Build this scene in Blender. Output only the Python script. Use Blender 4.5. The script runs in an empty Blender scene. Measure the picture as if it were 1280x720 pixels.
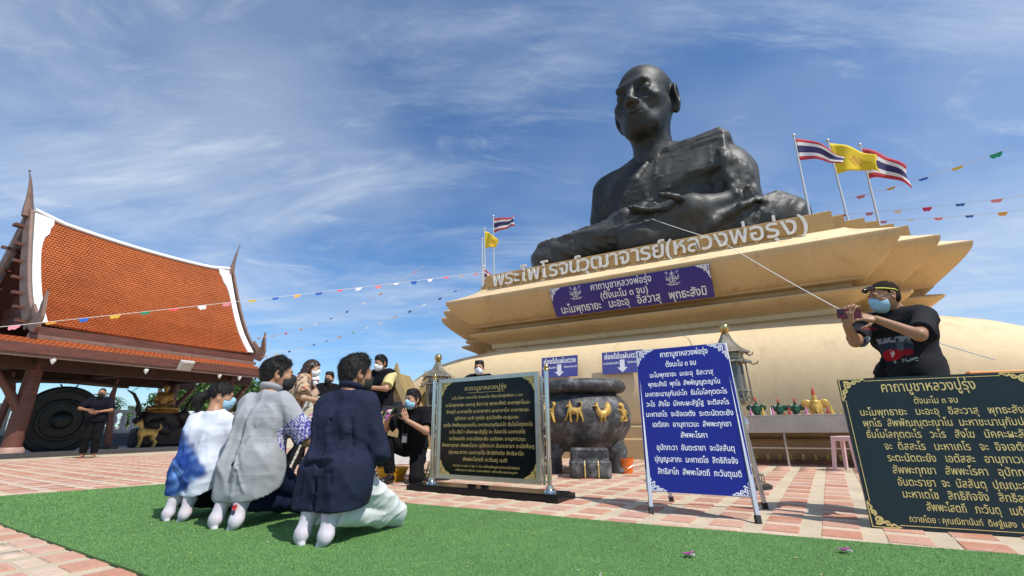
import bpy, bmesh, math, random
import numpy as np
from mathutils import Vector, Matrix
random.seed(7); RNG = np.random.default_rng(11)
SC = bpy.context.scene
COL = SC.collection
rad = math.radians

# ------------------------------------------------------------------ camera
cam_d = bpy.data.cameras.new('camera'); cam = bpy.data.objects.new('camera', cam_d); COL.objects.link(cam)
cam_d.sensor_width = 36.0; cam_d.lens = 580 / 1280 * 36.0; cam_d.clip_start = 0.05; cam_d.clip_end = 3000
cam.rotation_mode = 'QUATERNION'
cam.rotation_quaternion = (Matrix.Rotation(math.pi / 2 + 0.289, 3, 'X') @ Matrix.Rotation(-0.012, 3, 'Z')).to_quaternion()
cam.location = (0, 0, 0.65)
SC.camera = cam

# ------------------------------------------------------------------ world, sun, exposure
SUN_AZ, SUN_EL = rad(-42), rad(57)          # direction towards the sun, from +X
w = bpy.data.worlds.new('World'); SC.world = w; w.use_nodes = True
nt = w.node_tree; N = nt.nodes; L = nt.links
bg = N['Background']; bg.inputs['Strength'].default_value = 0.106
sky = N.new('ShaderNodeTexSky'); sky.sky_type = 'NISHITA'; sky.sun_disc = False
sky.sun_elevation = SUN_EL; sky.sun_rotation = math.pi / 2 - SUN_AZ
sky.air_density = 1.0; sky.dust_density = 0.35; sky.ozone_density = 2.5
tc = N.new('ShaderNodeTexCoord')
sep = N.new('ShaderNodeSeparateXYZ'); L.new(tc.outputs['Generated'], sep.inputs[0])
def wmath(op, a, b=None, clamp=False):
    n = N.new('ShaderNodeMath'); n.operation = op; n.use_clamp = clamp
    for i, v in enumerate((a, b)):
        if v is None: continue
        if isinstance(v, (int, float)): n.inputs[i].default_value = v
        else: L.new(v, n.inputs[i])
    return n.outputs[0]
zz = wmath('ADD', wmath('MAXIMUM', sep.outputs[2], 0.0), 0.16)
cx = wmath('DIVIDE', sep.outputs[0], zz); cy = wmath('DIVIDE', sep.outputs[1], zz)
comb = N.new('ShaderNodeCombineXYZ'); L.new(cx, comb.inputs[0]); L.new(cy, comb.inputs[1])
def cloud(scale, rot, stretch, lo, hi, detail, rough, loc, dist=0.0):
    mp = N.new('ShaderNodeMapping'); mp.inputs['Rotation'].default_value = (0, 0, rad(rot)); mp.inputs['Scale'].default_value = stretch; mp.inputs['Location'].default_value = loc
    L.new(comb.outputs[0], mp.inputs[0])
    no = N.new('ShaderNodeTexNoise'); no.inputs['Scale'].default_value = scale; no.inputs['Detail'].default_value = detail; no.inputs['Roughness'].default_value = rough; no.inputs['Distortion'].default_value = dist
    L.new(mp.outputs[0], no.inputs['Vector'])
    mr = N.new('ShaderNodeMapRange'); mr.inputs[1].default_value = lo; mr.inputs[2].default_value = hi; mr.interpolation_type = 'SMOOTHSTEP'
    L.new(no.outputs[0], mr.inputs[0]); return mr.outputs[0]
veil = cloud(0.55, 20, (1, 1.2, 1), 0.34, 0.68, 4, 0.55, (3.1, .4, 0))
streak = cloud(0.9, -38, (0.55, 1.5, 1), 0.42, 0.80, 10, 0.66, (0.3, 7.2, 0), 0.9)
wisp = cloud(3.6, -60, (0.6, 1.5, 1), 0.50, 0.85, 9, 0.68, (5.3, 1.2, 0), 0.9)
amt = wmath('MULTIPLY', wmath('ADD', wmath('MULTIPLY', veil, 0.40), wmath('ADD', wmath('MULTIPLY', streak, 0.62), wmath('MULTIPLY', wisp, 0.38))), wmath('ADD', wmath('MULTIPLY', sep.outputs[2], 30.0), 0.5, True), True)
tint = N.new('ShaderNodeMix'); tint.data_type = 'RGBA'; tint.blend_type = 'MULTIPLY'; tint.inputs[0].default_value = 1.0
L.new(sky.outputs[0], tint.inputs[6]); tint.inputs[7].default_value = (0.70, 1.02, 1.30, 1)
mx = N.new('ShaderNodeMix'); mx.data_type = 'RGBA'
L.new(amt, mx.inputs[0]); L.new(tint.outputs[2], mx.inputs[6]); mx.inputs[7].default_value = (6.2, 7.0, 8.0, 1)
L.new(mx.outputs[2], bg.inputs['Color'])
sun_d = bpy.data.lights.new('sun', 'SUN'); sun_d.energy = 4.4; sun_d.angle = rad(0.53); sun_d.color = (1.0, 0.955, 0.88)
sun = bpy.data.objects.new('sun', sun_d); COL.objects.link(sun)
sdir = Vector((math.cos(SUN_AZ) * math.cos(SUN_EL), math.sin(SUN_AZ) * math.cos(SUN_EL), math.sin(SUN_EL)))
sun.rotation_euler = sdir.to_track_quat('Z', 'Y').to_euler(); sun.location = (20, -20, 30)
SC.view_settings.view_transform = 'Standard'; SC.view_settings.look = 'None'; SC.view_settings.exposure = 0.14; SC.view_settings.gamma = 1.0
SC.view_settings.use_curve_mapping = False

# ------------------------------------------------------------------ ground frames
def frame(deg):
    t = rad(deg); return np.array([math.cos(t), math.sin(t)]), np.array([-math.sin(t), math.cos(t)])
TA = -33.12; GA, GB = frame(TA)          # tiles and turf
PA_DEG = -29.0; PA, PB = frame(PA_DEG)   # monument
def G(a, b, z=0.0): return (a * GA[0] + b * GB[0], a * GA[1] + b * GB[1], z)
def Pm(a, b, z=0.0): return (a * PA[0] + b * PB[0], a * PA[1] + b * PB[1], z)

# ------------------------------------------------------------------ materials
MATS = {}
def mat(name, col, rough=0.6, metal=0.0, noise=None, bump=None, attr=False, spec=0.5, trans=None, coat=0.0, coord='Object', stain=None, sheen=0.0):
    if name in MATS: return MATS[name]
    m = bpy.data.materials.new(name); m.use_nodes = True; t = m.node_tree; b = t.nodes['Principled BSDF']
    b.inputs['Base Color'].default_value = (*col, 1); b.inputs['Roughness'].default_value = rough; b.inputs['Metallic'].default_value = metal
    b.inputs['Specular IOR Level'].default_value = spec; b.inputs['Coat Weight'].default_value = coat; b.inputs['Sheen Weight'].default_value = sheen
    tcn = t.nodes.new('ShaderNodeTexCoord'); src = None
    if coord == 'World':
        g = t.nodes.new('ShaderNodeNewGeometry'); vec = g.outputs['Position']
    else: vec = tcn.outputs[coord]
    if attr:
        a = t.nodes.new('ShaderNodeVertexColor'); a.layer_name = 'Col'; src = a.outputs['Color']
    def nz(scale, detail=4, vs=None, rg=0.6):
        n = t.nodes.new('ShaderNodeTexNoise'); n.inputs['Scale'].default_value = scale; n.inputs['Detail'].default_value = detail; n.inputs['Roughness'].default_value = rg
        if vs:
            mp = t.nodes.new('ShaderNodeMapping'); mp.inputs['Scale'].default_value = vs; t.links.new(vec, mp.inputs[0]); t.links.new(mp.outputs[0], n.inputs['Vector'])
        else: t.links.new(vec, n.inputs['Vector'])
        return n.outputs[0]
    def mixmul(src, fac, lo, hi):
        mr = t.nodes.new('ShaderNodeMapRange'); mr.inputs[1].default_value = 0.3; mr.inputs[2].default_value = 0.7; mr.inputs[3].default_value = lo; mr.inputs[4].default_value = hi
        t.links.new(fac, mr.inputs[0])
        mm = t.nodes.new('ShaderNodeVectorMath'); mm.operation = 'SCALE'
        if src is None: mm.inputs[0].default_value = col
        else: t.links.new(src, mm.inputs[0])
        t.links.new(mr.outputs[0], mm.inputs['Scale']); return mm.outputs[0]
    if noise:
        for nn in (noise if isinstance(noise, list) else [noise]):
            src = mixmul(src, nz(nn[0], 5, nn[2] if len(nn) > 2 else None), 1 - nn[1], 1 + nn[1])
    if stain:   # (scale, colour, lo, hi, mapping)
        f = nz(stain[0], 7, stain[4] if len(stain) > 4 else None, 0.65)
        mr = t.nodes.new('ShaderNodeMapRange'); mr.inputs[1].default_value = stain[2]; mr.inputs[2].default_value = stain[3]; t.links.new(f, mr.inputs[0])
        mm = t.nodes.new('ShaderNodeMix'); mm.data_type = 'RGBA'; t.links.new(mr.outputs[0], mm.inputs[0])
        if src is None: mm.inputs[6].default_value = (*col, 1)
        else: t.links.new(src, mm.inputs[6])
        mm.inputs[7].default_value = (*stain[1], 1); src = mm.outputs[2]
    if src is not None: t.links.new(src, b.inputs['Base Color'])
    if bump:
        bl = bump if isinstance(bump, list) else [bump]; prev = None
        for bb in bl:
            f = nz(bb[0], 5, bb[2] if len(bb) > 2 else None)
            bn = t.nodes.new('ShaderNodeBump'); bn.inputs['Strength'].default_value = 1.0; bn.inputs['Distance'].default_value = bb[1]
            t.links.new(f, bn.inputs['Height'])
            if prev: t.links.new(prev, bn.inputs['Normal'])
            prev = bn.outputs[0]
        t.links.new(prev, b.inputs['Normal'])
    if trans: b.inputs['Transmission Weight'].default_value = trans
    MATS[name] = m; return m

# ------------------------------------------------------------------ objects
def tag(o, label=None, cat=None, group=None, kind=None):
    if label: o['label'] = label
    if cat: o['category'] = cat
    if group: o['group'] = group
    if kind: o['kind'] = kind
    return o
def empty(name, loc=(0, 0, 0), rz=0.0, label=None, cat=None, group=None):
    o = bpy.data.objects.new(name, None); COL.objects.link(o); o.location = loc; o.rotation_euler = (0, 0, rz); o.empty_display_size = 0.1
    return tag(o, label, cat, group)
def link(name, me, parent=None, loc=None, rot=None):
    o = bpy.data.objects.new(name, me); COL.objects.link(o)
    if parent is not None: o.parent = parent
    if loc is not None: o.location = loc
    if rot is not None: o.rotation_euler = rot
    return o
def smooth(me, ang=35):
    me.shade_smooth(); me.set_sharp_from_angle(angle=rad(ang))
class MB:
    """collects shapes, builds ONE mesh"""
    def __init__(s): s.v = []; s.f = []; s.mi = []; s.M = Matrix.Identity(4)
    def _add(s, vs, fs, mi=0):
        k = len(s.v); s.v += [tuple(s.M @ Vector(p)) for p in vs]; s.f += [tuple(i + k for i in f) for f in fs]; s.mi += [mi] * len(fs)
    def box(s, c, d, rz=0.0, R=None, mi=0, taper=1.0, bev=0.0):
        x, y, z = d[0] / 2, d[1] / 2, d[2] / 2; R = R or Matrix.Rotation(rz, 3, 'Z'); c = Vector(c)
        if bev > 0:
            b = min(bev, x * .45, y * .45, z * .45); lv = []
            for (zz, ins) in ((-z, b), (-z + b, 0), (z - b, 0), (z, b)):
                t = taper if zz > 0 else 1
                X, Y = (x * t - ins), (y * t - ins); q = b if ins == 0 else b * .6
                lv += [(-X, -Y + q, zz), (-X + q, -Y, zz), (X - q, -Y, zz), (X, -Y + q, zz), (X, Y - q, zz), (X - q, Y, zz), (-X + q, Y, zz), (-X, Y - q, zz)]
            vs = [c + R @ Vector(p) for p in lv]; fs = [tuple(range(7, -1, -1)), tuple(range(24, 32))]
            for l in range(3):
                for i in range(8): fs.append((l * 8 + i, l * 8 + (i + 1) % 8, l * 8 + 8 + (i + 1) % 8, l * 8 + 8 + i))
            s._add(vs, fs, mi); return s
        t = taper
        vs = [(-x, -y, -z), (x, -y, -z), (x, y, -z), (-x, y, -z), (-x * t, -y * t, z), (x * t, -y * t, z), (x * t, y * t, z), (-x * t, y * t, z)]
        s._add([c + R @ Vector(p) for p in vs], [(0, 3, 2, 1), (4, 5, 6, 7), (0, 1, 5, 4), (1, 2, 6, 5), (2, 3, 7, 6), (3, 0, 4, 7)], mi); return s
    def tube(s, pts, r, n=8, mi=0, cap=True, flat=1.0):
        pts = [Vector(p) for p in pts]; rs = r if isinstance(r, (list, tuple)) else [r] * len(pts); vs = []; fs = []
        up = None
        for i, p in enumerate(pts):
            d = (pts[min(i + 1, len(pts) - 1)] - pts[max(i - 1, 0)]).normalized()
            if up is None: up = d.orthogonal().normalized()
            up = (up - d * up.dot(d)); up = up.normalized() if up.length > 1e-6 else d.orthogonal().normalized()
            sd = d.cross(up)
            for k in range(n):
                a = 2 * math.pi * k / n; vs.append(p + (up * math.cos(a) + sd * math.sin(a) * flat) * rs[i])
        for i in range(len(pts) - 1):
            for k in range(n): fs.append((i * n + k, i * n + (k + 1) % n, i * n + n + (k + 1) % n, i * n + n + k))
        if cap: fs.append(tuple(range(n - 1, -1, -1))); fs.append(tuple(range((len(pts) - 1) * n, len(pts) * n)))
        s._add(vs, fs, mi); return s
    def lathe(s, prof, c=(0, 0, 0), n=24, mi=0, sx=1.0, sy=1.0, R=None, ph=0.0):
        c = Vector(c); vs = []; fs = []
        for (r, z) in prof:
            for k in range(n):
                a = 2 * math.pi * k / n + ph; p = Vector((r * math.cos(a) * sx, r * math.sin(a) * sy, z)); vs.append(c + (R @ p if R else p))
        for i in range(len(prof) - 1):
            for k in range(n): fs.append((i * n + k, i * n + (k + 1) % n, i * n + n + (k + 1) % n, i * n + n + k))
        fs.append(tuple(range(n - 1, -1, -1))); fs.append(tuple(range((len(prof) - 1) * n, len(prof) * n)))
        s._add(vs, fs, mi); return s
    def sphere(s, c, r, n=16, m=9, mi=0, sc=(1, 1, 1), R=None):
        prof = [(r * math.sin(math.pi * i / m), -r * math.cos(math.pi * i / m)) for i in range(m + 1)]; prof[0] = (r * .02, -r); prof[-1] = (r * .02, r)
        vs = []; fs = []; c = Vector(c)
        for (q, z) in prof:
            for k in range(n):
                a = 2 * math.pi * k / n; p = Vector((q * math.cos(a) * sc[0], q * math.sin(a) * sc[1], z * sc[2])); vs.append(c + (R @ p if R else p))
        for i in range(len(prof) - 1):
            for k in range(n): fs.append((i * n + k, i * n + (k + 1) % n, i * n + n + (k + 1) % n, i * n + n + k))
        s._add(vs, fs, mi); return s
    def prism(s, poly, t, T, mi=0):
        """poly in 2D (ccw), thickness t; T maps (x,y,z)->world"""
        n = len(poly); vs = [T((x, y, -t / 2)) for x, y in poly] + [T((x, y, t / 2)) for x, y in poly]
        fs = [tuple(range(n - 1, -1, -1)), tuple(range(n, 2 * n))] + [(i, (i + 1) % n, n + (i + 1) % n, n + i) for i in range(n)]
        s._add(vs, fs, mi); return s
    def ribbon(s, pts, wd, t, T, mi=0):
        """flat stroke along 2D pts with width wd(list or float), thickness t"""
        n = len(pts); ws = wd if isinstance(wd, (list, tuple)) else [wd] * n; vs = []; fs = []
        for i, (x, y) in enumerate(pts):
            a = pts[max(i - 1, 0)]; b = pts[min(i + 1, n - 1)]; dx, dy = b[0] - a[0], b[1] - a[1]; l = math.hypot(dx, dy) or 1; nx, ny = -dy / l, dx / l; h = ws[i] / 2
            vs += [T((x + nx * h, y + ny * h, 0)), T((x - nx * h, y - ny * h, 0)), T((x - nx * h, y - ny * h, t)), T((x + nx * h, y + ny * h, t))]
        for i in range(n - 1):
            a, b = i * 4, i * 4 + 4
            fs += [(a + 3, a + 2, b + 2, b + 3), (a, a + 3, b + 3, b), (a + 2, a + 1, b + 1, b + 2)]
        s._add(vs, fs, mi); return s
    def build(s, name, m, parent=None, sm=None, loc=None, rot=None):
        me = bpy.data.meshes.new(name); me.from_pydata(s.v, [], s.f)
        for q in (m if isinstance(m, (list, tuple)) else [m]): me.materials.append(q)
        if any(s.mi): me.polygons.foreach_set('material_index', s.mi)
        me.update()
        if sm: smooth(me, sm)
        return link(name, me, parent, loc, rot)
def np_mesh(name, V, F, m, parent=None, sm=None, cols=None, loc=None):
    me = bpy.data.meshes.new(name); V = np.asarray(V, np.float32); F = np.asarray(F, np.int32); k = F.shape[1]
    me.vertices.add(len(V)); me.vertices.foreach_set('co', V.ravel()); me.loops.add(F.size); me.loops.foreach_set('vertex_index', F.ravel())
    me.polygons.add(len(F)); me.polygons.foreach_set('loop_start', np.arange(0, F.size, k, dtype=np.int32)); me.polygons.foreach_set('loop_total', np.full(len(F), k, np.int32))
    me.update(calc_edges=True)
    if cols is not None:
        a = me.color_attributes.new('Col', 'FLOAT_COLOR', 'POINT'); c = np.ones((len(V), 4), np.float32); c[:, :3] = cols; a.data.foreach_set('color', c.ravel())
    me.materials.append(m)
    if sm: smooth(me, sm)
    return link(name, me, parent, loc)

# ------------------------------------------------------------------ signed-distance modeller (smooth unions, meshed with surface nets)
def basis(fwd, up=(0, 0, 1)):
    f = np.array(fwd, float); f /= np.linalg.norm(f); u = np.array(up, float); r = np.cross(f, u); r /= np.linalg.norm(r); u = np.cross(r, f)
    return np.stack([r, f, u], 1)      # columns right, forward, up
class Sdf:
    def __init__(s, lo, hi, vox):
        s.lo = np.array(lo, float); s.vox = vox; s.n = np.maximum(np.ceil((np.array(hi) - s.lo) / vox).astype(int) + 1, 4)
        s.F = np.full(s.n, 5.0, np.float32); s.c = np.zeros(3); s.M = np.eye(3); s.s = 1.0
    def at(s, c=(0, 0, 0), M=None, sc=1.0): s.c = np.array(c, float); s.M = np.eye(3) if M is None else M; s.s = sc; return s
    def T(s, p): return s.c + s.s * (s.M @ np.array(p, float))
    def _sub(s, lo, hi, m):
        a = np.clip(np.floor((np.array(lo) - m - s.lo) / s.vox).astype(int), 0, s.n); b = np.clip(np.ceil((np.array(hi) + m - s.lo) / s.vox).astype(int) + 1, 0, s.n)
        if np.any(b - a < 1): return None, None
        ax = [(s.lo[i] + s.vox * np.arange(a[i], b[i])).astype(np.float32) for i in range(3)]
        return tuple(slice(a[i], b[i]) for i in range(3)), np.ix_(*ax)
    def _put(s, sl, d, k, mode):
        F = s.F[sl]
        if mode == 'u':
            if k > 0:
                h = np.maximum(k - np.abs(F - d), 0) / k; s.F[sl] = np.minimum(F, d) - h * h * k * 0.25
            else: s.F[sl] = np.minimum(F, d)
        elif mode == 's':
            d = -d
            if k > 0:
                h = np.maximum(k - np.abs(F - d), 0) / k; s.F[sl] = np.maximum(F, d) + h * h * k * 0.25
            else: s.F[sl] = np.maximum(F, d)
    def cap(s, a, b, ra, rb=None, k=0.03, mode='u', flat=0, sq=None):
        """flat: 1 cut at b, 2 cut at a, 3 both"""
        rb = ra if rb is None else rb; a = s.T(a); b = s.T(b); ra *= s.s; rb *= s.s; k *= s.s; r = max(ra, rb)
        sl, g = s._sub(np.minimum(a, b) - r, np.maximum(a, b) + r, k + 2 * s.vox)
        if sl is None: return s
        ab = b - a; L2 = max(float(ab @ ab), 1e-12)
        px, py, pz = g[0] - a[0], g[1] - a[1], g[2] - a[2]
        tt = (px * ab[0] + py * ab[1] + pz * ab[2]) / L2; t = np.clip(tt, 0, 1)
        d = np.sqrt((px - ab[0] * t) ** 2 + (py - ab[1] * t) ** 2 + (pz - ab[2] * t) ** 2) - (ra + (rb - ra) * t)
        if flat & 1: d = np.maximum(d, (tt - 1) * math.sqrt(L2))
        if flat & 2: d = np.maximum(d, -tt * math.sqrt(L2))
        s._put(sl, d, k, mode); return s
    def ell(s, c, r, R=None, k=0.03, mode='u', cut=None):
        c = s.T(c); r = np.array(r, float) * s.s; k *= s.s; M = s.M if R is None else s.M @ R; m = r.max()
        ext = np.sqrt(((M * r) ** 2).sum(1))
        sl, g = s._sub(c - ext, c + ext, k + 2 * s.vox)
        if sl is None: return s
        p = [g[0] - c[0], g[1] - c[1], g[2] - c[2]]
        q = [(p[0] * M[0, i] + p[1] * M[1, i] + p[2] * M[2, i]) for i in range(3)]
        k0 = np.sqrt(sum((q[i] / r[i]) ** 2 for i in range(3))) + 1e-9; k1 = np.sqrt(sum((q[i] / r[i] ** 2) ** 2 for i in range(3))) + 1e-9
        d = k0 * (k0 - 1) / k1
        if cut is not None:
            for (pt, nn) in cut:
                P = s.T(pt); nv = s.M @ np.array(nn, float); nv = nv / np.linalg.norm(nv)
                d = np.maximum(d, (g[0] - P[0]) * nv[0] + (g[1] - P[1]) * nv[1] + (g[2] - P[2]) * nv[2])
        s._put(sl, d, k, mode); return s
    def box(s, c, h, R=None, rnd=0.01, k=0.02, mode='u'):
        c = s.T(c); h = np.array(h, float) * s.s; rnd *= s.s; k *= s.s; M = s.M if R is None else s.M @ R; ext = (np.abs(M) * h).sum(1)
        sl, g = s._sub(c - ext, c + ext, k + 2 * s.vox)
        if sl is None: return s
        p = [g[0] - c[0], g[1] - c[1], g[2] - c[2]]
        q = [np.abs(p[0] * M[0, i] + p[1] * M[1, i] + p[2] * M[2, i]) - (h[i] - rnd) for i in range(3)]
        d = np.sqrt(sum(np.maximum(x, 0) ** 2 for x in q)) + np.minimum(np.maximum(np.maximum(q[0], q[1]), q[2]), 0) - rnd
        s._put(sl, d, k, mode); return s
    def cut(s, p, n):
        """remove everything on the side n points to (whole field)"""
        p = s.T(p); n = s.M @ np.array(n, float); n = n / np.linalg.norm(n); ax = [s.lo[i] + s.vox * np.arange(s.n[i]) for i in range(3)]; g = np.ix_(*ax)
        s.F = np.maximum(s.F, ((g[0] - p[0]) * n[0] + (g[1] - p[1]) * n[1] + (g[2] - p[2]) * n[2]).astype(np.float32)); return s
    def wrinkle(s, amp, wl, seed=0, dirv=None, n=6, wobble=1.0):
        """soft folds: narrow creases along wandering planes, only kept near the surface"""
        rg = np.random.default_rng(seed); m = np.abs(s.F) < 4 * s.vox + 2 * amp
        I_ = np.argwhere(m); P = (s.lo + s.vox * I_).astype(np.float32); D = np.zeros(len(P), np.float32)
        for q in range(n):
            v = rg.normal(size=3); v /= np.linalg.norm(v)
            if dirv is not None: v = v * 0.6 * wobble + np.array(dirv); v /= np.linalg.norm(v)
            ww = 2 * math.pi / (wl * (0.8 + 0.9 * rg.random())); ph = rg.random() * 6.28; u = rg.normal(size=3); u /= np.linalg.norm(u); u2 = np.cross(u, v)
            wob = (np.sin(P @ u * ww * 0.5 + ph * 2) * 1.1 + np.sin(P @ u2 * ww * .33 + ph) * 1.3) * wobble; msk = np.clip(np.sin(P @ u2 * ww * .31 + ph * 3 + wob) + .25, 0, 1)
            D += ((1 - np.abs(np.sin((P @ v) * ww * .5 + ph + wob))) ** 2.2 - .25) * msk
        s.F[m] = s.F[m] - (D * amp).astype(np.float32); return s
    def front(s, x, z, back=.0):
        i, k = int(round((x - s.lo[0]) / s.vox)), int(round((z - s.lo[2]) / s.vox)); c = s.F[min(max(i, 0), s.n[0] - 1), :, min(max(k, 0), s.n[2] - 1)] < 0
        return s.lo[1] + s.vox * int(np.argmax(c)) + back if c.any() else None
    def mesh(s):
        F = s.F.copy(); F[0] = F[-1] = 1; F[:, 0] = F[:, -1] = 1; F[:, :, 0] = F[:, :, -1] = 1
        I = F < 0; c8 = np.zeros(np.array(F.shape) - 1, np.int8); nx, ny, nz = F.shape; off = [(i, j, k) for i in (0, 1) for j in (0, 1) for k in (0, 1)]
        for (i, j, k) in off: c8 += I[i:nx - 1 + i, j:ny - 1 + j, k:nz - 1 + k]
        act = (c8 > 0) & (c8 < 8); idx = np.argwhere(act); m = len(idx)
        vid = np.full(act.shape, -1, np.int32); vid[act] = np.arange(m)
        val = np.stack([F[idx[:, 0] + i, idx[:, 1] + j, idx[:, 2] + k] for (i, j, k) in off], 1)
        O = np.array(off, float); acc = np.zeros((m, 3)); cnt = np.zeros(m)
        for a in range(8):
            for b in range(a + 1, 8):
                if np.abs(O[a] - O[b]).sum() != 1: continue
                va, vb = val[:, a], val[:, b]; q = (va < 0) != (vb < 0); t = np.where(q, va / np.where(q, va - vb, 1), 0)
                acc += np.where(q[:, None], O[a] + (O[b] - O[a]) * t[:, None], 0); cnt += q
        V = s.lo + s.vox * (idx + acc / cnt[:, None]); Q = []
        for ax in range(3):
            o1, o2 = [(1, 2), (2, 0), (0, 1)][ax]
            sa = [slice(1, -1)] * 3; sa[ax] = slice(0, -1); sb = list(sa); sb[ax] = slice(1, None)
            A, B = I[tuple(sa)], I[tuple(sb)]
            e = np.argwhere(A != B); inn = A[tuple(e.T)]
            base = e.copy(); base[:, o1] += 1; base[:, o2] += 1
            def cell(d1, d2):
                c = base.copy(); c[:, o1] -= d1; c[:, o2] -= d2; return vid[c[:, 0], c[:, 1], c[:, 2]]
            q = np.stack([cell(1, 1), cell(0, 1), cell(0, 0), cell(1, 0)], 1)
            q[~inn] = q[~inn][:, ::-1]; Q.append(q)
        return V, np.concatenate(Q)
def join_meshes(parts):
    V = []; F = []; k = 0
    for v, f in parts: V.append(v); F.append(f + k); k += len(v)
    return np.concatenate(V), np.concatenate(F)

# ------------------------------------------------------------------ text
def text_verts(s, res=2, bold=0.0, depth=0.0):
    c = bpy.data.curves.new('lettering', 'FONT'); c.body = s; c.size = 1.0; c.resolution_u = res; c.offset = bold; c.extrude = depth
    o = bpy.data.objects.new('lettering', c); COL.objects.link(o)
    me = bpy.data.meshes.new_from_object(o); V = [tuple(v.co) for v in me.vertices]; F = [tuple(p.vertices) for p in me.polygons]
    bpy.data.objects.remove(o); bpy.data.curves.remove(c); bpy.data.meshes.remove(me); return V, F
def text_lines(lines, name, m, parent, T, res=2, bold=0.006, lift=0.002):
    """lines: (string, x0, x1, ybase, height) in board units; flat print laid on the board"""
    for (s, x0, x1, yb, h) in lines:
        V, F = text_verts(s, res, bold)
        if not V: continue
        a = np.array(V); lo, hi = a[:, 0].min(), a[:, 0].max(); sx = (x1 - x0) / (hi - lo)
        iv = sorted((min(a[i, 0] for i in f), max(a[i, 0] for i in f)) for f in F); cuts = []; e = iv[0][1]      # one object per word
        for (p, q) in iv:
            if p - e > .17: cuts.append((p + e) / 2)
            e = max(e, q)
        groups = {}
        for f in F: groups.setdefault(sum(a[f[0], 0] > c for c in cuts), []).append(f)
        for fs in groups.values():
            use = sorted({i for f in fs for i in f}); mp = {v: n for n, v in enumerate(use)}
            me = bpy.data.meshes.new(name); me.from_pydata([tuple(T((x0 + (V[i][0] - lo) * sx, yb + V[i][1] * h, lift))) for i in use], [], [tuple(mp[i] for i in f) for f in fs]); me.materials.append(m); link(name, me, parent)
# ================================================================== LARGE STRUCTURE
m_pebble = mat('washed_pebble', (0.53, 0.435, 0.31), 0.9, noise=[(3.0, .12), (140, .22), (0.5, .08)], bump=(160, .004), coord='World', stain=(1.1, (0.38, 0.31, 0.23), 0.50, 0.74))
m_slab = mat('pale_slab', (0.56, 0.42, 0.315), 0.85, noise=[(5, .12), (60, .10)], bump=(80, .002), coord='World', stain=(1.7, (0.46, 0.35, 0.26), 0.50, 0.74))
def brick_mat():
    m = bpy.data.materials.new('red_tile'); m.use_nodes = True; t = m.node_tree; b = t.nodes['Principled BSDF']; b.inputs['Roughness'].default_value = .72
    g = t.nodes.new('ShaderNodeNewGeometry'); mp = t.nodes.new('ShaderNodeMapping'); mp.inputs['Rotation'].default_value = (0, 0, rad(-TA)); t.links.new(g.outputs['Position'], mp.inputs[0])
    sn = t.nodes.new('ShaderNodeVectorMath'); sn.operation = 'SNAP'
    ad = t.nodes.new('ShaderNodeVectorMath'); ad.operation = 'ADD'; ad.inputs[1].default_value = (0.21, 0.135, 0); t.links.new(mp.outputs[0], ad.inputs[0])
    t.links.new(ad.outputs[0], sn.inputs[0]); sn.inputs[1].default_value = (.32, .33, 9)
    wn = t.nodes.new('ShaderNodeTexWhiteNoise'); wn.noise_dimensions = '2D'; t.links.new(sn.outputs[0], wn.inputs[0])
    cr = t.nodes.new('ShaderNodeValToRGB'); e = cr.color_ramp; e.elements[0].color = (0.42, .18, .115, 1); e.elements[1].color = (0.55, .34, .25, 1); q = e.elements.new(.35); q.color = (.48, .23, .15, 1); q = e.elements.new(.7); q.color = (.52, .30, .22, 1); q = e.elements.new(.85); q.color = (.42, .22, .16, 1)
    t.links.new(wn.outputs[0], cr.inputs[0])
    n = t.nodes.new('ShaderNodeTexNoise'); n.inputs['Scale'].default_value = 2.2; n.inputs['Detail'].default_value = 8; t.links.new(g.outputs['Position'], n.inputs['Vector'])
    mr = t.nodes.new('ShaderNodeMapRange'); mr.inputs[1].default_value = .5; mr.inputs[2].default_value = .78; mr.inputs[4].default_value = .75; t.links.new(n.outputs[0], mr.inputs[0])
    mm = t.nodes.new('ShaderNodeMix'); mm.data_type = 'RGBA'; t.links.new(mr.outputs[0], mm.inputs[0]); t.links.new(cr.outputs[0], mm.inputs[6]); mm.inputs[7].default_value = (.58, .40, .30, 1)
    n2 = t.nodes.new('ShaderNodeTexNoise'); n2.inputs['Scale'].default_value = 45; n2.inputs['Detail'].default_value = 5; t.links.new(g.outputs['Position'], n2.inputs['Vector'])
    m2 = t.nodes.new('ShaderNodeMapRange'); m2.inputs[1].default_value = .3; m2.inputs[2].default_value = .7; m2.inputs[3].default_value = .82; m2.inputs[4].default_value = 1.14; t.links.new(n2.outputs[0], m2.inputs[0])
    sc = t.nodes.new('ShaderNodeVectorMath'); sc.operation = 'SCALE'; t.links.new(mm.outputs[2], sc.inputs[0]); t.links.new(m2.outputs[0], sc.inputs['Scale']); t.links.new(sc.outputs[0], b.inputs['Base Color'])
    bn = t.nodes.new('ShaderNodeBump'); bn.inputs['Distance'].default_value = .002; t.links.new(n2.outputs[0], bn.inputs['Height']); t.links.new(bn.outputs[0], b.inputs['Normal'])
    return m
m_red = brick_mat()
m_soil = mat('distant_ground', (0.13, 0.16, 0.07), 0.95, noise=[(0.05, .25), (1, .15)], coord='World')
bm = MB(); bm._add([(-900, -300, -.12), (900, -300, -.12), (900, 1500, -.12), (-900, 1500, -.12)], [(0, 1, 2, 3)]); tag(bm.build('ground', m_soil), kind='structure')
bm = MB(); bm._add([G(-34, -10, 0), G(20, -10, 0), G(20, 34, 0), G(-34, 34, 0), G(-34, -10, -.12), G(20, -10, -.12), G(20, 34, -.12), G(-34, 34, -.12)],
                   [(0, 1, 2, 3), (4, 5, 1, 0), (5, 6, 2, 1), (6, 7, 3, 2), (7, 4, 0, 3)])
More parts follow.
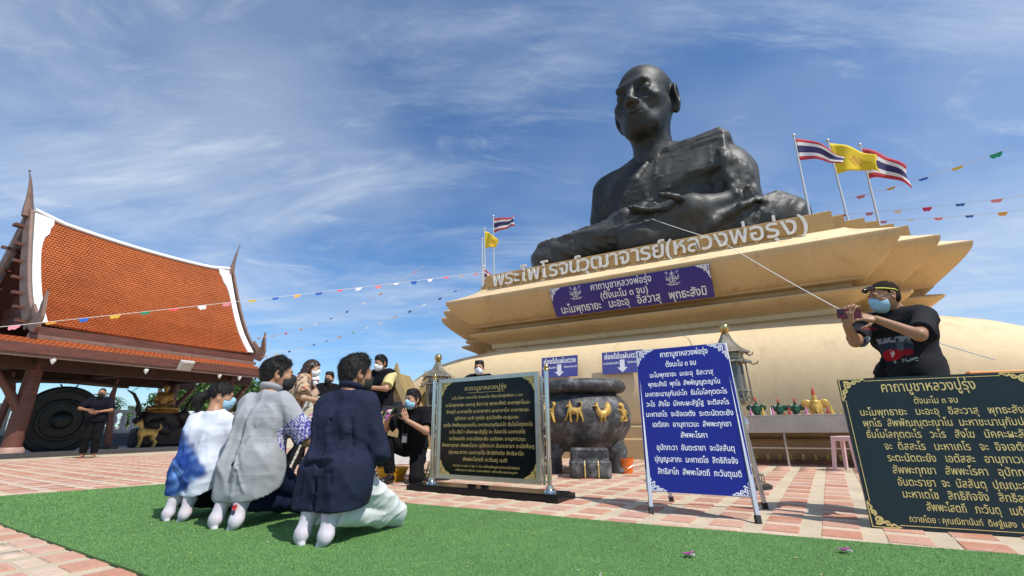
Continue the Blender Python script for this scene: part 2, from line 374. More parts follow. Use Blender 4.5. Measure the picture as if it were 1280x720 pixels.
plaza = tag(bm.build('plaza_floor', m_pebble), kind='structure')

def in_turf(a, b): return -7.2 < a < 3.4 and 1.08 < b < 3.22
def visible(x, y):
    zc = y * math.cos(.289) - .65 * math.sin(.289)
    if zc < .9: return False
    yc = -y * math.sin(.289) - .65 * math.cos(.289)
    return abs(x / zc) < 1.16 and yc / zc > -.66
def tile_mesh(name, sx, sy, h, m, bev=.006):
    b = MB(); b.box((0, 0, h / 2 - .004), (sx, sy, h + .008), bev=bev); me_o = b.build(name, m, plaza); me = me_o.data; bpy.data.objects.remove(me_o); return me
me_red = tile_mesh('tile', .203, .205, .006, m_red); me_slab = tile_mesh('slab', .197, .093, .0035, m_slab, .004)
near = []; 
for i in range(-96, 58):
    for j in range(-30, 90):
        a, b = -.371 + .32 * i, 3.355 + .33 * j
        x, y, _ = G(a, b)
        if in_turf(a, b) or not (-1 < y < 30) or abs(x) > 26: continue
        if b > 10.2 and a > -8.6 and a < 3.6: continue
        if (a < -15.9) : continue
        near.append((math.hypot(x, y) if visible(x, y) else 99 + math.hypot(x, y), a, b))
near.sort()
def tile_at(me, name, a, b):
    o = link(name, me, plaza, G(a, b, 0), (0, 0, rad(TA) + random.uniform(-.012, .012))); return o
for (d, a, b) in near[:300]:
    tile_at(me_red, 'red_tile', a + random.uniform(-.003, .003), b + random.uniform(-.003, .003))
for (d, a, b) in near[:300]: tile_at(me_slab, 'pale_slab', a, b + .165)
rest = near[300:]
def stuff_tiles(name, hx, hy, h, m, db):
    n = len(rest); a = np.array([r[1] for r in rest]); b = np.array([r[2] for r in rest]) + db; q = []
    for (sx, sy, z) in ((-1, -1, h), (1, -1, h), (1, 1, h), (-1, 1, h), (-1, -1, -.01), (1, -1, -.01), (1, 1, -.01), (-1, 1, -.01)):
        k = 1 if z == h else 1.03
        A, B = a + sx * hx * k, b + sy * hy * k
        q.append(np.stack([A * GA[0] + B * GB[0], A * GA[1] + B * GB[1], np.full(n, z)], 1))
    V = np.stack(q, 1).reshape(-1, 3); base = (np.arange(n) * 8)[:, None]
    F = np.concatenate([base + np.array(f) for f in ((0, 1, 2, 3), (0, 4, 5, 1), (1, 5, 6, 2), (2, 6, 7, 3), (3, 7, 4, 0))])
    o = np_mesh(name, V, F, m, plaza); tag(o, kind='stuff')
stuff_tiles('red_tiles', .1015, .1025, .006, m_red, 0); stuff_tiles('pale_slabs', .0985, .0465, .0035, m_slab, .165)

# ---- artificial turf
m_turf = mat('turf_backing', (0.07, 0.17, 0.045), 0.95, noise=[(2.2, .12), (90, .25)], coord='World')
m_blade = mat('turf_blade', (0.175, 0.335, 0.085), 0.55, noise=[(1.2, .14), (8, .10), (60, .16), (300, .22)], coord='World', spec=.3)
turf_poly = [(-7.38, 1.10), (-5.0, 1.06), (-2.8, 1.09), (3.6, 1.14), (3.6, 3.66), (.69, 3.50), (-1.38, 3.29), (-2.17, 3.27), (-3.42, 3.15), (-6.87, 3.06)]
bm = MB(); bm.prism(turf_poly, .010, lambda p: G(p[0], p[1], p[2] + .012)); tag(bm.build('artificial_turf', m_turf), kind='structure')
n = 420000; r = RNG.random((n, 4)); a = -7.4 + 10.9 * r[:, 0]; b = 1.06 + 2.62 * r[:, 1]
def inside(a, b):
    c = np.zeros(len(a), bool); P = turf_poly
    for i in range(len(P)):
        (x1, y1), (x2, y2) = P[i], P[(i + 1) % len(P)]
        cond = ((y1 > b) != (y2 > b)) & (a < (x2 - x1) * (b - y1) / ((y2 - y1) + 1e-12) + x1); c ^= cond
    return c
X = a * GA[0] + b * GB[0]; Y = a * GA[1] + b * GB[1]; D = np.hypot(X, Y)
keep = inside(a, b) & (Y > 1.2) & (np.abs(X) / np.maximum(Y, .1) < 1.4) & (r[:, 2] < np.clip((3.4 / D) ** 1.6, .10, 1)); X, Y, D = X[keep], Y[keep], D[keep]; n = len(X)
sz = np.clip(D / 3.4, 1, 2.6); ang = RNG.random(n) * 6.283; wd = .0016 * sz; hh = (.004 + .005 * RNG.random(n)) * (1 + .15 * (sz - 1)); lean = .004 + .004 * RNG.random(n); la = RNG.random(n) * 6.283
ca, sa = np.cos(ang), np.sin(ang); z0 = np.full(n, .016)
V = np.stack([np.stack([X - ca * wd, Y - sa * wd, z0], 1), np.stack([X + ca * wd, Y + sa * wd, z0], 1), np.stack([X + np.cos(la) * lean, Y + np.sin(la) * lean, z0 + hh], 1)], 1).reshape(-1, 3)
F = np.arange(n * 3).reshape(-1, 3); tag(np_mesh('turf_blades', V, F, m_blade), 'short green plastic blades of the artificial turf strip', 'turf', kind='stuff')

rg_ = random.Random(21); bm = MB(); m_speck = [mat('pale_speck', (.7, .66, .6), .7), mat('yellow_speck', (.6, .5, .12), .7), mat('dry_speck', (.30, .22, .10), .8)]
for k in range(130):
    a_, b_ = rg_.uniform(-6.8, 1.5), rg_.uniform(1.25, 3.1); x_, y_, _ = G(a_, b_)
    if y_ > 1.6: c_ = rg_.uniform(.003, .008); bm.box((x_, y_, .024), (c_ * rg_.uniform(.6, 2.2), c_, .002), rz=rg_.uniform(0, 3), mi=rg_.randrange(3))
tag(bm.build('turf_litter', m_speck), 'tiny scattered petals and crumbs on the artificial turf', 'litter', kind='stuff')

# ================================================================== MONUMENT PEDESTAL
m_wall = mat('ochre_render', (0.68, 0.52, 0.305), 0.75, noise=[(0.6, .06), (9, .05)], bump=[(45, .003), (2, .006)], coord='World', stain=(2.0, (0.43, 0.29, 0.15), .56, .80, (1, 1, .13)))
m_trim = mat('ochre_trim', (0.57, 0.395, 0.195), 0.7, noise=[(0.8, .08), (12, .05)], bump=[(30, .004)], coord='World', stain=(2.4, (0.33, 0.20, 0.09), .56, .80, (1, 1, .12)))
m_step = mat('plinth_render', (0.46, 0.315, 0.16), 0.7, noise=[(1.5, .12), (20, .06)], bump=(40, .004), coord='World')
AC = -2.62
ped = empty('monument_pedestal', Pm(AC, 14.5), 0, 'huge ochre stepped monument pedestal with flaring cornice under the black statue', 'pedestal')
def superellipse(hx, hy, n, e):
    out = []
    for k in range(n):
        t = 2 * math.pi * k / n; c, s = math.cos(t), math.sin(t)
        out.append((AC + hx * math.copysign(abs(c) ** (2 / e), c), 14.5 + hy * math.copysign(abs(s) ** (2 / e), s)))
    return out
def loops(levels, name, m, sm, cap=True, e=6, n=160):
    b = MB(); vs = []; fs = []; O = Vector(Pm(AC, 14.5))
    for (hx, hy, z) in levels: vs += [Vector(Pm(x, y, z)) - O for x, y in superellipse(hx, hy, n, e)]
    for i in range(len(levels) - 1):
        for k in range(n): fs.append((i * n + k, i * n + (k + 1) % n, i * n + n + (k + 1) % n, i * n + n + k))
    if cap: fs.append(tuple(range((len(levels) - 1) * n, len(levels) * n)))
    b._add(vs, fs); return b.build(name, m, ped, sm)
loops([(8.7, 5.05, -.05), (8.7, 5.05, .36), (8.68, 5.03, .39), (8.3, 4.8, .392)], 'plinth', m_step, 30, e=9)
loops([(8.5, 4.93, .38), (8.5, 4.93, .60), (8.48, 4.91, .63), (8.0, 4.6, .632)], 'step', m_step, 30, e=9)
prof = []
for (z, hx, hy) in [(.62, 8.1, 4.80), (.8, 8.14, 4.88), (1.1, 8.1, 4.93), (1.4, 7.95, 4.95), (1.7, 7.66, 4.91), (1.95, 7.3, 4.82), (2.15, 6.95, 4.70), (2.33, 6.55, 4.52), (2.47, 6.15, 4.25), (2.57, 5.8, 3.95), (2.64, 5.45, 3.6), (2.68, 5.0, 3.2)]: prof.append((hx, hy, z))
loops(prof, 'mound', m_wall, 60, e=4.6)
H1, H2, H3 = 4.98, 5.67, 6.30; F1, F2, F3 = 9.93, 10.75, 11.45; K1, K2, K3 = 19.1, 18.3, 17.6
PLAN = [(-H1, F1), (H1, F1), (H1, F2), (H2, F2), (H2, F3), (H3, F3), (H3, K3), (H2, K3), (H2, K2), (H1, K2), (H1, K1), (-H1, K1), (-H1, K2), (-H2, K2), (-H2, K3), (-H3, K3), (-H3, F3), (-H2, F3), (-H2, F2), (-H1, F2)]
def sweep(prof, name, m, sm=40, cap=False, plan=PLAN):
    b = MB(); vs = []; fs = []; n = len(plan); O = Vector(Pm(AC, 14.5))
    for (d, z) in prof:
        for (x, y) in plan:
            X = x - math.copysign(d, x); Y = y + d if y < 14.5 else y - d
            vs.append(Vector(Pm(AC + X, Y, z)) - O)
    for i in range(len(prof) - 1):
        for k in range(n): fs.append((i * n + k, i * n + (k + 1) % n, i * n + n + (k + 1) % n, i * n + n + k))
    if cap: fs.append(tuple(range((len(prof) - 1) * n, len(prof) * n)))
    b._add(vs, fs); return b.build(name, m, ped, sm)
sweep([(1.02, 2.45), (1.00, 2.66), (.93, 2.70), (.93, 2.80), (.84, 2.83)], 'neck_band', m_wall, 25)
sweep([(.85, 2.825), (.80, 2.86), (.66, 2.93), (.50, 3.00), (.47, 3.03), (.48, 3.065), (.56, 3.09), (.76, 3.15), (.78, 3.17), (.78, 3.235), (.60, 3.245), (.58, 3.255)], 'torus_moulding', m_trim, 25)
cove = [(.585, 3.25), (.585, 3.285)]
for k in range(11):
    t = k / 10; cove.append((.54 * (1 - t) ** 1.5 + .0, 3.30 + .585 * t ** .92))
cove += [(0, 3.935), (.012, 3.947)]
sweep(cove, 'cornice_cove', m_trim, 30)
sweep([(.01, 3.943), (.25, 4.06), (.52, 4.205), (.66, 4.305), (.69, 4.345)], 'cornice_top', m_wall, 50)
# parapet with many small redents
g = .235
def redent(h, f, k, steps):
    pts = [(-h, f), (h, f)]; x, y = h, f; right = []
    for (dx, dy) in steps:
        right += [(x, y + dy), (x + dx, y + dy)]; x += dx; y += dy
    xr, yr = x, y; front = [(-px, py) for px, py in reversed(right)] + [(-h, f), (h, f)] + right
    back = [(px, 29.03 - py) for px, py in reversed(front)]
    return front + back
P2 = redent(4.12, 10.62, 0, [(.24, .34), (.40, .42), (.28, .32), (.32, .36), (.3, .3)])
sweep([(0, 4.30), (0, 4.74), (.015, 4.755), (.2, 4.755), (.21, 4.60)], 'parapet', mat('parapet_ochre', (.43, .27, .105), .7, noise=[(.8, .08), (12, .06)], bump=(30, .004), coord='World'), 30, cap=True, plan=P2)
# ================================================================== THAI PAVILION
PHI = rad(64.93); DVx, DVy = math.cos(PHI), math.sin(PHI)
def V0(s, n, z=0): return (s * DVx + n * DVy, s * DVy - n * DVx, z)
pav = empty('thai_pavilion', V0(8.6, -16.68), PHI, 'open Thai pavilion with steep orange tiled roof, white ridge and dark red timber', 'pavilion')
m_wood = mat('red_brown_timber', (0.13, 0.046, 0.030), 0.55, noise=[(2, .25, (1, 1, 8)), (14, .15)], bump=(30, .002))
m_wood2 = mat('weathered_bargeboard', (0.20, 0.12, 0.09), 0.6, noise=[(3, .2), (14, .15)], bump=(30, .002))
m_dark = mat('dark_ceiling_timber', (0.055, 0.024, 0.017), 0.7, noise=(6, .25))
m_white = mat('white_plaster', (0.80, 0.79, 0.76), 0.6, noise=[(2, .06), (12, .04)], stain=(3, (.5, .48, .43), .55, .80))
m_tileo = mat('glazed_orange_tile', (0.43, 0.118, 0.034), 0.5, noise=[(.8, .14), (9, .13), (40, .08)], spec=.4)
m_granite = mat('dark_granite', (0.06, 0.06, 0.065), 0.25, noise=(30, .3))
m_greytile = mat('grey_floor_stone', (0.28, 0.28, 0.30), 0.35, noise=(6, .15))
b = MB(); b.box((-.7, 3.0, .03), (8.3, 6.0, .18), bev=.02); b.build('floor_slab', m_greytile, pav)
b = MB(); b.box((-.7, .0, .085), (8.34, .10, .10), bev=.01); b.build('floor_edge', m_granite, pav)
PR = [(2.0, 7.02), (1.72, 6.42), (1.42, 5.80), (1.12, 5.22), (.82, 4.70), (.5, 4.22), (.15, 3.80), (-.25, 3.38)]
XL, XR = -3.10, 3.14
def sag(x): return .16 * ((x / 3.1) ** 2 - 1)
def rp(t):
    t = max(0, min(.99999, t)) * (len(PR) - 1); i = int(t); f = t - i; return PR[i][0] + (PR[i + 1][0] - PR[i][0]) * f, PR[i][1] + (PR[i + 1][1] - PR[i][1]) * f
def roof_pt(x, t, side, lift=0):
    y, z = rp(t); ya_, za_ = rp(min(t, .97)); y2, z2 = rp(min(t, .97) + .02); dy, dz = y2 - ya_, z2 - za_; l = math.hypot(dy, dz); y += (dz / l) * lift; z += (-dy / l) * lift
    z += sag(x) * (1 - t * .6)
    return (x, y if side == 0 else 4.0 - y, z)
for side in (0, 1):
    b = MB(); NX, NT = 12, 14
    for lift, flip in ((0, 0), (-.10, 1)):
        vs = [roof_pt(XL + (XR - XL) * i / NX, j / NT, side, lift) for j in range(NT + 1) for i in range(NX + 1)]
        fs = []
        for j in range(NT):
            for i in range(NX):
                q = (j * (NX + 1) + i, (j + 1) * (NX + 1) + i, (j + 1) * (NX + 1) + i + 1, j * (NX + 1) + i + 1)
                fs.append(q if (flip ^ side) == 0 else q[::-1])
        b._add(vs, fs)
    b.build('roof_deck', m_wood, pav, 40)
# scale tiles: real overlapping tiles, too small to pick apart
rows, cols = 50, 70
for side in (0, 1):
    V = []; F = []
    for r_ in range(rows):
        for c_ in range(cols):
            wx = (XR - XL) / cols; x = XL + wx * (c_ + (.5 if r_ % 2 else 0)) + wx * .5; 
            if x + wx / 2 > XR + .01: continue
            t0 = r_ / rows; t1 = min((r_ + 1.55) / rows, .999); j = random.uniform(-.004, .004); k = len(V)
            tm = t0 + (t1 - t0) * .6
            for (dx, t, lf) in ((-.49, t0, .012), (.49, t0, .012), (.49, tm, .042 + j), (0, t1, .062 + j), (-.49, tm, .042 + j), (.49, tm, .0), (0, t1, .012), (-.49, tm, .0)):
                V.append(roof_pt(x + dx * wx, t, side, lf))
            ff = [(k, k + 4, k + 3, k + 1), (k + 1, k + 3, k + 2, k + 2), (k + 4, k + 7, k + 6, k + 3), (k + 3, k + 6, k + 5, k + 2)]
            F += ff
    b = MB(); b.v = V; b.f = [tuple(dict.fromkeys(f)) for f in F]; b.mi = [0] * len(F)
    tag(b.build('roof_tiles', m_tileo, pav), kind='stuff')
# white ridge and white verge bands
pts = [(XL + (XR - XL) * i / 24, 2.0, 7.05 + sag(XL + (XR - XL) * i / 24) + .10 * max(0, abs((i - 12) / 12) - .75) * 4) for i in range(25)]
b = MB(); b.tube(pts, .085, 8); b.build('ridge', m_white, pav, 50)
for side in (0, 1):
    for xe, sg in ((XL, 1), (XR, -1)):
        b = MB(); NT = 22
        def wdt(t): return .17 + .10 * math.exp(-((t - 0) / .16) ** 2) * 3.0 + .04 * t + .05 * max(0, math.sin(t * 60)) * (t < .2)
        top = []; bot = []
        for j in range(NT + 1):
            t = j / NT; w_ = wdt(t)
            top += [roof_pt(xe, t, side, .09), roof_pt(xe + sg * w_, t, side, .085)]; bot += [roof_pt(xe, t, side, -.12), roof_pt(xe + sg * w_, t, side, .03)]
        fs = []
        m0 = len(top)
        for j in range(NT):
            fs += [(2 * j, 2 * j + 1, 2 * j + 3, 2 * j + 2), (m0 + 2 * j, m0 + 2 * j + 2, m0 + 2 * j + 3, m0 + 2 * j + 1), (2 * j + 1, m0 + 2 * j + 1, m0 + 2 * j + 3, 2 * j + 3), (2 * j, 2 * j + 2, m0 + 2 * j + 2, m0 + 2 * j)]
        b._add(top + bot, fs); b.build('verge_band', m_white, pav, 40)
# bargeboards: curved boards outside each gable, chofa spikes, hang hong curls
for xe, sg in ((XL - .10, -1), (XR + .10, 1)):
    for side in (0, 1):
        out = []; NT = 18
        for j in range(NT + 1):
            t = j / NT; x, y, z = roof_pt(xe, t, side, .16); x2, y2, z2 = roof_pt(xe, t, side, -.22 - .05 * t); out.append((y, z, y2, z2))
        poly = [(o[0], o[1]) for o in out] + [(o[2], o[3]) for o in reversed(out)]
        b = MB(); b.prism(poly, .07, lambda p, xe=xe: (xe + p[2], p[0], p[1])); b.build('bargeboard', m_wood2, pav)
        # curl
        y0, z0 = rp(1.0); s_ = 1 if side == 0 else -1; yy = lambda v: (y0 - v) if side == 0 else 4 - (y0 - v)
        cur = [(-.25, -.02), (.10, -.22), (.32, -.30), (.50, -.18), (.58, .08), (.52, .38), (.46, .62), (.44, .80), (.40, .62), (.33, .42), (.34, .26), (.24, .20), (.12, .30), (-.12, .52)]
        b = MB(); b.prism([(yy(p[0]), z0 + p[1] + .02) for p in cur], .07, lambda p, xe=xe: (xe + p[2], p[0], p[1])); b.build('gable_curl', m_wood2, pav)
    b = MB()
    sp = [(2.0, 6.86, .24), (2.0, 7.12, .21), (2.0, 7.45, .14), (2.0, 7.8, .09), (2.0, 8.1, .05), (2.0, 8.34, .015)]
    b.tube([(xe + sg * .12 * i / 5 * (1 + i / 5), y + .02 * i, z) for i, (y, z, r_) in enumerate(sp)], [q[2] for q in sp], 8, flat=.45); b.sphere((xe + sg * .24, 2.1, 8.36), .035, 8, 5)
    b.build('gable_spike', m_wood2, pav, 50)
    # recessed gable wall of boards + projecting purlins
    xg = xe - sg * .55
    for j in range(9):
        t0, t1 = .06 + j * .105, .06 + (j + 1) * .105
        if t1 > 1: break
        y0, z0 = rp(t0); y1, z1 = rp(t1); g2 = MB()
        ya, yb = y0 + .12, 4 - y0 - .12; yc, yd = y1 + .12, 4 - y1 - .12
        g2.prism([(yc, z1 + .012), (yd, z1 + .012), (yb, z0 - .012), (ya, z0 - .012)], .05, lambda p, xg=xg: (xg + p[2], p[0], p[1]), 0); g2.build('gable_board', m_wood, pav)
    for side in (0, 1):
        for t in (.10, .25, .39, .53, .67, .81, .95):
            x, y, z = roof_pt(xe, t, side, -.14); g2 = MB(); g2.box((xe + sg * .02, y, z), (.44, .10, .08)); g2.build('purlin', m_wood, pav)
# fascia, skirt roof and lower fascia on front and back
for side in (0, 1):
    Y = (lambda v: v) if side == 0 else (lambda v: 4 - v)
    b = MB(); b.box((.02, Y(-.24), 3.17), (6.4, .08, .30)); b.build('upper_fascia', m_wood, pav)
    b = MB(); b.box((.02, Y(-.34), 3.03), (6.5, .06, .11), bev=.01); b.build('upper_fascia_bead', m_wood2, pav)
    x0, x1 = -5.2, 3.1; y0, z0, y1, z1 = -.36, 2.97, -.98, 2.76
    b = MB(); b._add([(x0, Y(y0), z0), (x1, Y(y0), z0), (x1, Y(y1), z1), (x0, Y(y1), z1), (x0, Y(y0), z0 - .06), (x1, Y(y0), z0 - .06), (x1, Y(y1), z1 - .06), (x0, Y(y1), z1 - .06)], [(0, 1, 2, 3)[::-1], (4, 5, 6, 7), (0, 4, 7, 3), (1, 2, 6, 5), (2, 3, 7, 6), (0, 1, 5, 4)]); b.build('skirt_deck', m_wood, pav)
    V = []; F = []
    nr, nc = 5, 66
    for r_ in range(nr):
        for c_ in range(nc):
            wx = (x1 - x0) / nc; x = x0 + wx * (c_ + (.5 if r_ % 2 else 0)) + wx * .5
            if x + wx / 2 > x1 + .01: continue
            def sp_(dx, t, lf): return (x + dx * wx, Y(y0 + (y1 - y0) * t), z0 + (z1 - z0) * t + lf)
            t0 = r_ / nr; t1 = min((r_ + 1.5) / nr, 1.02); tm = t0 + (t1 - t0) * .6; k = len(V)
            V += [sp_(-.49, t0, .01), sp_(.49, t0, .01), sp_(.49, tm, .035), sp_(0, t1, .05), sp_(-.49, tm, .035), sp_(.49, tm, 0), sp_(0, t1, .0), sp_(-.49, tm, 0)]
            F += [(k, k + 4, k + 3, k + 1), (k + 1, k + 3, k + 2), (k + 4, k + 7, k + 6, k + 3), (k + 3, k + 6, k + 5, k + 2)]
    b = MB(); b._add(V, F); tag(b.build('skirt_tiles', m_tileo, pav), kind='stuff')
    b = MB(); b.box(((x0 + x1) / 2, Y(-1.0), 2.63), (x1 - x0 + .06, .05, .22)); b.build('eave_board', m_wood, pav)
    b = MB(); b.box(((x0 + x1) / 2, Y(-.96), 2.48), (x1 - x0 + .04, .05, .10), bev=.01); b.build('eave_bead', m_wood2, pav)
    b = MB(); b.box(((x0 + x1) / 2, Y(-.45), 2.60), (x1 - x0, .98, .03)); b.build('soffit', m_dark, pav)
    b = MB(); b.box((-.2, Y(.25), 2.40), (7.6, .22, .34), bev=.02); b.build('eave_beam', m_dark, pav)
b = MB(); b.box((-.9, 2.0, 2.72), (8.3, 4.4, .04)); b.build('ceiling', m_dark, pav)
for x in (-3.9, -2.7, 0, 2.7):
    b = MB(); b.box((x, 2.0, 2.5), (.2, 4.2, .26), bev=.02); b.build('cross_beam', m_dark, pav)
for (x, y) in ((-2.72, .30), (2.75, .30), (-2.72, 3.7), (2.75, 3.7)):
    b = MB(); b.tube([(x, y, .1), (x, y, .4), (x + .02, y, 1.2), (x + .05, y, 2.5)], [.21, .20, .19, .17], 10); b.build('column', m_wood, pav, 50)
    b = MB(); b.lathe([(.27, .10), (.27, .20), (.23, .27)], (x, y, 0), 14); b.build('column_base', mat('column_foot', (.42, .26, .2), .6, noise=(8, .2)), pav, 30)
    for sx in ((-1,) if x < 0 else (1,)):
        b = MB(); b.tube([(x + sx * .08, y, 1.25), (x + sx * .38, y, 1.72), (x + sx * .85, y, 2.35)], [.12, .10, .09], 8); b.build('column_strut', m_wood, pav, 50)
# hanging glass lamps under the eave
m_lampw = mat('lamp_glass', (.85, .85, .82), .2); m_cap = mat('dull_metal', (.25, .24, .22), .4, metal=.9)
for (s, dz, where) in ((5.79, 0, 'leftmost one'), (7.95, -.17, 'second from left'), (10.18, 0, 'just right of the floodlight'), (10.9, -.02, 'rightmost one')):
    t = empty('hanging_lamp', V0(s, -15.75, 2.50), 0, 'small white pear lamp hanging from the pavilion eave, ' + where, 'lamp', 'hanging lamps along the pavilion eave')
    b = MB(); b.tube([(0, 0, .2), (0, 0, .02)], .008, 5); b.lathe([(.02, .06), (.05, .02), (.07, -.03), (.05, -.05)], (0, 0, 0), 12); b.build('lamp_cap', m_cap, t, 40)
    b = MB(); b.lathe([(.04, -.05), (.066, -.07), (.060, -.11), (.03, -.17), (.008, -.20)], (0, 0, dz * .3), 14); b.build('lamp_glass', m_lampw, t, 40)
t = empty('floodlight', V0(8.96, -15.62, 2.60), PHI, 'square white floodlight on a bracket on the pavilion eave', 'floodlight')
Rf = Matrix.Rotation(rad(35), 3, 'X')
b = MB(); b.box((0, 0, 0), (.42, .07, .34), R=Rf, bev=.01); b.build('housing', mat('grey_housing', (.55, .55, .52), .5), t)
b = MB(); b.box((0, -.034, -.02), (.36, .03, .27), R=Rf, bev=.005); b.build('glass', mat('floodlight_glass', (.72, .72, .66), .25), t)
for i in range(5):
    b = MB(); b.box((-.14 + i * .07, -.05, -.028), (.008, .03, .26), R=Rf); b.build('grid_bar', m_cap, t)
b = MB(); b.box((-.26, .05, .02), (.14, .03, .04)); b.build('bracket', m_cap, t)

# ---- things under the roof
m_gong = mat('dark_bronze', (.010, .014, .012), .42, metal=.4, noise=[(4, .3), (20, .2)], bump=(20, .004)); m_stand = mat('carved_dark_wood', (.05, .028, .02), .5, noise=(10, .3), bump=(12, .01))
t = empty('gong', V0(6.98, -17.55, .10), PHI - .1, 'huge dark bronze gong with central boss hanging beneath the pavilion roof', 'gong')
Rg = Matrix.Rotation(math.pi / 2, 3, 'X')
b = MB(); b.lathe([(.93, .0), (.95, .08), (.90, .16), (.80, .17), (.78, .12), (.60, .11), (.56, .14), (.50, .14), (.47, .10), (.26, .10), (.22, .15), (.14, .21), (.05, .24)], (0, .1, .86), 48, R=Rg); b.build('disc', m_gong, t, 40)
for sx in (-1, 1):
    b = MB(); b.tube([(sx * .12, .06, 1.74), (sx * .2, .06, 1.86)], .02, 6); b.build('hanger', m_stand, t)
t = empty('gong_stand', V0(7.0, -17.75, .10), PHI - .1, 'dark carved gong rack with dragon-headed crossbar over the big gong', 'gong stand')
b = MB(); b.tube([(-1.35, 0, 1.80), (-1.2, 0, 1.92), (-.9, 0, 1.93), (0, 0, 1.97), (.9, 0, 1.92), (1.2, 0, 1.90), (1.5, 0, 1.87)], [.03, .10, .07, .075, .07, .06, .03], 8); b.build('crossbar', m_stand, t, 40)
for sx in (-1, 1):
    b = MB(); b.tube([(sx * 1.30, 0, 0), (sx * 1.2, 0, .9), (sx * 1.12, 0, 1.62), (sx * 1.18, 0, 2.12)], [.11, .09, .08, .03], 8); b.build('post', m_wood, t, 40)
    b = MB(); b.box((sx * 1.3, 0, .06), (.22, .9, .12), bev=.02); b.build('foot', m_stand, t)
m_gold = mat('aged_gold', (.38, .22, .06), .38, metal=.55, noise=[(6, .35), (30, .25)], bump=(25, .003))
m_rock = mat('dark_carved_rock', (.022, .014, .011), .55, noise=(7, .5), bump=(9, .02))
A0 = V0(10.0, -18.3)
S = Sdf((-1.2, -.9, -.05), (1.2, .9, 1.25), .05)
rg = np.random.default_rng(3); S.box((0, 0, .3), (.72, .5, .32), rnd=.1); S.box((0, 0, .8), (.5, .4, .3), rnd=.1)
for i in range(26): S.ell((rg.uniform(-.8, .8), rg.uniform(-.55, .2), rg.uniform(.05, 1.05)), (rg.uniform(.1, .25), rg.uniform(.1, .2), rg.uniform(.08, .2)), k=.06)
S.ell((0, 0, 1.1), (.62, .4, .12)); S.cut((0, 0, 0), (0, 0, -1))
V_, F_ = S.mesh(); o = np_mesh('altar_rock', V_, F_, m_rock, None, 60); o.location = (A0[0], A0[1], .11); o.rotation_euler = (0, 0, PHI - .3); tag(o, 'dark carved rock altar carrying the seated golden figure', 'altar')
def seated_figure(sc, vox, extra=None):
    S = Sdf(np.array((-.48, -.42, -.02)) * sc, np.array((.48, .3, .95)) * sc, vox); S.at((0, 0, 0), None, sc)
    for sx in (-1, 1):
        S.cap((sx * .13, 0, .10), (sx * .36, -.17, .08), .10, .075, k=.04); S.cap((sx * .36, -.17, .08), (-sx * .05, -.26, .10), .07, .05, k=.03)
        S.cap((sx * .17, .0, .52), (sx * .23, -.02, .30), .05, .042, k=.03); S.cap((sx * .23, -.02, .30), (sx * .05, -.2, .19), .042, .03, k=.03)
        S.ell((sx * .078, .0, .74), (.012, .02, .04), k=.01)
    S.cap((-.05, .02, .14), (.05, .02, .14), .13, k=.06); S.cap((-.05, .01, .30), (.05, .01, .30), .10, k=.06); S.cap((-.09, .0, .45), (.09, .0, .45), .105, k=.06); S.cap((-.16, 0, .54), (.16, 0, .54), .05, k=.06)
    S.cap((0, .0, .55), (0, -.005, .66), .05, k=.03); S.ell((0, -.01, .75), (.075, .09, .095), k=.03); S.ell((0, -.05, .70), (.05, .055, .06), k=.03); S.cap((0, -.10, .74), (0, -.12, .715), .01, .015, k=.015)
    S.ell((0, -.22, .17), (.11, .06, .03), k=.02)
    for i in range(4): S.cap((-.2, -.06 - .02 * i, .50 - .03 * i), (.12, -.09, .22 + .06 * i), .012, k=.02)
    return S
S = seated_figure(1.12, .02); V_, F_ = S.mesh()
t = empty('seated_golden_statue', (A0[0], A0[1], 1.27), PHI - .5, 'golden seated monk statue on the dark rock altar in the pavilion', 'statue'); np_mesh('figure', V_, F_, m_gold, t, 60)
b = MB(); b.lathe([(.5, 0), (.54, .03), (.48, .06), (.5, .09)], (0, -.06, -.06), 24, sy=.75); b.build('lotus_seat', m_gold, t, 40)
def dog_sdf(vox=.02, sc=1.0):
    S = Sdf(np.array((-.62, -.2, -.01)) * sc, np.array((.5, .2, .95)) * sc, vox); S.at((0, 0, 0), None, sc)
    S.cap((-.22, 0, .50), (.12, 0, .52), .12, .13, k=.05); S.ell((.14, 0, .48), (.13, .11, .17), k=.05); S.cap((.16, 0, .58), (.22, 0, .78), .075, .06, k=.04); S.ell((.25, 0, .82), (.09, .065, .07), k=.03); S.cap((.28, 0, .80), (.37, 0, .77), .045, .03, k=.02)
    for sy in (-1, 1):
        S.cap((.23, sy * .05, .86), (.21, sy * .06, .94), .028, .01, k=.015)
        S.cap((.16, sy * .07, .42), (.15, sy * .07, .22), .05, .035, k=.03); S.cap((.15, sy * .07, .22), (.17, sy * .07, .03), .032, .026, k=.02); S.ell((.19, sy * .07, .025), (.05, .03, .025), k=.01)
        S.cap((-.24, sy * .07, .45), (-.20, sy * .07, .28), .08, .05, k=.03); S.cap((-.20, sy * .07, .28), (-.31, sy * .07, .18), .042, .03, k=.02); S.cap((-.31, sy * .07, .18), (-.28, sy * .07, .03), .028, .024, k=.02); S.ell((-.26, sy * .07, .025), (.05, .03, .025), k=.01)
    S.cap((-.30, 0, .55), (-.42, 0, .66), .035, .03, k=.02); S.cap((-.42, 0, .66), (-.36, 0, .80), .03, .018, k=.02)
    return S
m_gold2 = mat('bright_gold_paint', (.52, .33, .08), .45, metal=.25, noise=(8, .2))
V_, F_ = dog_sdf(.022, .92).mesh(); o = np_mesh('golden_dog_statue', V_, F_, m_gold2, None, 60); q = V0(9.15, -17.35); o.location = (q[0], q[1], .12); o.rotation_euler = (0, 0, PHI + 3.0); tag(o, 'yellow gold dog statue standing in front of the dark rock altar', 'statue')
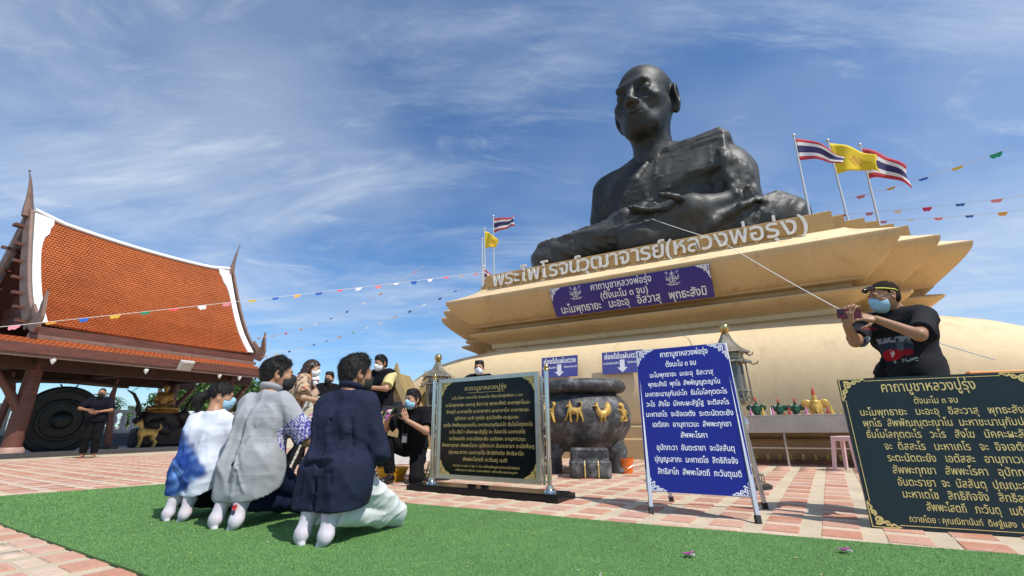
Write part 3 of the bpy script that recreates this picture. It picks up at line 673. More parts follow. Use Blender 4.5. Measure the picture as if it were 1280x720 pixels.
# curled dark naga ornaments flanking the figure
for k, (sx, ds, lb) in enumerate(((-1, .55, 'left'), (1, .62, 'right'))):
    b = MB(); b.tube([(sx * .0, 0, 0), (sx * .18, 0, .25), (sx * .22, 0, .5), (sx * .4, 0, .78), (sx * .62, 0, .9)], [.07, .08, .06, .05, .015], 8)
    o = b.build('curled_ornament', m_rock, None, 50); p = V0(10.0 + sx * ds, -18.35); o.location = (p[0], p[1], 1.05); o.rotation_euler = (0, 0, PHI); tag(o, f'dark curling horn ornament rising to the {lb} of the golden seated figure', 'ornament', 'curled ornaments beside the golden figure')

# ---- white balustrade and grey steps behind
m_balw = mat('white_balustrade_paint', (.78, .78, .77), .6, noise=(2, .06)); m_greys = mat('grey_stone_steps', (.20, .21, .24), .6, noise=(3, .2), coord='World')
bal = empty('balustrade', V0(9.0, -22.0, .0), PHI, 'long white balustrade of lancet openings behind the pavilion', 'balustrade')
b = MB(); b.box((.2, 0, 1.38), (9.4, .26, .12), bev=.02); b.build('rail', m_balw, bal); b = MB(); b.box((.2, 0, .62), (9.4, .24, .16), bev=.02); b.build('plinth', m_balw, bal)
bx = []
for i in range(30):
    x = -4.4 + i * .32
    if i % 8 == 0:
        b = MB(); b.box((x, 0, .78), (.30, .30, 1.56), bev=.02); b.build('post', m_balw, bal); continue
    b = MB(); b.lathe([(.11, .70), (.11, .76), (.06, .84), (.12, 1.02), (.09, 1.16), (.05, 1.24), (.11, 1.32)], (x, 0, 0), 8, sy=.6, ph=math.pi / 8); b.build('baluster', m_balw, bal, 30)
b = MB(); b.box((.2, 1.0, .25), (12, 2.4, .6)); b.box((.2, -.5, .2), (12, .5, .45)); b.box((.2, -.95, .12), (12, .45, .26)); o = b.build('terrace_steps', m_greys, None); o.location = V0(9.0, -22.0); o.rotation_euler = (0, 0, PHI); tag(o, kind='structure')
# ================================================================== HEADS, HANDS, FIGURES
def head_ops(S, c, fwd, sc=1.0, ears=1.0, up=(0, 0, 1), old=0.0, gaunt=0.0):
    S.at(c, basis(fwd, up), sc)
    S.ell((0, -.012, .032), (.074, .096, .084), k=.02)
    S.ell((0, .028, -.035), (.060 - .006 * gaunt, .064, .078), k=.03)
    S.ell((0, .060, -.092), (.026, .024, .020), k=.03)
    for sx in (-1, 1):
        S.cap((sx * (.052 - .008 * gaunt), .005, -.035), (sx * (.030 - .007 * gaunt), .052, -.086), .020, .017, k=.03)
        S.ell((sx * .042, .060, -.022), (.022, .020, .018), k=.025)
    S.cap((-.034, .083, .022), (.034, .083, .022), .011, k=.018)
    for sx in (-1, 1): S.ell((sx * .031, .094, .001), (.020, .015, .012), k=.012, mode='s')
    for sx in (-1, 1):
        S.ell((sx * .031, .077, .001), (.0155, .013, .0125), k=.004)
        S.cap((sx * .018, .086, .006), (sx * .044, .080, .005), .0042, .0035, k=.004)
        S.cap((sx * .019, .086, -.007), (sx * .043, .080, -.007), .0032, .003, k=.004)
    S.cap((0, .088, .012), (0, .108, -.030), .0075, .0115, k=.014)
    for sx in (-1, 1): S.ell((sx * .012, .099, -.035), (.0085, .010, .0075), k=.006)
    S.ell((0, .080, -.060), (.030, .015, .020), k=.015)
    S.cap((-.021, .084, -.0575), (0, .092, -.0555), .0038, .0050, k=.006); S.cap((.021, .084, -.0575), (0, .092, -.0555), .0038, .0050, k=.006); S.cap((-.015, .088, -.0675), (.015, .088, -.0675), .0062, k=.006)
    S.cap((-.024, .094, -.0622), (.024, .094, -.0622), .0022, k=.003, mode='s')
    if old:
        for sx in (-1, 1):
            S.cap((sx * .026, .090, -.020), (sx * .042, .082, -.024), .0028, k=.008, mode='s')
    R = np.array([[1, 0, 0], [0, 1, 0], [0, 0, 1]], float)
    for sx in (-1, 1):
        a = rad(-18) * sx; Rz = np.array([[math.cos(a), -math.sin(a), 0], [math.sin(a), math.cos(a), 0], [0, 0, 1.]])
        S.ell((sx * .079 * (1 + .02 * ears), -.010, -.006), (.0085 * ears, .020 * ears, .033 * ears), R=Rz, k=.008)
        S.ell((sx * (.086 + .006 * (ears - 1) * 3), -.004, -.002), (.007 * ears, .011 * ears, .019 * ears), R=Rz, k=.005, mode='s')
        S.ell((sx * .077, -.006, -.034 * ears), (.008, .010 * ears, .010 * ears), k=.006)
    S.at()
def hand_ops(S, wr, fdir, back, side=1, sc=1.0, curl=.5, spread=.1, thumb=.6):
    """wr wrist, fdir towards fingers, back = direction the back of the hand faces; side +1: thumb on +x side"""
    f = np.array(fdir, float); f /= np.linalg.norm(f); u = np.array(back, float); u -= f * (u @ f); u /= np.linalg.norm(u); r = np.cross(f, u)
    S.at(wr, np.stack([r, f, u], 1), sc)
    S.ell((0, .012, 0), (.026, .03, .020), k=.015); S.box((0, .052, 0), (.039, .040, .013), rnd=.011, k=.015)
    S.ell((side * .024, .035, -.010), (.016, .028, .013), k=.012)
    for i in range(4):
        x = side * (.030 - .0195 * i); L_ = [.044, .049, .045, .036][i]; w = [.0088, .009, .0087, .0078][i]
        p = np.array([x, .088 - .003 * abs(i - 1), .001]); a = 0; d0 = -side * (i - 1.4) * spread
        for q, (ll, cc) in enumerate(((L_, .55), (L_ * .62, .95), (L_ * .5, .7))):
            a += curl * cc * (1 + .08 * i); d = np.array([d0, math.cos(a), -math.sin(a)]); d /= np.linalg.norm(d); e = p + d * ll
            S.cap(p, e, w - .0006 * q, w - .0006 * (q + 1), k=.004); p = e
    p = np.array([side * .028, .022, -.010])
    for (d, ll, w) in ((( side * .75, .62, -.25 - thumb * .3), .036, .0125), ((side * .45, .80, -.2 - thumb * .5), .030, .0105), ((side * .15 * (1 - thumb), .9, -.15 - thumb * .6), .024, .0092)):
        d = np.array(d); d /= np.linalg.norm(d); e = p + d * ll; S.cap(p, e, w, w - .0015, k=.006); p = e
    S.at()

# ================================================================== GIANT STATUE
V3c = lambda *a: np.array(a)
m_bronze = mat('blackened_bronze', (.022, .023, .022), .52, metal=.15, attr=True, noise=[(.7, .35), (5, .3)], bump=[(3, .02), (22, .006)], stain=(1.3, (.080, .075, .066), .54, .84), spec=.5)
ST0 = Pm(AC, 13.4, 4.62)
stat = empty('giant_monk_statue', ST0, rad(PA_DEG), 'colossal black bronze statue of a seated meditating monk on the ochre pedestal', 'statue')
S = Sdf((-4.5, -2.9, -.1), (4.7, 2.0, 5.2), .055)
S.at((.5, 0, 0))
# lap
S.ell((0, .1, .9), (2.3, 1.5, 1.0), k=.3)
S.cap((-1.2, .0, 1.0), (-3.25, -.85, .86), .98, .76, k=.3); S.cap((1.2, .0, 1.05), (2.72, -.70, .88), .95, .70, k=.3)
S.cap((-3.2, -.95, .92), (.9, -1.75, 1.22), .62, .46, k=.25)          # shin lying across the lap
S.cap((2.9, -.9, .85), (-.6, -1.75, .70), .62, .48, k=.2)
S.cap((.9, -1.70, 1.22), (1.85, -1.35, 1.45), .36, .27, k=.12)        # upturned foot
S.ell((2.02, -1.28, 1.52), (.32, .22, .24), k=.12)
for i in range(5): S.ell((2.24 + .03 * i, -1.45 + .09 * i, 1.68 - .08 * i), (.12, .085, .09), k=.05)
# trunk
S.cap((-.80, .30, 1.4), (.80, .30, 1.4), 1.12, k=.4); S.cap((-.72, .22, 2.4), (.80, .22, 2.4), 1.02, k=.4); S.cap((-.85, .12, 3.0), (.95, .12, 3.0), .92, k=.4)
S.cap((-1.52, .1, 3.36), (1.5, .1, 3.34), .45, k=.30); S.cap((-1.25, .05, 3.45), (-.15, -.02, 4.10), .40, .42, k=.3); S.cap((1.3, .05, 3.55), (.1, -.02, 4.10), .40, .42, k=.3)
# arms: bare right arm, covered left arm
S.cap((-1.76, .05, 3.26), (-2.02, -.05, 1.75), .46, .38, k=.12); S.cap((-2.02, -.05, 1.75), (-.75, -1.70, 1.50), .38, .26, k=.10)
S.cap((1.80, .05, 3.15), (1.98, -.05, 1.75), .62, .54, k=.2); S.cap((1.98, -.05, 1.6), (1.2, -1.5, 1.36), .50, .32, k=.15); S.cap((1.9, .1, 2.2), (2.0, .1, 1.1), .56, .5, k=.2)
# folded cloth panel laid flat over the chest and covered shoulder
S.box((.98, -.33, 3.26), (1.0, .42, .74), R=basis((-.08, -1, .26), (-.10, .24, 1)), rnd=.10, k=.20)
S.cap((1.35, -.05, 3.35), (1.95, -.12, 2.75), .62, .60, k=.2); S.cap((1.9, -.2, 2.9), (2.0, -.25, 1.9), .58, .55, k=.2)
S.box((1.45, .05, 3.78), (.60, .60, .16), R=basis((0, -1, .0), (-.10, 0, 1)), rnd=.08, k=.2)
def strand(pts, r, k=.06, mode='u', lift=0.0):
    q = []
    for p in pts:
        y = S.front(p[0] + .5, p[1]); 
        if y is None: continue
        q.append((p[0], y - lift, p[1]))
    for a, c in zip(q[:-1], q[1:]):
        if abs(a[1] - c[1]) < .55: S.cap(a, c, r, k=k, mode=mode)
def seg(a, c, n=10, bow=0.0): return [(a[0] + (c[0] - a[0]) * i / n, a[1] + (c[1] - a[1]) * i / n + bow * math.sin(math.pi * i / n)) for i in range(n + 1)]
# robe edge from the neck down to the bare side, doubled
strand(seg((-.10, 3.90), (-1.45, 1.95), 14, -.10), .075, .05); strand(seg((.06, 3.86), (-1.2, 1.9), 14, -.10), .05, .05)
# chest panel bands
for (a, c, r_) in (((.16, 3.78), (1.86, 3.90), .045), ((.12, 3.58), (1.84, 3.70), .05), ((.10, 3.50), (1.84, 3.62), .035), ((-.02, 2.86), (1.76, 2.92), .05), ((-.04, 2.74), (1.76, 2.80), .035), ((-.08, 2.46), (1.70, 2.50), .05), ((.06, 3.90), (-.10, 2.40), .05), ((.34, 3.55), (.26, 2.9), .03), ((1.50, 3.64), (1.46, 2.86), .035), ((1.88, 3.85), (1.80, 2.40), .06)): strand(seg(a, c, 14, .0), r_, .03)
for i in range(3): strand(seg((.5, 3.42 - .18 * i), (1.4, 3.46 - .18 * i), 8, .02), .022, .03)
rg = np.random.default_rng(12)
for i in range(8):     # folds fanning from the shoulder along the covered arm
    t = i / 7; strand(seg((1.72 + .10 * t, 3.30 - .9 * t), (1.85 + .5 * (1 - t) + .15 * t, 2.5 - 1.0 * t), 8, -.10 * (1 - t)), .065 + .02 * rg.random(), .05)
for i in range(6): strand(seg((1.85 + .10 * i, 3.1 - .1 * i), (1.75 + .13 * i, 1.7), 10, .0), .075, .05)
for i in range(6): strand(seg((-1.35 + .08 * i, 2.15 + .18 * i), (-.35 + .12 * i, 2.0 + .22 * i), 8, -.10), .03, .06)
for i in range(4): strand(seg((.0, 2.28 - .10 * i), (1.5, 2.32 - .10 * i), 10, -.05), .035, .05)
# lap folds
for i in range(8): strand(seg((-4.0 + .25 * i, 1.45 - .02 * i), (-2.2 + .28 * i, .60 + .03 * i), 10, .10), .048, .07)
for i in range(5): strand(seg((-3.2 + .2 * i, 1.72 - .14 * i), (-.2, 1.38 - .16 * i), 14, .05), .045, .07)
for i in range(7): strand(seg((3.35 - .1 * i, 1.75 - .10 * i), (2.1 - .15 * i, .95 - .06 * i), 9, .12), .050, .07)
for i in range(5): strand(seg((3.5 - .3 * i, 1.15), (3.0 - .3 * i, .35), 7, .05), .034, .10)
S.at(); S.wrinkle(.04, 1.5, 5, n=6); S.cut((0, 0, .0), (0, 0, -1))
trunk = S.mesh()
S = Sdf((-1.1, -1.7, 3.3), (1.8, 1.1, 7.2), .032)
HC = (.33, -.32, 5.76)
HF = (-.20, -1, -.10)
head_ops(S, HC, HF, 11.5, ears=1.22, old=1, gaunt=.15)
S.at(HC, basis(HF), 10.8); S.cap((0, -.012, -.05), (.004, -.012, -.19), .050, .060, k=.03); S.cap((.03, .018, -.10), (.02, .0, -.19), .012, k=.02); S.cap((-.03, .018, -.10), (-.015, .0, -.19), .012, k=.02); S.ell((0, .03, -.135), (.012, .012, .014), k=.015)
S.at(); S.cut((0, 0, 3.45), (0, 0, -1)); hd = S.mesh()
S = Sdf((-1.8, -2.9, .7), (2.3, -.9, 2.6), .028)
hand_ops(S, (1.45, -1.78, 1.38), (-1, -.18, -.06), (.1, .3, -1), side=1, sc=8.2, curl=.22, spread=.05, thumb=.2)
hand_ops(S, (-.40, -1.66, 1.58), (1, -.20, .05), (.1, -.75, .75), side=1, sc=7.6, curl=.55, spread=.03, thumb=.3)
hn = S.mesh()
Vt, Ft = join_meshes([trunk, hd, hn]); nt_ = len(trunk[0]); xx, zz_ = Vt[:, 0], Vt[:, 2]; line_x = .40 - (3.90 - zz_) * (1.35 / 1.95)
robe = ((xx > line_x) | (zz_ < 1.70)) & (zz_ < 4.2) & (np.arange(len(Vt)) < nt_); robe &= ~((zz_ > 3.75) & (xx < .9)); cc = np.where(robe[:, None], V3c(.050, .049, .045), V3c(.017, .018, .018)); np_mesh('body', Vt, Ft, m_bronze, stat, 75, cols=cc)
b = MB(); b.lathe([(4.6, -.1), (4.6, .02), (4.4, .12)], (0, 0, 0), 48, sy=.55); b.build('base', mat('black_base', (.02, .02, .02), .5), stat, 30)
print('statue', len(Vt))
# ================================================================== SIGNS
m_blue = mat('blue_vinyl', (.008, .016, .22), .35, noise=(2, .08), spec=.4); m_blue2 = mat('purple_blue_vinyl', (.035, .02, .20), .45, noise=(2, .1)); m_print = mat('white_print', (.82, .82, .86), .5)
m_goldp = mat('gold_leaf_lettering', (.72, .55, .20), .38, metal=.35, noise=(60, .25)); m_blk = mat('black_granite', (.008, .010, .011), .12, noise=(80, .4), spec=.22); m_blk2 = mat('dark_green_granite', (.014, .024, .027), .32, noise=[(160, .25), (2, .15)], spec=.3)
m_chrome = mat('polished_steel', (.62, .61, .58), .16, metal=1.0); m_brass = mat('brass', (.60, .44, .18), .2, metal=1.0, noise=(20, .15)); m_alu = mat('grey_aluminium', (.50, .51, .52), .38, metal=.7, noise=(20, .08)); m_rubber = mat('black_rubber', (.015, .015, .015), .7)
def spiral(cx, cy, r0, turns, a0, hand=1, n=26):
    return [(cx + r0 * (1 - i / n * .85) * math.cos(a0 + hand * turns * 6.283 * i / n), cy + r0 * (1 - i / n * .85) * math.sin(a0 + hand * turns * 6.283 * i / n)) for i in range(n + 1)]
def corner_scroll(b, W_, H_, cx, cy, s, T, wd=.006, t=.002, dense=False):
    """ornament in corner (cx,cy in {0,1}); drawn towards the inside"""
    fx = 1 if cx == 0 else -1; fy = 1 if cy == 0 else -1; X0 = 0 if cx == 0 else W_; Y0 = 0 if cy == 0 else H_
    Q = lambda p: T((X0 + fx * p[0] * s, Y0 + fy * p[1] * s, p[2]))
    def rib(pts, w_): b.ribbon([(p[0], p[1]) for p in pts], [x / s for x in ([w_] * len(pts) if not isinstance(w_, list) else w_)], t, Q)
    rib(spiral(.30, .30, .17, 1.6, rad(225)), wd); rib(spiral(.58, .17, .11, 1.2, rad(180), -1, 16), wd * .9); rib(spiral(.17, .58, .11, 1.2, rad(270), 1, 16), wd * .9)
    rib([(.66, .10), (.80, .15), (.92, .08), (1.05, .05)], [wd * 1.3, wd, wd * .7, wd * .2]); rib([(.10, .66), (.15, .80), (.08, .92), (.05, 1.05)], [wd * 1.3, wd, wd * .7, wd * .2])
    rib([(.03, 1.0), (.03, .03), (1.0, .03)], wd * .6)
    if dense:
        for i in range(6): rib(spiral(.1 + .13 * i, .08, .05, .9, rad(200), 1, 8), wd * .6); rib(spiral(.08, .1 + .13 * i, .05, .9, rad(20), 1, 8), wd * .6)
        rib(spiral(.40, .42, .07, 1, 0, 1, 10), wd * .8)
def board_T(P0, X, Y):
    P0 = Vector(P0); X = Vector(X).normalized(); Y = Vector(Y).normalized(); Z = X.cross(Y)
    return lambda p: P0 + X * p[0] + Y * p[1] + Z * p[2]
VERSE = ['คาถาบูชาหลวงพ่อรุ่ง', 'ตั้งนะโม ๓ จบ', 'นะโมพุทธายะ  มะอะอุ  อิสะวาสุ', 'พุทธะสังมิ  พุทโธ  สัพพัญญุตะญาโน', 'มะหาชะนานุกัมปะโก  ธัมโมโลกุตตะโร', 'วะโร  สังโฆ  มัคคะผะลัฐโฐ  จะติสสโร', 'มะหาเถโร  จะอิจเจตัง  ระตะนัตตะยัง', 'เอตัสสะ  อานุภาเวนะ  สัพพะทุกขา', 'สัพพะโรคา', 'อุปัททะวา  อันตะรายา  จะนัสสันตุ', 'ปุญญะลาภะ  มะหาเตโช  สิทธิกิจจัง', 'สิทธิลาโภ  สัพพะโสตถี  ภะวันตุเมติ']
# ---- blue A-frame sign
f1 = Vector((1.03, 3.84, 0)); f2 = Vector((1.66, 3.44, 0)); ex = (f2 - f1).normalized(); bk = Vector((-ex.y, ex.x, 0)); ey = (Vector((0, 0, 1.27)) + bk * .40 - ex * .115).normalized()
W_, H_ = .765, 1.20; P0 = f1 - ex * .02 + ey * .165
t = empty('prayer_sign', f1, 0, 'blue free-standing signboard with white Thai verses and lace corners on grey legs', 'signboard')
base = f1
def T(p): return P0 + ex * p[0] + ey * p[1] + ex.cross(ey) * p[2] - base
b = MB(); b.prism([(0, 0), (W_, 0), (W_, H_), (0, H_)], .012, lambda p: T((p[0], p[1], p[2] - .006))); b.build('panel', m_blue, t)
b = MB()
for (sx, sy, ox, oy) in ((0, 0, W_ / 2, 0), (0, 1, W_ / 2, H_)): pass
for q in (((0, 0), (W_, 0)), ((W_, 0), (W_, H_)), ((W_, H_), (0, H_)), ((0, H_), (0, 0))):
    b.tube([T((*q[0], -.004)), T((*q[1], -.004))], .004, 4)
b.build('edge_trim', m_alu, t)
fr = [(.28, .80, .052), (.33, .66, .048), (.14, .82, .042), (.11, .87, .042), (.07, .92, .042), (.07, .92, .042), (.06, .94, .042), (.12, .90, .042), (.40, .66, .042), (.14, .89, .042), (.11, .90, .042), (.13, .91, .042)]
ys = [.925, .835, .75, .675, .60, .52, .44, .355, .28, .19, .115, .035]
ys = [1.115, 1.02, .93, .845, .758, .670, .582, .496, .410, .312, .222, .130]
text_lines([(VERSE[i], fr[i][0] * W_, fr[i][1] * W_, ys[i], fr[i][2] * 1.45) for i in range(12)], 'printed_word', m_print, t, T, bold=.012, lift=.0015)
for cx in (0, 1):
    for cy in (0, 1): b = MB(); corner_scroll(b, W_, H_, cx, cy, .15, T, .0075, .0015, dense=True); b.build('lace_corner', m_print, t)
for k in range(10):
    b = MB(); px, py = ((.02, W_ - .02)[k % 2], .1 + (k // 2) * .25); b.prism([(px + .006 * math.cos(a), py + .006 * math.sin(a)) for a in (0, 1.05, 2.1, 3.14, 4.2, 5.2)], .003, lambda p: T((p[0], p[1], p[2] + .001))); b.build('rivet', m_chrome, t)
for x in (.02, W_ - .02):
    a = P0 + ex * x - base
    for (p, q, nm) in ((T((x, 1.0, -.02)), a - ey * .155, 'front_leg'), (T((x, 1.05, -.03)), Vector((a.x, a.y, 0)) - Vector((0, 0, 0)) + bk * .60 - ey * 0, 'rear_leg')):
        p = Vector(p); q = Vector(q); q.z = .0; d = (p - q)
        b = MB(); b.tube([q + d * .03, p], .019, 4); b.build(nm, m_alu, t); b = MB(); b.tube([q, q + d.normalized() * .05], .024, 4); b.build('rubber_foot', m_rubber, t)
b = MB(); b.tube([T((.02, .06, -.02)), T((W_ - .02, .06, -.02))], .012, 4); b.build('brace', m_alu, t)
# ---- dark green granite sign (right)
f1 = Vector((2.275, 3.275, 0)); f2 = Vector((3.165, 2.86, 0)); ex = (f2 - f1).normalized(); bk = Vector((-ex.y, ex.x, 0)); ey = (Vector((0, 0, 1)) + bk * .13).normalized(); W_, H_ = 1.02, .945; P0 = f1 + Vector((0, 0, .006)); base = f1
t = empty('granite_prayer_sign', f1, 0, 'large dark green granite slab with gold Thai verses and gold scroll corners, leaning at right', 'signboard')
b = MB(); b.prism([(0, 0), (W_, 0), (W_, H_), (0, H_)], .035, lambda p: T((p[0], p[1], p[2] - .018))); b.build('slab', m_blk2, t)
V2 = [('คาถาบูชาหลวงปู่รุ่ง', .235, .72, .845, .085), ('ตั้งนะโม ๓ จบ', .39, .61, .762, .052), ('นะโมพุทธายะ   มะอะอุ   อิสะวาสุ   พุทธะสังมิ', .085, .93, .690, .060), ('พุทโธ  สัพพัญญุตะญาโน  มะหาชะนานุกัมปะโก', .085, .94, .618, .060), ('ธัมโมโลกุตตะโร   วะโร   สังโฆ   มัคคะผะลัฐโฐ', .09, .93, .545, .060), ('จะ  ติสสะโร   มะหาเถโร   จะ  อิจเจตัง', .17, .86, .470, .060), ('ระตะนัตตะยัง   เอตัสสะ   อานุภาเวนะ', .17, .85, .398, .060), ('สัพพะทุกขา   สัพพะโรคา   อุปัททะวา', .18, .86, .325, .060), ('อันตะรายา  จะ  นัสสันตุ  ปุญญะลาภะ', .19, .86, .252, .060), ('มะหาเตโช   สิทธิกิจจัง   สิทธิลาโภ', .20, .82, .182, .060), ('สัพพะโสตถี   ภะวันตุ   เมติ', .30, .74, .112, .060), ('ถวายโดย : คุณณิชานันท์  ดิษฐ์แสง  และครอบครัว', .20, .90, .045, .044)]
text_lines([(s, x0 * W_, x1 * W_, y, h * 1.1) for (s, x0, x1, y, h) in V2], 'gold_word', m_goldp, t, T, bold=.006, lift=.001)
for cx in (0, 1):
    for cy in (0, 1): b = MB(); corner_scroll(b, W_, H_, cx, cy, .15, T, .011, .002); b.build('gold_scroll', m_goldp, t)
b = MB()
for (x0, y0, x1, y1) in ((.02, .15, .02, H_ - .15), (W_ - .02, .15, W_ - .02, H_ - .15), (.15, .02, W_ - .15, .02), (.15, H_ - .02, W_ - .15, H_ - .02)): b.ribbon([(x0, y0), (x1, y1)], .004, .0015, T)
b.build('border_line', m_goldp, t)
for x in (.25, .8):
    b = MB(); b.tube([T((x, .75, -.04)), Vector(T((x, 0, 0))) + bk * .45], .018, 6); b.build('prop_leg', m_alu, t)
# ---- framed sign on chrome stand (left)
g1 = Vector((-.90, 5.42, 0)); g2 = Vector((.325, 4.60, 0)); ex = (g2 - g1).normalized(); bk = Vector((-ex.y, ex.x, 0)); ey = Vector((0, 0, 1)); Wd = (g2 - g1).length
t = empty('framed_prayer_sign', g1, 0, 'black granite prayer panel with gold Thai text in a steel frame on a black base', 'signboard'); base = g1; P0 = g1.copy()
b = MB(); b.prism([(-.20, -.17), (Wd + .17, -.17), (Wd + .17, .17), (-.20, .17)], .055, lambda p: T((p[0], .0275 + p[2], 0)) + bk * p[1]); b.build('base', m_blk, t)
b = MB(); b.prism([(-.17, -.14), (Wd + .14, -.14), (Wd + .14, .14), (-.17, .14)], .012, lambda p: T((p[0], .061 + p[2], 0)) + bk * p[1]); b.build('base_top', m_blk, t)
for x in (0, Wd):
    c = T((x, 0, 0)); b = MB(); b.tube([c + Vector((0, 0, .06)), c + Vector((0, 0, 1.165))], .023, 14); b.build('post', m_chrome, t, 40)
    b = MB(); b.lathe([(.062, .062), (.058, .085), (.036, .095), (.034, .12)], c, 18); b.build('post_flange', m_chrome, t, 40)
    b = MB(); b.lathe([(.022, 1.165), (.028, 1.17), (.028, 1.18), (.016, 1.19)], c, 14); b.sphere(c + Vector((0, 0, 1.208)), .024, 12, 7); b.build('post_finial', m_brass, t, 50)
    s_ = 1 if x == 0 else -1; c2 = T((x + s_ * .055, 0, 0)); b = MB(); b.tube([c2 + Vector((0, 0, .12)), c2 + Vector((0, 0, .58))], .012, 8); b.tube([c2 + Vector((0, 0, .62)), c2 + Vector((0, 0, 1.12))], .012, 8); b.build('side_rod', m_chrome, t, 40)
    for z in (.15, .36, .55, .66, .88, 1.08):
        b = MB(); b.sphere(T((x + s_ * .028, z, 0)), .012, 8, 5); b.tube([T((x, z, 0)), T((x + s_ * .085, z, 0))], .006, 6); b.build('clamp', m_chrome, t, 40)
x0, x1, y0, y1 = .085, Wd - .085, .125, 1.165; fw = .042
P0 = g1 + ex * x0; Wp, Hp = x1 - x0, y1 - y0
for (cx, cy, w_, h_) in ((Wp / 2, fw / 2 + y0, Wp, fw), (Wp / 2, y1 - fw / 2, Wp, fw), (fw / 2, (y0 + y1) / 2, fw, Hp - 2 * fw - .002), (Wp - fw / 2, (y0 + y1) / 2, fw, Hp - 2 * fw - .002)):
    b = MB(); b.prism([(cx - w_ / 2, cy - h_ / 2), (cx + w_ / 2, cy - h_ / 2), (cx + w_ / 2, cy + h_ / 2), (cx - w_ / 2, cy + h_ / 2)], .04, lambda p: T(p)); b.build('frame_bar', mat('satin_steel', (.50, .52, .47), .32, metal=.85, noise=(15, .1)), t)
P0 = g1 + ex * (x0 + fw) + ey * (y0 + fw) ; Wp -= 2 * fw; Hp -= 2 * fw
b = MB(); b.prism([(-.001, -.001), (Wp + .001, -.001), (Wp + .001, Hp + .001), (-.001, Hp + .001)], .02, lambda p: T(p)); b.build('panel', m_blk, t)
V3 = [('คาถาบูชาหลวงปู่รุ่ง', .27, .72, .895, .060), ('นะโม ตัสสะ ภะคะวะโต อะระหะโต สัมมาสัมพุทธัสสะ ๓ จบ', .12, .88, .805, .036), ('นะโมพุทธายะ มะอะอุ อิสะวาสุ พุทธะสังมิ ยะธาพุทโมนะ', .05, .95, .725, .044), ('สิงคุปี มะหาเถโร มะหาลาภา มะหาลาโภ มะหาชะนะ', .06, .94, .650, .044), ('ภูมิเทวา มะหิ ทุกขัง สุปะวิสสัง ตะสุมะหะ', .16, .84, .578, .044), ('พุทโธ สัพพัญญุตะญาโน มะหาชะนานุกัมปะโก ธัมโมโลกุตตะโร', .03, .97, .505, .044), ('วะโร สังโฆ มัคคะผะลัฐโฐ จะ ติสสะโร มะหาเถโร', .10, .90, .432, .044), ('จะอิจเจตัง ระตะนัตตะยัง เอตัสสะ อานุภาเวนะ', .10, .90, .360, .044), ('สัพพะทุกขา สัพพะโรคา อุปัททะวา อันตะรายา จะนัสสันตุ', .02, .98, .290, .044), ('ปุญญะลาภะ มะหาเตโช สิทธิกิจจัง สิทธิลาโภ', .10, .88, .218, .044), ('สัพพะโสตถี ภะวันตุ เมติ', .26, .72, .148, .044), ('ภาวนา ๓ จบ ๕ จบ ๙ จบ แล้วอธิษฐานตามปรารถนา', .15, .84, .085, .030), ('สร้างถวายโดย คณะศิษย์ เพื่อเป็นพุทธบูชา', .18, .82, .042, .024)]
text_lines([(s, a * Wp, c * Wp, y * Hp, h * 1.1) for (s, a, c, y, h) in V3], 'gold_word', m_goldp, t, T, bold=.004, lift=.0115)
for cx in (0, 1):
    for cy in (0, 1): b = MB(); corner_scroll(b, Wp, Hp, cx, cy, .135, lambda p: T((p[0], p[1], p[2] + .0105)), .012, .002, dense=True); b.build('gold_scroll', m_goldp, t)
b = MB(); b.ribbon([(.3 * Wp, .868 * Hp), (.7 * Wp, .868 * Hp)], .003, .001, lambda p: T((p[0], p[1], p[2] + .0105))); b.build('gold_ornament', m_goldp, t)
# ---- banner on the cornice, small blue signs on the mound
def place_frame(a0, b0, z0, a1, dz): pass
t = empty('prayer_banner', Pm(-4.45, 10.0, 3.8), rad(PA_DEG), 'long purple-blue banner with white Thai verse and two emblems hung on the cornice', 'banner')
Wb = 3.62
def cove_y(z):   # banner hangs on battens in front of the cove, curving with it
    return .06 + .40 * (1 - z) ** 1.3
Hb = .60; nb = 12; vs = []; fs = []
def TB(p):   # p: x along, y 0..Hb up, z lift
    v = min(p[1] / Hb, 1.0); y = -.08 + .36 * (1 - v) ** 1.5; z = -.60 + .63 * p[1] / Hb
    return Vector((p[0] + .04 * (v - .5) * 0, y - p[2], z))
for j in range(nb + 1):
    for i in (0, 1): vs.append(TB((Wb * i, Hb * j / nb, 0)))
fs = [(2 * j, 2 * j + 1, 2 * j + 3, 2 * j + 2) for j in range(nb)]
b = MB(); b._add(vs, fs); b._add([v + Vector((0, .01, 0)) for v in vs], [f[::-1] for f in fs]); b.build('cloth', m_blue2, t, 60)
text_lines([('คาถาบูชาหลวงพ่อรุ่ง', 1.03, 2.42, .43, .20), ('(ตั้งนะโม ๓ จบ)', 1.22, 2.30, .235, .19), ('นะโมพุทธายะ   มะอะอุ   อิสวาสุ   พุทธะสังมิ', .18, 3.48, .055, .215)], 'printed_word', m_print, t, TB, bold=.012, lift=.004)
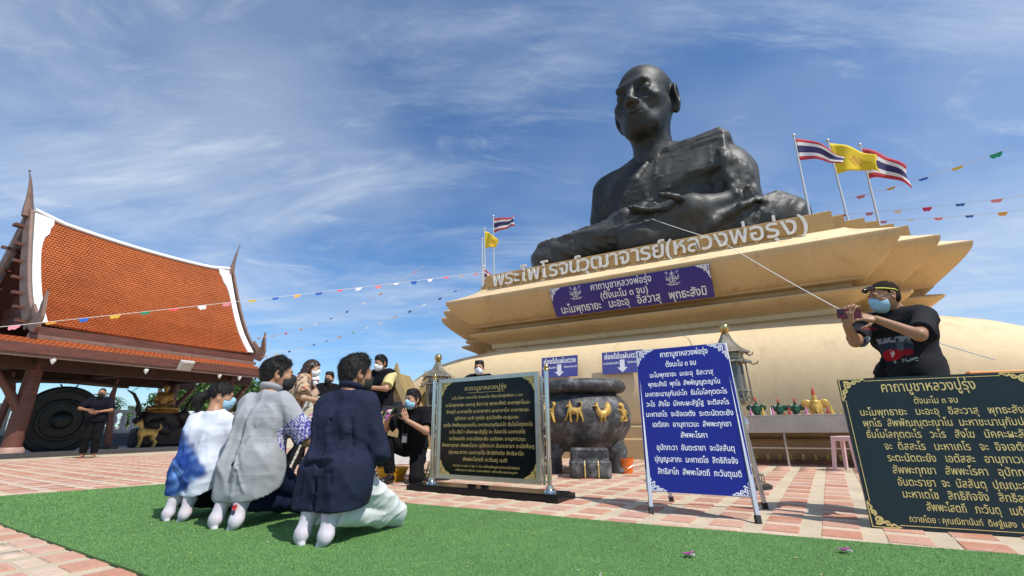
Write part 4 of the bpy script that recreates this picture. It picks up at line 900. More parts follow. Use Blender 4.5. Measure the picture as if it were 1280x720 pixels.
for xc in (.64, 2.86):
    b = MB(); Q = lambda p, xc=xc: TB((xc + p[0] * .15, .435 + p[1] * .135, .004))
    def rb(pts, w_): b.ribbon(pts, w_, .0, Q)
    rb([(0, 1.15), (0, .35)], [.02, .16]); rb([(-.35, .55), (.35, .55)], .08); rb([(-.25, .75), (.25, .75)], .06)
    for sx in (-1, 1):
        rb([(sx * .95, .85), (sx * .7, .95), (sx * .6, .7), (sx * .75, .6)], .08); rb([(sx * .1, .3), (sx * .45, .1), (sx * .55, -.3)], .09); rb(spiral(sx * .35, -.35, .28, 1, 0, sx, 12), .07)
        rb(spiral(sx * .8, -.1, .2, 1, 1, sx, 10), .07); rb([(sx * .2, -.6), (sx * .55, -.85), (sx * .95, -.75)], .08); rb([(sx * .9, .4), (sx * .75, .2), (sx * .95, .1)], .06)
    rb([(-.2, .1), (.2, .1)], .07); rb([(-.3, -.1), (.3, -.1)], .07); rb([(0, .2), (0, -.9)], .09); rb([(-.6, -.95), (.6, -.95)], .08)
    b.build('emblem', m_print, t)
for cx in (0, 1): b = MB(); corner_scroll(b, Wb, Hb, cx, 1, .26, lambda p: TB((p[0], p[1], .004)), .02, .0, dense=True); b.build('lace_corner', m_print, t)
m_blue3 = mat('faded_blue_vinyl', (.07, .075, .30), .5, noise=(3, .15))
def mound_front(z):
    for k in range(len(prof) - 1):
        if prof[k][2] <= z <= prof[k + 1][2]:
            f = (z - prof[k][2]) / (prof[k + 1][2] - prof[k][2]); return 14.5 - (prof[k][1] + (prof[k + 1][1] - prof[k][1]) * f)
    return 10.2
for (a0, lb) in ((-4.53, 'left one, above the burner'), (-3.12, 'right one, by the blue signboard')):
    t = empty('wall_notice', Pm(a0, mound_front(1.66) - .10, 1.66), rad(PA_DEG), 'small blue arrow notice on the ochre wall, ' + lb, 'sign', 'arrow notices on the ochre wall'); Wn, Hn = .86, .46
    lean = .10
    Tn = lambda p: Vector((p[0], p[1] * math.sin(lean) - p[2] * math.cos(lean), p[1] * math.cos(lean)))
    b = MB(); b.prism([(0, 0), (Wn, 0), (Wn, Hn), (0, Hn)], .012, lambda p: Tn((p[0], p[1], p[2]))); b.build('panel', m_blue3, t)
    text_lines([('ช่องใส่แผ่นดวง', .05, .82, .31, .145), ('ตามวันเดือนปีเกิด', .03, .36, .20, .055), ('ใส่แผ่นดวงตามราศี', .54, .84, .20, .055)], 'printed_word', m_print, t, Tn, bold=.03, lift=.009)
    b = MB(); b.prism([(.43, .02), (.54, .12), (.48, .12), (.48, .28), (.38, .28), (.38, .12), (.32, .12)], .002, lambda p: Tn((p[0], p[1], p[2] + .008))); b.build('arrow', m_print, t)

# ---- raised steel lettering on the parapet: every character cluster a letter
m_letter = mat('brushed_steel_letters', (.72, .69, .64), .45, metal=.1, noise=(8, .12)); m_lside = mat('letter_side', (.30, .27, .24), .5, metal=.4)
t = empty('name_lettering', Pm(-6.45, 10.60, 4.34), rad(PA_DEG), 'raised steel Thai letters spelling the monk name along the top of the pedestal', 'lettering')
CL = ['พ', 'ร', 'ะ', 'ไ', 'พ', 'โ', 'ร', 'จ', 'น์', 'วุ', 'ฒ', 'า', 'จ', 'า', 'ร', 'ย์', '(', 'ห', 'ล', 'ว', 'ง', 'พ่', 'อ', 'รุ่', 'ง', ')']
lt = []
for c_ in CL:
    V, F = text_verts(c_, 3, .008, .03); A = np.array(V); Vb, _ = text_verts(c_[0], 2, 0, 0); Ab = np.array(Vb); lt.append((c_, V, F, Ab[:, 0].min(), Ab[:, 0].max()))
gap = .085; total = sum(l[4] - l[3] for l in lt) + gap * (len(lt) - 1); Lw = 7.50; sx_ = Lw / total; sz_ = .56; x = 0
for (c_, V, F, lo, hi) in lt:
    b = MB(); b._add([Vector(((p[0] - lo) * sx_, -p[2] - .0, p[1] * sz_)) for p in V], F)
    o = b.build('letter', m_letter, t); o.location = (x, -.05, .03 + (-.0)); x += (hi - lo + gap) * sx_

# ================================================================== INCENSE BURNER
m_iron = mat('weathered_black_stone', (.040, .041, .044), .48, noise=[(3, .4), (18, .4)], bump=[(9, .014), (50, .006)], stain=(5, (.26, .26, .26), .50, .74), spec=.5)
BC = (1.02, 7.25)
t = empty('incense_burner', (BC[0], BC[1], 0), 0, 'giant round black stone incense burner with gold zodiac animals and stubby legs', 'incense burner')
b = MB(); b.lathe([(.12, .26), (.42, .30), (.60, .44), (.71, .62), (.735, .78), (.70, .92), (.60, 1.04), (.53, 1.08), (.56, 1.10), (.64, 1.115), (.685, 1.17), (.675, 1.24), (.62, 1.285), (.54, 1.28), (.52, 1.20), (.50, 1.05), (.4, .98)], (0, 0, 0), 64); b.build('bowl', m_iron, t, 50)
for k in range(3):
    a = rad(-152 + 120 * k) ; b = MB(); ca, sa = math.cos(a), math.sin(a); b.tube([(ca * .42, sa * .42, .44), (ca * .54, sa * .54, .26), (ca * .51, sa * .51, .10), (ca * .55, sa * .55, .0)], [.17, .14, .115, .135], 12); b.build('leg', m_iron, t, 50)
def on_bowl(ang0, zc, sc):
    def Q(p):
        z = zc + p[1] * sc; R = .738 - .55 * max(0, abs(z - .77) - .05) ** 1.35; a = ang0 + p[0] * sc / .76
        return Vector(((R + p[2]) * math.cos(a), (R + p[2]) * math.sin(a), z))
    return Q
DOG = [(-.42, .55), (-.30, .66), (-.27, .80), (-.22, .66), (-.16, .58), (-.10, .40), (.20, .34), (.40, .38), (.50, .52), (.44, .66), (.30, .68), (.33, .74), (.50, .72), (.58, .55), (.50, .34), (.50, .10), (.58, -.20), (.62, -.48), (.50, -.50), (.46, -.25), (.34, -.05), (.30, -.30), (.20, -.50), (.08, -.50), (.18, -.30), (.16, -.02), (-.12, -.04), (-.14, -.30), (-.10, -.50), (-.26, -.50), (-.26, -.20), (-.30, -.02), (-.44, -.34), (-.56, -.44), (-.62, -.36), (-.50, -.22), (-.40, .08), (-.34, .36), (-.52, .42)]
ROOST = [(-.62, .44), (-.46, .54), (-.42, .68), (-.30, .70), (-.24, .58), (-.24, .40), (-.10, .20), (.10, .16), (.22, .34), (.34, .60), (.52, .72), (.66, .62), (.70, .40), (.66, .16), (.56, -.02), (.40, -.14), (.22, -.22), (.16, -.34), (.22, -.50), (.02, -.50), (.06, -.36), (.0, -.28), (-.10, -.30), (-.08, -.42), (-.04, -.52), (-.24, -.50), (-.18, -.38), (-.20, -.26), (-.36, -.10), (-.44, .10), (-.44, .30), (-.40, .40)]
MONK = [(-.30, .50), (-.12, .70), (.10, .68), (.20, .50), (.10, .36), (.30, .22), (.42, -.02), (.34, -.10), (.22, .04), (.26, -.20), (.40, -.36), (.30, -.52), (.02, -.50), (.12, -.36), (-.02, -.22), (-.16, -.36), (-.10, -.52), (-.34, -.52), (-.30, -.30), (-.22, -.12), (-.30, .06), (-.42, .20), (-.34, .28), (-.18, .20), (-.14, .36)]
for (ang, poly, sc, nm) in ((-106, DOG, .225, 'gold_dog_relief'), (-75, ROOST, .215, 'gold_rooster_relief'), (-46, MONK, .215, 'gold_monkey_relief'), (-138, DOG, .23, 'gold_pig_relief')):
    Q = on_bowl(rad(ang), .80, sc); b = MB()
    me_t = bpy.data.meshes.new('t'); bmm = bmesh.new(); vs = [bmm.verts.new((x, y, 0)) for x, y in poly]; bmm.faces.new(vs); bmesh.ops.triangulate(bmm, faces=bmm.faces[:]); 
    bmesh.ops.subdivide_edges(bmm, edges=bmm.edges[:], cuts=2, use_grid_fill=True); bnd = {v.index for v in bmm.verts if v.is_boundary}; bmm.verts.ensure_lookup_table()
    bmm.verts.index_update(); V = []; 
    for v in bmm.verts: V.append(Q((v.co.x, v.co.y, .004 if v.is_boundary else .030)))
    F = [tuple(v.index for v in f.verts) for f in bmm.faces]
    # side skirt
    k = len(V); bmap = {}
    for e in bmm.edges:
        if e.is_boundary:
            for v in e.verts:
                if v.index not in bmap: bmap[v.index] = len(V); V.append(Q((v.co.x, v.co.y, -.02)))
            F.append((e.verts[0].index, e.verts[1].index, bmap[e.verts[1].index], bmap[e.verts[0].index]))
    bmm.free(); b._add(V, F); o = b.build(nm, m_gold2, t, 50)
# stone block steps in front
t = empty('stone_block', (.985, 6.45, 0), rad(-7), 'mottled dark stone block with two gold bands in front of the burner', 'stone block')
S = Sdf((-.3, -.24, -.01), (.3, .24, .42), .012); S.box((0, .03, .28), (.245, .15, .085), rnd=.03, k=.01); S.box((0, 0, .11), (.265, .19, .11), rnd=.04, k=.01); S.wrinkle(.006, .09, 4)
V_, F_ = S.mesh(); np_mesh('block', V_, F_, m_iron, t, 50)
for x in (-.07, .10):
    b = MB(); b.tube([(x, -.05, .215), (x, -.175, .205), (x, -.196, .16), (x, -.196, .02)], .009, 6); b.build('gold_band', m_goldp, t)
# buckets
def bucket(name, loc, col, lab, r=.115, h=.20):
    m = mat(name + '_plastic', col, .4, noise=(4, .06)); t = empty(name, loc, 0, lab, 'bucket')
    b = MB(); b.lathe([(r * .74, 0), (r * .76, .0), (r * .97, h - .03), (r * 1.0, h - .03), (r * 1.04, h), (r * .98, h), (r * .93, h - .02), (r * .7, .01)], (0, 0, 0), 24); b.build('tub', m, t, 40)
    b = MB(); b.tube([(-r, 0, h - .01), (-r * .7, -r * .75, h - .09), (0, -r * 1.12, h - .13), (r * .7, -r * .75, h - .09), (r, 0, h - .01)], .004, 6); b.build('handle', m_chrome, t)
bucket('orange_bucket', (1.56, 6.93, 0), (.72, .16, .02), 'small orange plastic bucket on the tiles right of the burner')
bucket('yellow_bucket', (-1.56, 6.35, 0), (.72, .36, .01), 'yellow plastic tub behind the kneeling cameraman', .20, .16)

# ================================================================== BRASS CANDLE LANTERNS
m_oldbrass = mat('tarnished_brass', (.34, .29, .21), .40, metal=.85, noise=[(12, .35), (50, .2)], bump=(40, .002)); m_glass = mat('smoky_glass', (.10, .09, .08), .08, spec=.8); m_silver = mat('silver_globe', (.55, .56, .58), .22, metal=.9, noise=(8, .2))
def lantern(loc, rz, sc, lab):
    t = empty('candle_lantern', loc, rz, lab, 'lantern', 'brass candle lanterns'); k = sc; hexp = math.pi / 6
    def L_(prof, name, m, n=6, sm=30, c=(0, 0, 0)):
        b = MB(); b.lathe([(r * k, z * k) for r, z in prof], c, n, ph=hexp); b.build(name, m, t, sm)
    L_([(.24, 0), (.24, .035), (.20, .05)], 'foot_disc', m_rubber, 28); L_([(.19, .045), (.19, .06), (.17, .07)], 'foot_tray', m_oldbrass, 28); L_([(.18, .125), (.18, .137)], 'foot_ring', m_oldbrass, 28)
    for i in range(8): b = MB(); a = i * math.pi / 4; b.tube([(.178 * k * math.cos(a), .178 * k * math.sin(a), .05 * k), (.176 * k * math.cos(a), .176 * k * math.sin(a), .13 * k)], .006, 5); b.build('foot_baluster', m_oldbrass, t)
    for i in range(4): b = MB(); a = i * math.pi / 2 + .4; b.tube([(.14 * k * math.cos(a), .14 * k * math.sin(a), .06 * k), (.09 * k * math.cos(a), .09 * k * math.sin(a), .22 * k), (.03 * k * math.cos(a), .03 * k * math.sin(a), .30 * k)], .012, 6); b.build('foot_scroll', m_oldbrass, t)
    L_([(.03, .07), (.025, .5), (.04, .52)], 'pole', m_oldbrass, 12); b = MB(); b.sphere((0, 0, .64 * k), .115 * k, 20, 12); b.build('globe', m_silver, t, 60); L_([(.05, .74), (.03, .77), (.03, .82), (.10, .84)], 'neck', m_oldbrass, 12)
    L_([(.19, .84), (.20, .86), (.20, .875), (.18, .88)], 'cage_floor', m_oldbrass); L_([(.19, .985), (.185, 1.0)], 'cage_rail', m_oldbrass)
    for i in range(6):
        a = i * math.pi / 3 + hexp; x, y = math.cos(a) * k, math.sin(a) * k; b = MB(); b.tube([(.185 * x, .185 * y, .87 * k), (.165 * x, .165 * y, 1.30 * k)], .009, 6); b.build('corner_bar', m_oldbrass, t)
        a2 = a + math.pi / 6; x2, y2 = math.cos(a2) * k, math.sin(a2) * k; tx, ty = -math.sin(a2), math.cos(a2); b = MB()
        for s_ in (-1, 1): b.tube([(.16 * x2 + tx * s_ * .07 * k, .16 * y2 + ty * s_ * .07 * k, .88 * k), (.165 * x2 + tx * s_ * .03 * k, .165 * y2 + ty * s_ * .03 * k, .93 * k), (.16 * x2 + tx * s_ * .06 * k, .16 * y2 + ty * s_ * .06 * k, .98 * k)], .006, 5)
        b.sphere((.16 * x2, .16 * y2, .93 * k), .018 * k, 8, 5); b.build('scrollwork', m_oldbrass, t)
        for (r1, z1, r2) in ((.20, 1.30, .285), (.185, 1.40, .25)):
            b = MB(); b.tube([(r1 * x, r1 * y, z1 * k), ((r1 + r2) / 2 * x, (r1 + r2) / 2 * y, (z1 - .03) * k), (r2 * x, r2 * y, (z1 - .015) * k), (r2 * 1.03 * x, r2 * 1.03 * y, (z1 + .012) * k)], [.012, .010, .009, .004], 6); b.build('eave_hook', m_oldbrass, t)
    L_([(.145, .88), (.135, 1.30)], 'glass_chamber', m_glass); L_([(.16, 1.295), (.235, 1.295), (.232, 1.315), (.16, 1.34)], 'lower_eave', m_oldbrass); L_([(.155, 1.33), (.155, 1.41)], 'frieze', m_oldbrass)
    L_([(.16, 1.405), (.235, 1.405), (.225, 1.42), (.15, 1.465), (.09, 1.53), (.055, 1.60), (.045, 1.625)], 'roof', m_oldbrass, 6, 20)
    L_([(.03, 1.62), (.045, 1.635), (.03, 1.65)], 'roof_collar', m_brass, 14); b = MB(); b.sphere((0, 0, 1.695 * k), .055 * k, 18, 11); b.build('finial_ball', m_brass, t, 60)
lantern((-1.03, 6.42, 0), .3, .925, 'brass candle lantern with gold ball finial, partly behind the steel-framed sign')
lantern((2.43, 5.25, 0), .1, 1.0, 'brass candle lantern with gold ball finial, partly behind the blue free-standing sign')

# ================================================================== OFFERING TABLE
m_steel = mat('stainless_table', (.42, .38, .33), .42, metal=.55, noise=[(5, .12), (30, .08)])
t = empty('offering_table', Pm(-.62, 8.8, 0), rad(PA_DEG), 'long stainless steel offering table with deep apron beside the lantern', 'table')
b = MB(); b.box((1.9, .35, .76), (4.2, .9, .02), bev=.006); b.build('tabletop', m_steel, t); b = MB(); b.box((1.9, -.09, .625), (4.18, .02, .25)); b.build('apron', m_steel, t); b = MB(); b.box((-.19, .35, .625), (.02, .86, .25)); b.build('side_apron', m_steel, t)
for x in (-.15, .62, 1.9, 3.2, 3.95):
    for y in (-.06, .76):
        b = MB(); b.tube([(x, y, 0), (x, y, .75)], .018, 8); b.build('leg', m_steel, t, 40)
b = MB(); b.tube([(-.15, -.06, .27), (3.95, -.06, .27)], .012, 6); b.build('stretcher', m_steel, t)
m_amber = mat('amber_lacquer', (.20, .06, .02), .35, noise=[(6, .5), (30, .4)], spec=.6); m_wax = mat('yellow_wax', (.62, .40, .10), .4)
t2 = empty('candle_shelf', Pm(-.9, 9.20, 0), rad(PA_DEG), 'low dark amber shelf of votive lamps under the steel table', 'shelf')
b = MB(); b.box((2.2, .26, .03), (4.8, .4, .06)); b.build('bottom_board', m_amber, t2); b = MB(); b.box((2.2, .42, .27), (4.8, .04, .5)); b.build('back_board', m_amber, t2); b = MB(); b.box((2.2, .28, .51), (4.8, .36, .03)); b.build('top_board', m_amber, t2)
for k in range(22):
    b = MB(); x = .1 + k * .17; b.lathe([(.03, .06), (.035, .08), (.022, .10), (.03, .14), (.026, .15)], (x, .18, 0), 8); b.build('votive_lamp', m_wax if k % 3 else m_goldp, t2, 40)
rg = random.Random(5); m_bits = [mat('red_petals', (.45, .05, .05), .6), mat('pink_petals', (.6, .2, .35), .6), mat('yellow_petals', (.7, .45, .05), .6), mat('white_petals', (.7, .66, .6), .6)]
b = MB()
for k in range(220):
    b.mi; x, y = rg.uniform(-.5, 3.6), rg.uniform(.08, .38); b.sphere((x, y, .535 + rg.uniform(0, .03)), rg.uniform(.012, .026), 6, 4, mi=rg.randrange(4))
tag(b.build('offering_petals', m_bits, t2), kind='stuff')
m_green = mat('dark_green_glaze', (.008, .06, .022), .22, spec=.6); m_redtip = mat('red_tip', (.5, .05, .02), .5); m_gold3 = mat('gold_glaze', (.55, .33, .07), .35, metal=.25)
def eared_pot(a, b_, sc, m, lab, tip):
    t = empty('elephant_candle_pot', Pm(a, b_, .771), rad(PA_DEG) + .1, lab, 'candle pot', 'elephant-eared candle pots on the steel table')
    S = Sdf(np.array((-.17, -.1, -.005)) * sc, np.array((.17, .1, .2)) * sc, .008 * sc); S.at((0, 0, 0), None, sc)
    S.ell((0, 0, .075), (.068, .058, .075), k=.02); S.ell((0, 0, .14), (.05, .045, .04), k=.02); S.cap((0, -.04, .07), (0, -.07, .02), .022, .014, k=.02)
    for s_ in (-1, 1): S.ell((s_ * .095, .0, .125), (.058, .016, .055), k=.015); S.cap((s_ * .03, -.02, .03), (s_ * .035, -.02, 0), .022, k=.01)
    S.cut((0, 0, 0), (0, 0, -1)); V_, F_ = S.mesh(); np_mesh('pot', V_, F_, m, t, 60)
    b = MB(); b.lathe([(.032 * sc, .165 * sc), (.03 * sc, .18 * sc), (.018 * sc, .24 * sc)], (0, 0, 0), 10); b.build('spire', m, t, 40); b = MB(); b.lathe([(.021 * sc, .23 * sc), (.018 * sc, .27 * sc), (.008 * sc, (.29 + tip) * sc), (.002, (.31 + tip) * sc)], (0, 0, 0), 10); b.build('spire_tip', m_redtip, t, 40)
eared_pot(-.335, 8.86, .98, m_green, 'dark green eared pot with red spire, closest to the lantern', .0)
eared_pot(-.005, 8.88, .86, m_green, 'dark green eared pot with red spire, middle of the three green ones', .0)
eared_pot(.225, 8.88, .86, m_green, 'dark green eared pot with red spire, next to the golden pot', .0)
eared_pot(.50, 8.9, 1.28, m_gold3, 'large golden eared pot with tall patterned spire on the steel table', .02)
for k, (x, c, where_) in enumerate(((-.13, 3, 'left of the middle green pot'), (-.10, 1, 'left of the middle green pot'), (.64, 0, 'right of the golden pot'), (.69, 2, 'right of the golden pot'), (-.24, 2, 'beside the first green pot'), (.36, 1, 'between green and golden pots'), (.13, 0, 'between two green pots'), (-.42, 1, 'at the left table end'))):
    b = MB(); b.lathe([(.022, 0), (.026, .02), (.012, .06), (.010, .10), (.002, .13)], (0, 0, 0), 8); o = b.build('small_candle_cone', m_bits[c], None, 40); o.location = Pm(x, 8.78, .771); tag(o, 'tiny ' + ('red', 'pink', 'yellow', 'white')[c] + ' offering cone on the steel table, ' + where_, 'offering', 'tiny offering cones on the steel table')
b = MB(); rg = random.Random(9)
for k in range(160): b.sphere((rg.uniform(-.1, 3.8), rg.uniform(-.02, .10), .772 + rg.uniform(0, .012)), rg.uniform(.008, .018), 6, 4, mi=rg.randrange(4))
tag(b.build('fallen_petals', m_bits, t), kind='stuff')
# pink stool
m_pink = mat('pink_plastic', (.74, .50, .50), .45)
t = empty('plastic_stool', (4.66, 6.86, 0), .5, 'pale pink plastic stool behind the dark granite slab', 'stool')
b = MB(); b.box((0, 0, .445), (.27, .27, .03), bev=.012); b.build('seat', m_pink, t); b = MB(); b.box((0, 0, .415), (.255, .255, .035), bev=.005); b.build('seat_rim', m_pink, t)
for sx in (-1, 1):
    for sy in (-1, 1):
        b = MB(); b.tube([(sx * .11, sy * .11, .43), (sx * .15, sy * .15, 0)], [.032, .026], 4); b.build('leg', m_pink, t)
# orange rail behind the granite sign
t = empty('orange_barrier', (4.95, 4.95, 0), rad(-12), 'orange painted barrier rail behind the dark granite slab', 'barrier'); m_or = mat('orange_paint', (.62, .22, .04), .5)
b = MB(); b.box((.8, 0, 1.12), (1.9, .07, .05), bev=.01); b.build('top_rail', m_or, t)
for x in (0.0, 1.65): b = MB(); b.tube([(x, 0, 0), (x, 0, 1.10)], .025, 8); b.build('post', m_or, t)
# fallen orchids on the turf
m_orchid = mat('purple_orchid', (.30, .05, .22), .6); m_orw = mat('orchid_white', (.7, .5, .62), .6)
for (x, y, s_, lb) in ((.86, 2.58, 1, 'near the bottom centre'), (1.66, 2.62, 1.05, 'nearer to the granite slab')):
    t = empty('fallen_orchid', (x, y, .026), random.random() * 3, 'small crushed purple orchid bloom on the turf, ' + lb, 'flower', 'fallen orchid blooms')
    for k in range(5):
        a = k * 1.257; b = MB(); pts = [(0, 0, 0), (.012, -.009, .006), (.028, -.007, .010), (.034, 0, .004), (.028, .008, .009), (.012, .009, .007)]; ca, sa = math.cos(a), math.sin(a)
        P_ = [Vector((p[0] * ca - p[1] * sa, p[0] * sa + p[1] * ca, p[2] + .006 * (k % 2))) * s_ for p in pts]; b._add(P_ + [p + Vector((0, 0, .002)) for p in P_], [(5, 4, 3, 2, 1, 0), (6, 7, 8, 9, 10, 11)] + [(i, (i + 1) % 6, 6 + (i + 1) % 6, 6 + i) for i in range(6)]); b.build('petal', m_orchid if k != 2 else m_orw, t)
# golden gable shrine front
m_gs = mat('pale_gold_shrine', (.42, .31, .14), .45, metal=.25, noise=(12, .2))
for (x, y, sc, lb) in ((-2.24, 9.0, 1.0, 'behind the standing cameraman'), (-1.78, 9.6, .95, 'behind the kneeling cameraman')):
    t = empty('gabled_shrine', (x, y, 0), -.15, 'small pale gold gabled shrine ' + lb, 'shrine', 'small gold gabled shrines')
    b = MB(); b.prism([(-.62 * sc, .62 * sc), (-.34 * sc, 1.05 * sc), (-.10 * sc, 1.5 * sc), (0, 1.84 * sc), (.10 * sc, 1.5 * sc), (.34 * sc, 1.05 * sc), (.62 * sc, .62 * sc), (.44 * sc, .62 * sc), (.2 * sc, 1.05 * sc), (0, 1.42 * sc), (-.2 * sc, 1.05 * sc), (-.44 * sc, .62 * sc)], .10, lambda p: Vector((p[0], p[2], p[1]))); b.build('gable_frame', m_gs, t)
    b = MB(); b.prism([(-.43 * sc, .60 * sc), (.43 * sc, .60 * sc), (0, 1.38 * sc)], .05, lambda p: Vector((p[0], p[2] + .05, p[1]))); b.build('gable_panel', mat('shrine_ochre', (.30, .20, .08), .5, noise=(14, .3)), t)
    b = MB(); b.box((0, .35, .42 * sc), (.8 * sc, .7, .4 * sc)); b.build('shrine_body', m_gs, t); b = MB(); b.box((0, .3, .12 * sc), (.95 * sc, .85, .24 * sc), bev=.02); b.build('shrine_base', m_white, t)
    for s_ in (-1, 1): b = MB(); b.prism([(0, 1.66 * sc), (s_ * .56 * sc, .62 * sc), (s_ * .52 * sc, .60 * sc), (0, 1.58 * sc)] if s_ > 0 else [(0, 1.58 * sc), (s_ * .52 * sc, .60 * sc), (s_ * .56 * sc, .62 * sc), (0, 1.66 * sc)], .7, lambda p: Vector((p[0], p[2] + .38, p[1]))); b.build('roof_slope', m_gs, t)
# ================================================================== PEOPLE
m_skin = mat('skin', (.40, .215, .13), .5, noise=[(9, .08), (60, .06)], spec=.35); m_skin2 = mat('tanned_skin', (.34, .175, .10), .48, noise=[(9, .08), (60, .06)], spec=.35); m_skin3 = mat('light_skin', (.52, .32, .21), .5, noise=[(9, .06)], spec=.35)
m_hair = mat('black_hair', (.010, .009, .009), .55, noise=(40, .3), bump=[(160, .004, (1, 1, .25))], spec=.3); m_crop = mat('cropped_hair', (.028, .020, .016), .95, noise=(90, .5), bump=(400, .002), spec=.1); m_hairb = mat('dark_brown_hair', (.035, .014, .009), .4, noise=(40, .3), bump=[(90, .004, (1, 1, .2))])
m_maskb = mat('surgical_mask', (.30, .52, .66), .8, bump=(50, .003)); m_maskw = mat('white_mask', (.72, .76, .80), .8, bump=(50, .003)); m_maskk = mat('black_mask', (.015, .015, .017), .8); m_cord = mat('mask_cord', (.75, .75, .72), .7)
m_blackc = mat('black_cotton', (.008, .008, .010), .9, noise=(14, .2), bump=(300, .001), spec=.12); m_blacktr = mat('black_trousers', (.007, .007, .008), .85, spec=.12, noise=(14, .2))
m_shoe = mat('black_shoe', (.012, .011, .011), .4); m_white_sock = mat('white_socks', (.62, .57, .62), .85, noise=[(14, .10), (60, .06)], stain=(9, (.58, .42, .47), .52, .72))
Z3 = np.array([0, 0, 1.])
def V3_(*a): return np.array(a, float)
def azv(d): return V3_(math.cos(rad(d)), math.sin(rad(d)), 0)
def ik(sh, wr, l1, l2, hint):
    d = wr - sh; L_ = np.linalg.norm(d); L_ = min(L_, (l1 + l2) * .995); u = d / np.linalg.norm(d); wr = sh + u * L_
    a = (l1 * l1 - l2 * l2 + L_ * L_) / (2 * L_); h = math.sqrt(max(l1 * l1 - a * a, 1e-6)); hv = np.array(hint, float); hv = hv - u * (hv @ u); hv /= np.linalg.norm(hv)
    return sh + u * a + hv * h, wr
def pose(base, az, sc=1.0, kind='stand', lean=0.0, head_az=None, head_up=0.0, sit=None):
    f = azv(az); r = V3_(f[1], -f[0], 0); P = lambda x, y, z: np.array(base, float) + (r * x + f * y + Z3 * z) * sc; J = dict(f=f, r=r, sc=sc, P=P)
    if kind == 'stand':
        lz = lambda z: lean * (z - .95)
        J.update(pel=P(0, 0, .97), wst=P(0, lz(1.08), 1.08), ch=P(0, lz(1.28), 1.28), nk=P(0, lz(1.46) - .01, 1.47), hd=P(0, lz(1.6) + .03, 1.602), shl=P(-.185, lz(1.42), 1.41), shr=P(.185, lz(1.42), 1.41),
                 hpl=P(-.085, 0, .93), hpr=P(.085, 0, .93), knl=P(-.10, .03, .50), knr=P(.10, .03, .50), anl=P(-.11, -.02, .09), anr=P(.11, -.02, .09), tol=P(-.13, .15, .03), tor=P(.13, .15, .03))
    else:   # kneeling, sitting on the heels
        J.update(pel=P(0, .15, .36), wst=P(0, .17 + lean * .1, .47), ch=P(0, .185 + lean * .3, .635), nk=P(0, .20 + lean * .47, .800), hd=P(0, .25 + lean * .6, .945), shl=P(-.168, .190 + lean * .43, .730), shr=P(.168, .190 + lean * .43, .730),
                 hpl=P(-.09, .16, .33), hpr=P(.09, .16, .33), knl=P(-.13, .56, .075), knr=P(.13, .56, .075), anl=P(-.070, .075, .148), anr=P(.072, .075, .148), tol=P(-.085, .015, .036), tor=P(.078, .02, .036))
    J['hf'] = azv(head_az if head_az is not None else az) + Z3 * head_up
    return J
def arms(J, wl, wr, hl=(0, 0, -1), hr=(0, 0, -1), k=1.0):
    s = J['sc'] * k; J['ell'], J['wrl'] = ik(J['shl'], np.array(wl, float), .285 * s, .25 * s, J['r'] * hl[0] + J['f'] * hl[1] + Z3 * hl[2]); J['elr'], J['wrr'] = ik(J['shr'], np.array(wr, float), .285 * s, .25 * s, J['r'] * hr[0] + J['f'] * hr[1] + Z3 * hr[2])
def torso(S, J, off=0.0, k=.05, w=1.0):
    r = J['r'] * J['sc']; s = J['sc']; o = off
    S.cap(J['pel'] - r * .085 * w, J['pel'] + r * .085 * w, .108 * s + o, k=k)
    for q in (-1, 1):
        S.cap(J['pel'] + r * q * .075 * w, J['wst'] + r * q * .065 * w, .103 * s + o, .098 * s + o, k=k); S.cap(J['wst'] + r * q * .065 * w, J['ch'] + r * q * .088, .098 * s + o, .100 * s + o, k=k)
    S.cap(J['ch'] - r * .088, J['ch'] + r * .088, .100 * s + o, k=k); sd_ = (J['shr'] - J['shl']) * .06; S.cap(J['shl'] + sd_, J['shr'] - sd_, .050 * s + o, k=k)
    for q in ('l', 'r'): S.cap(J['sh' + q] * .88 + J['nk'] * .12, J['nk'] - Z3 * .012 * s, .045 * s + o * .8, .050 * s + o * .8, k=.04); S.cap(J['sh' + q] * .8 + J['nk'] * .2, J['ch'] + r * (-.09 if q == 'l' else .09), .060 * s + o, .09 * s + o, k=k)
def arm(S, J, q, off=0.0, t=2.0, k=.03, flare=0.0):
    s = J['sc']; a, b, c = J['sh' + q], J['el' + q], J['wr' + q]
    if t <= 1: S.cap(a, a + (b - a) * t, .054 * s + off, .046 * s + off + flare, k=k, flat=1); return
    S.cap(a, b, .052 * s + off, .041 * s + off, k=k); S.cap(b, b + (c - b) * min(t - 1, 1), .040 * s + off, (.040 - .013 * (t - 1)) * s + off, k=.02, flat=1 if off else 0)
def leg(S, J, q, off=0.0, t=2.0, k=.03):
    s = J['sc']; a, b, c = J['hp' + q], J['kn' + q], J['an' + q]
    S.cap(a, b, .092 * s + off, .058 * s + off, k=k); S.cap(b, b + (c - b) * (t - 1), .056 * s + off, .040 * s + off * 1.3, k=k, flat=1 if off else 0)
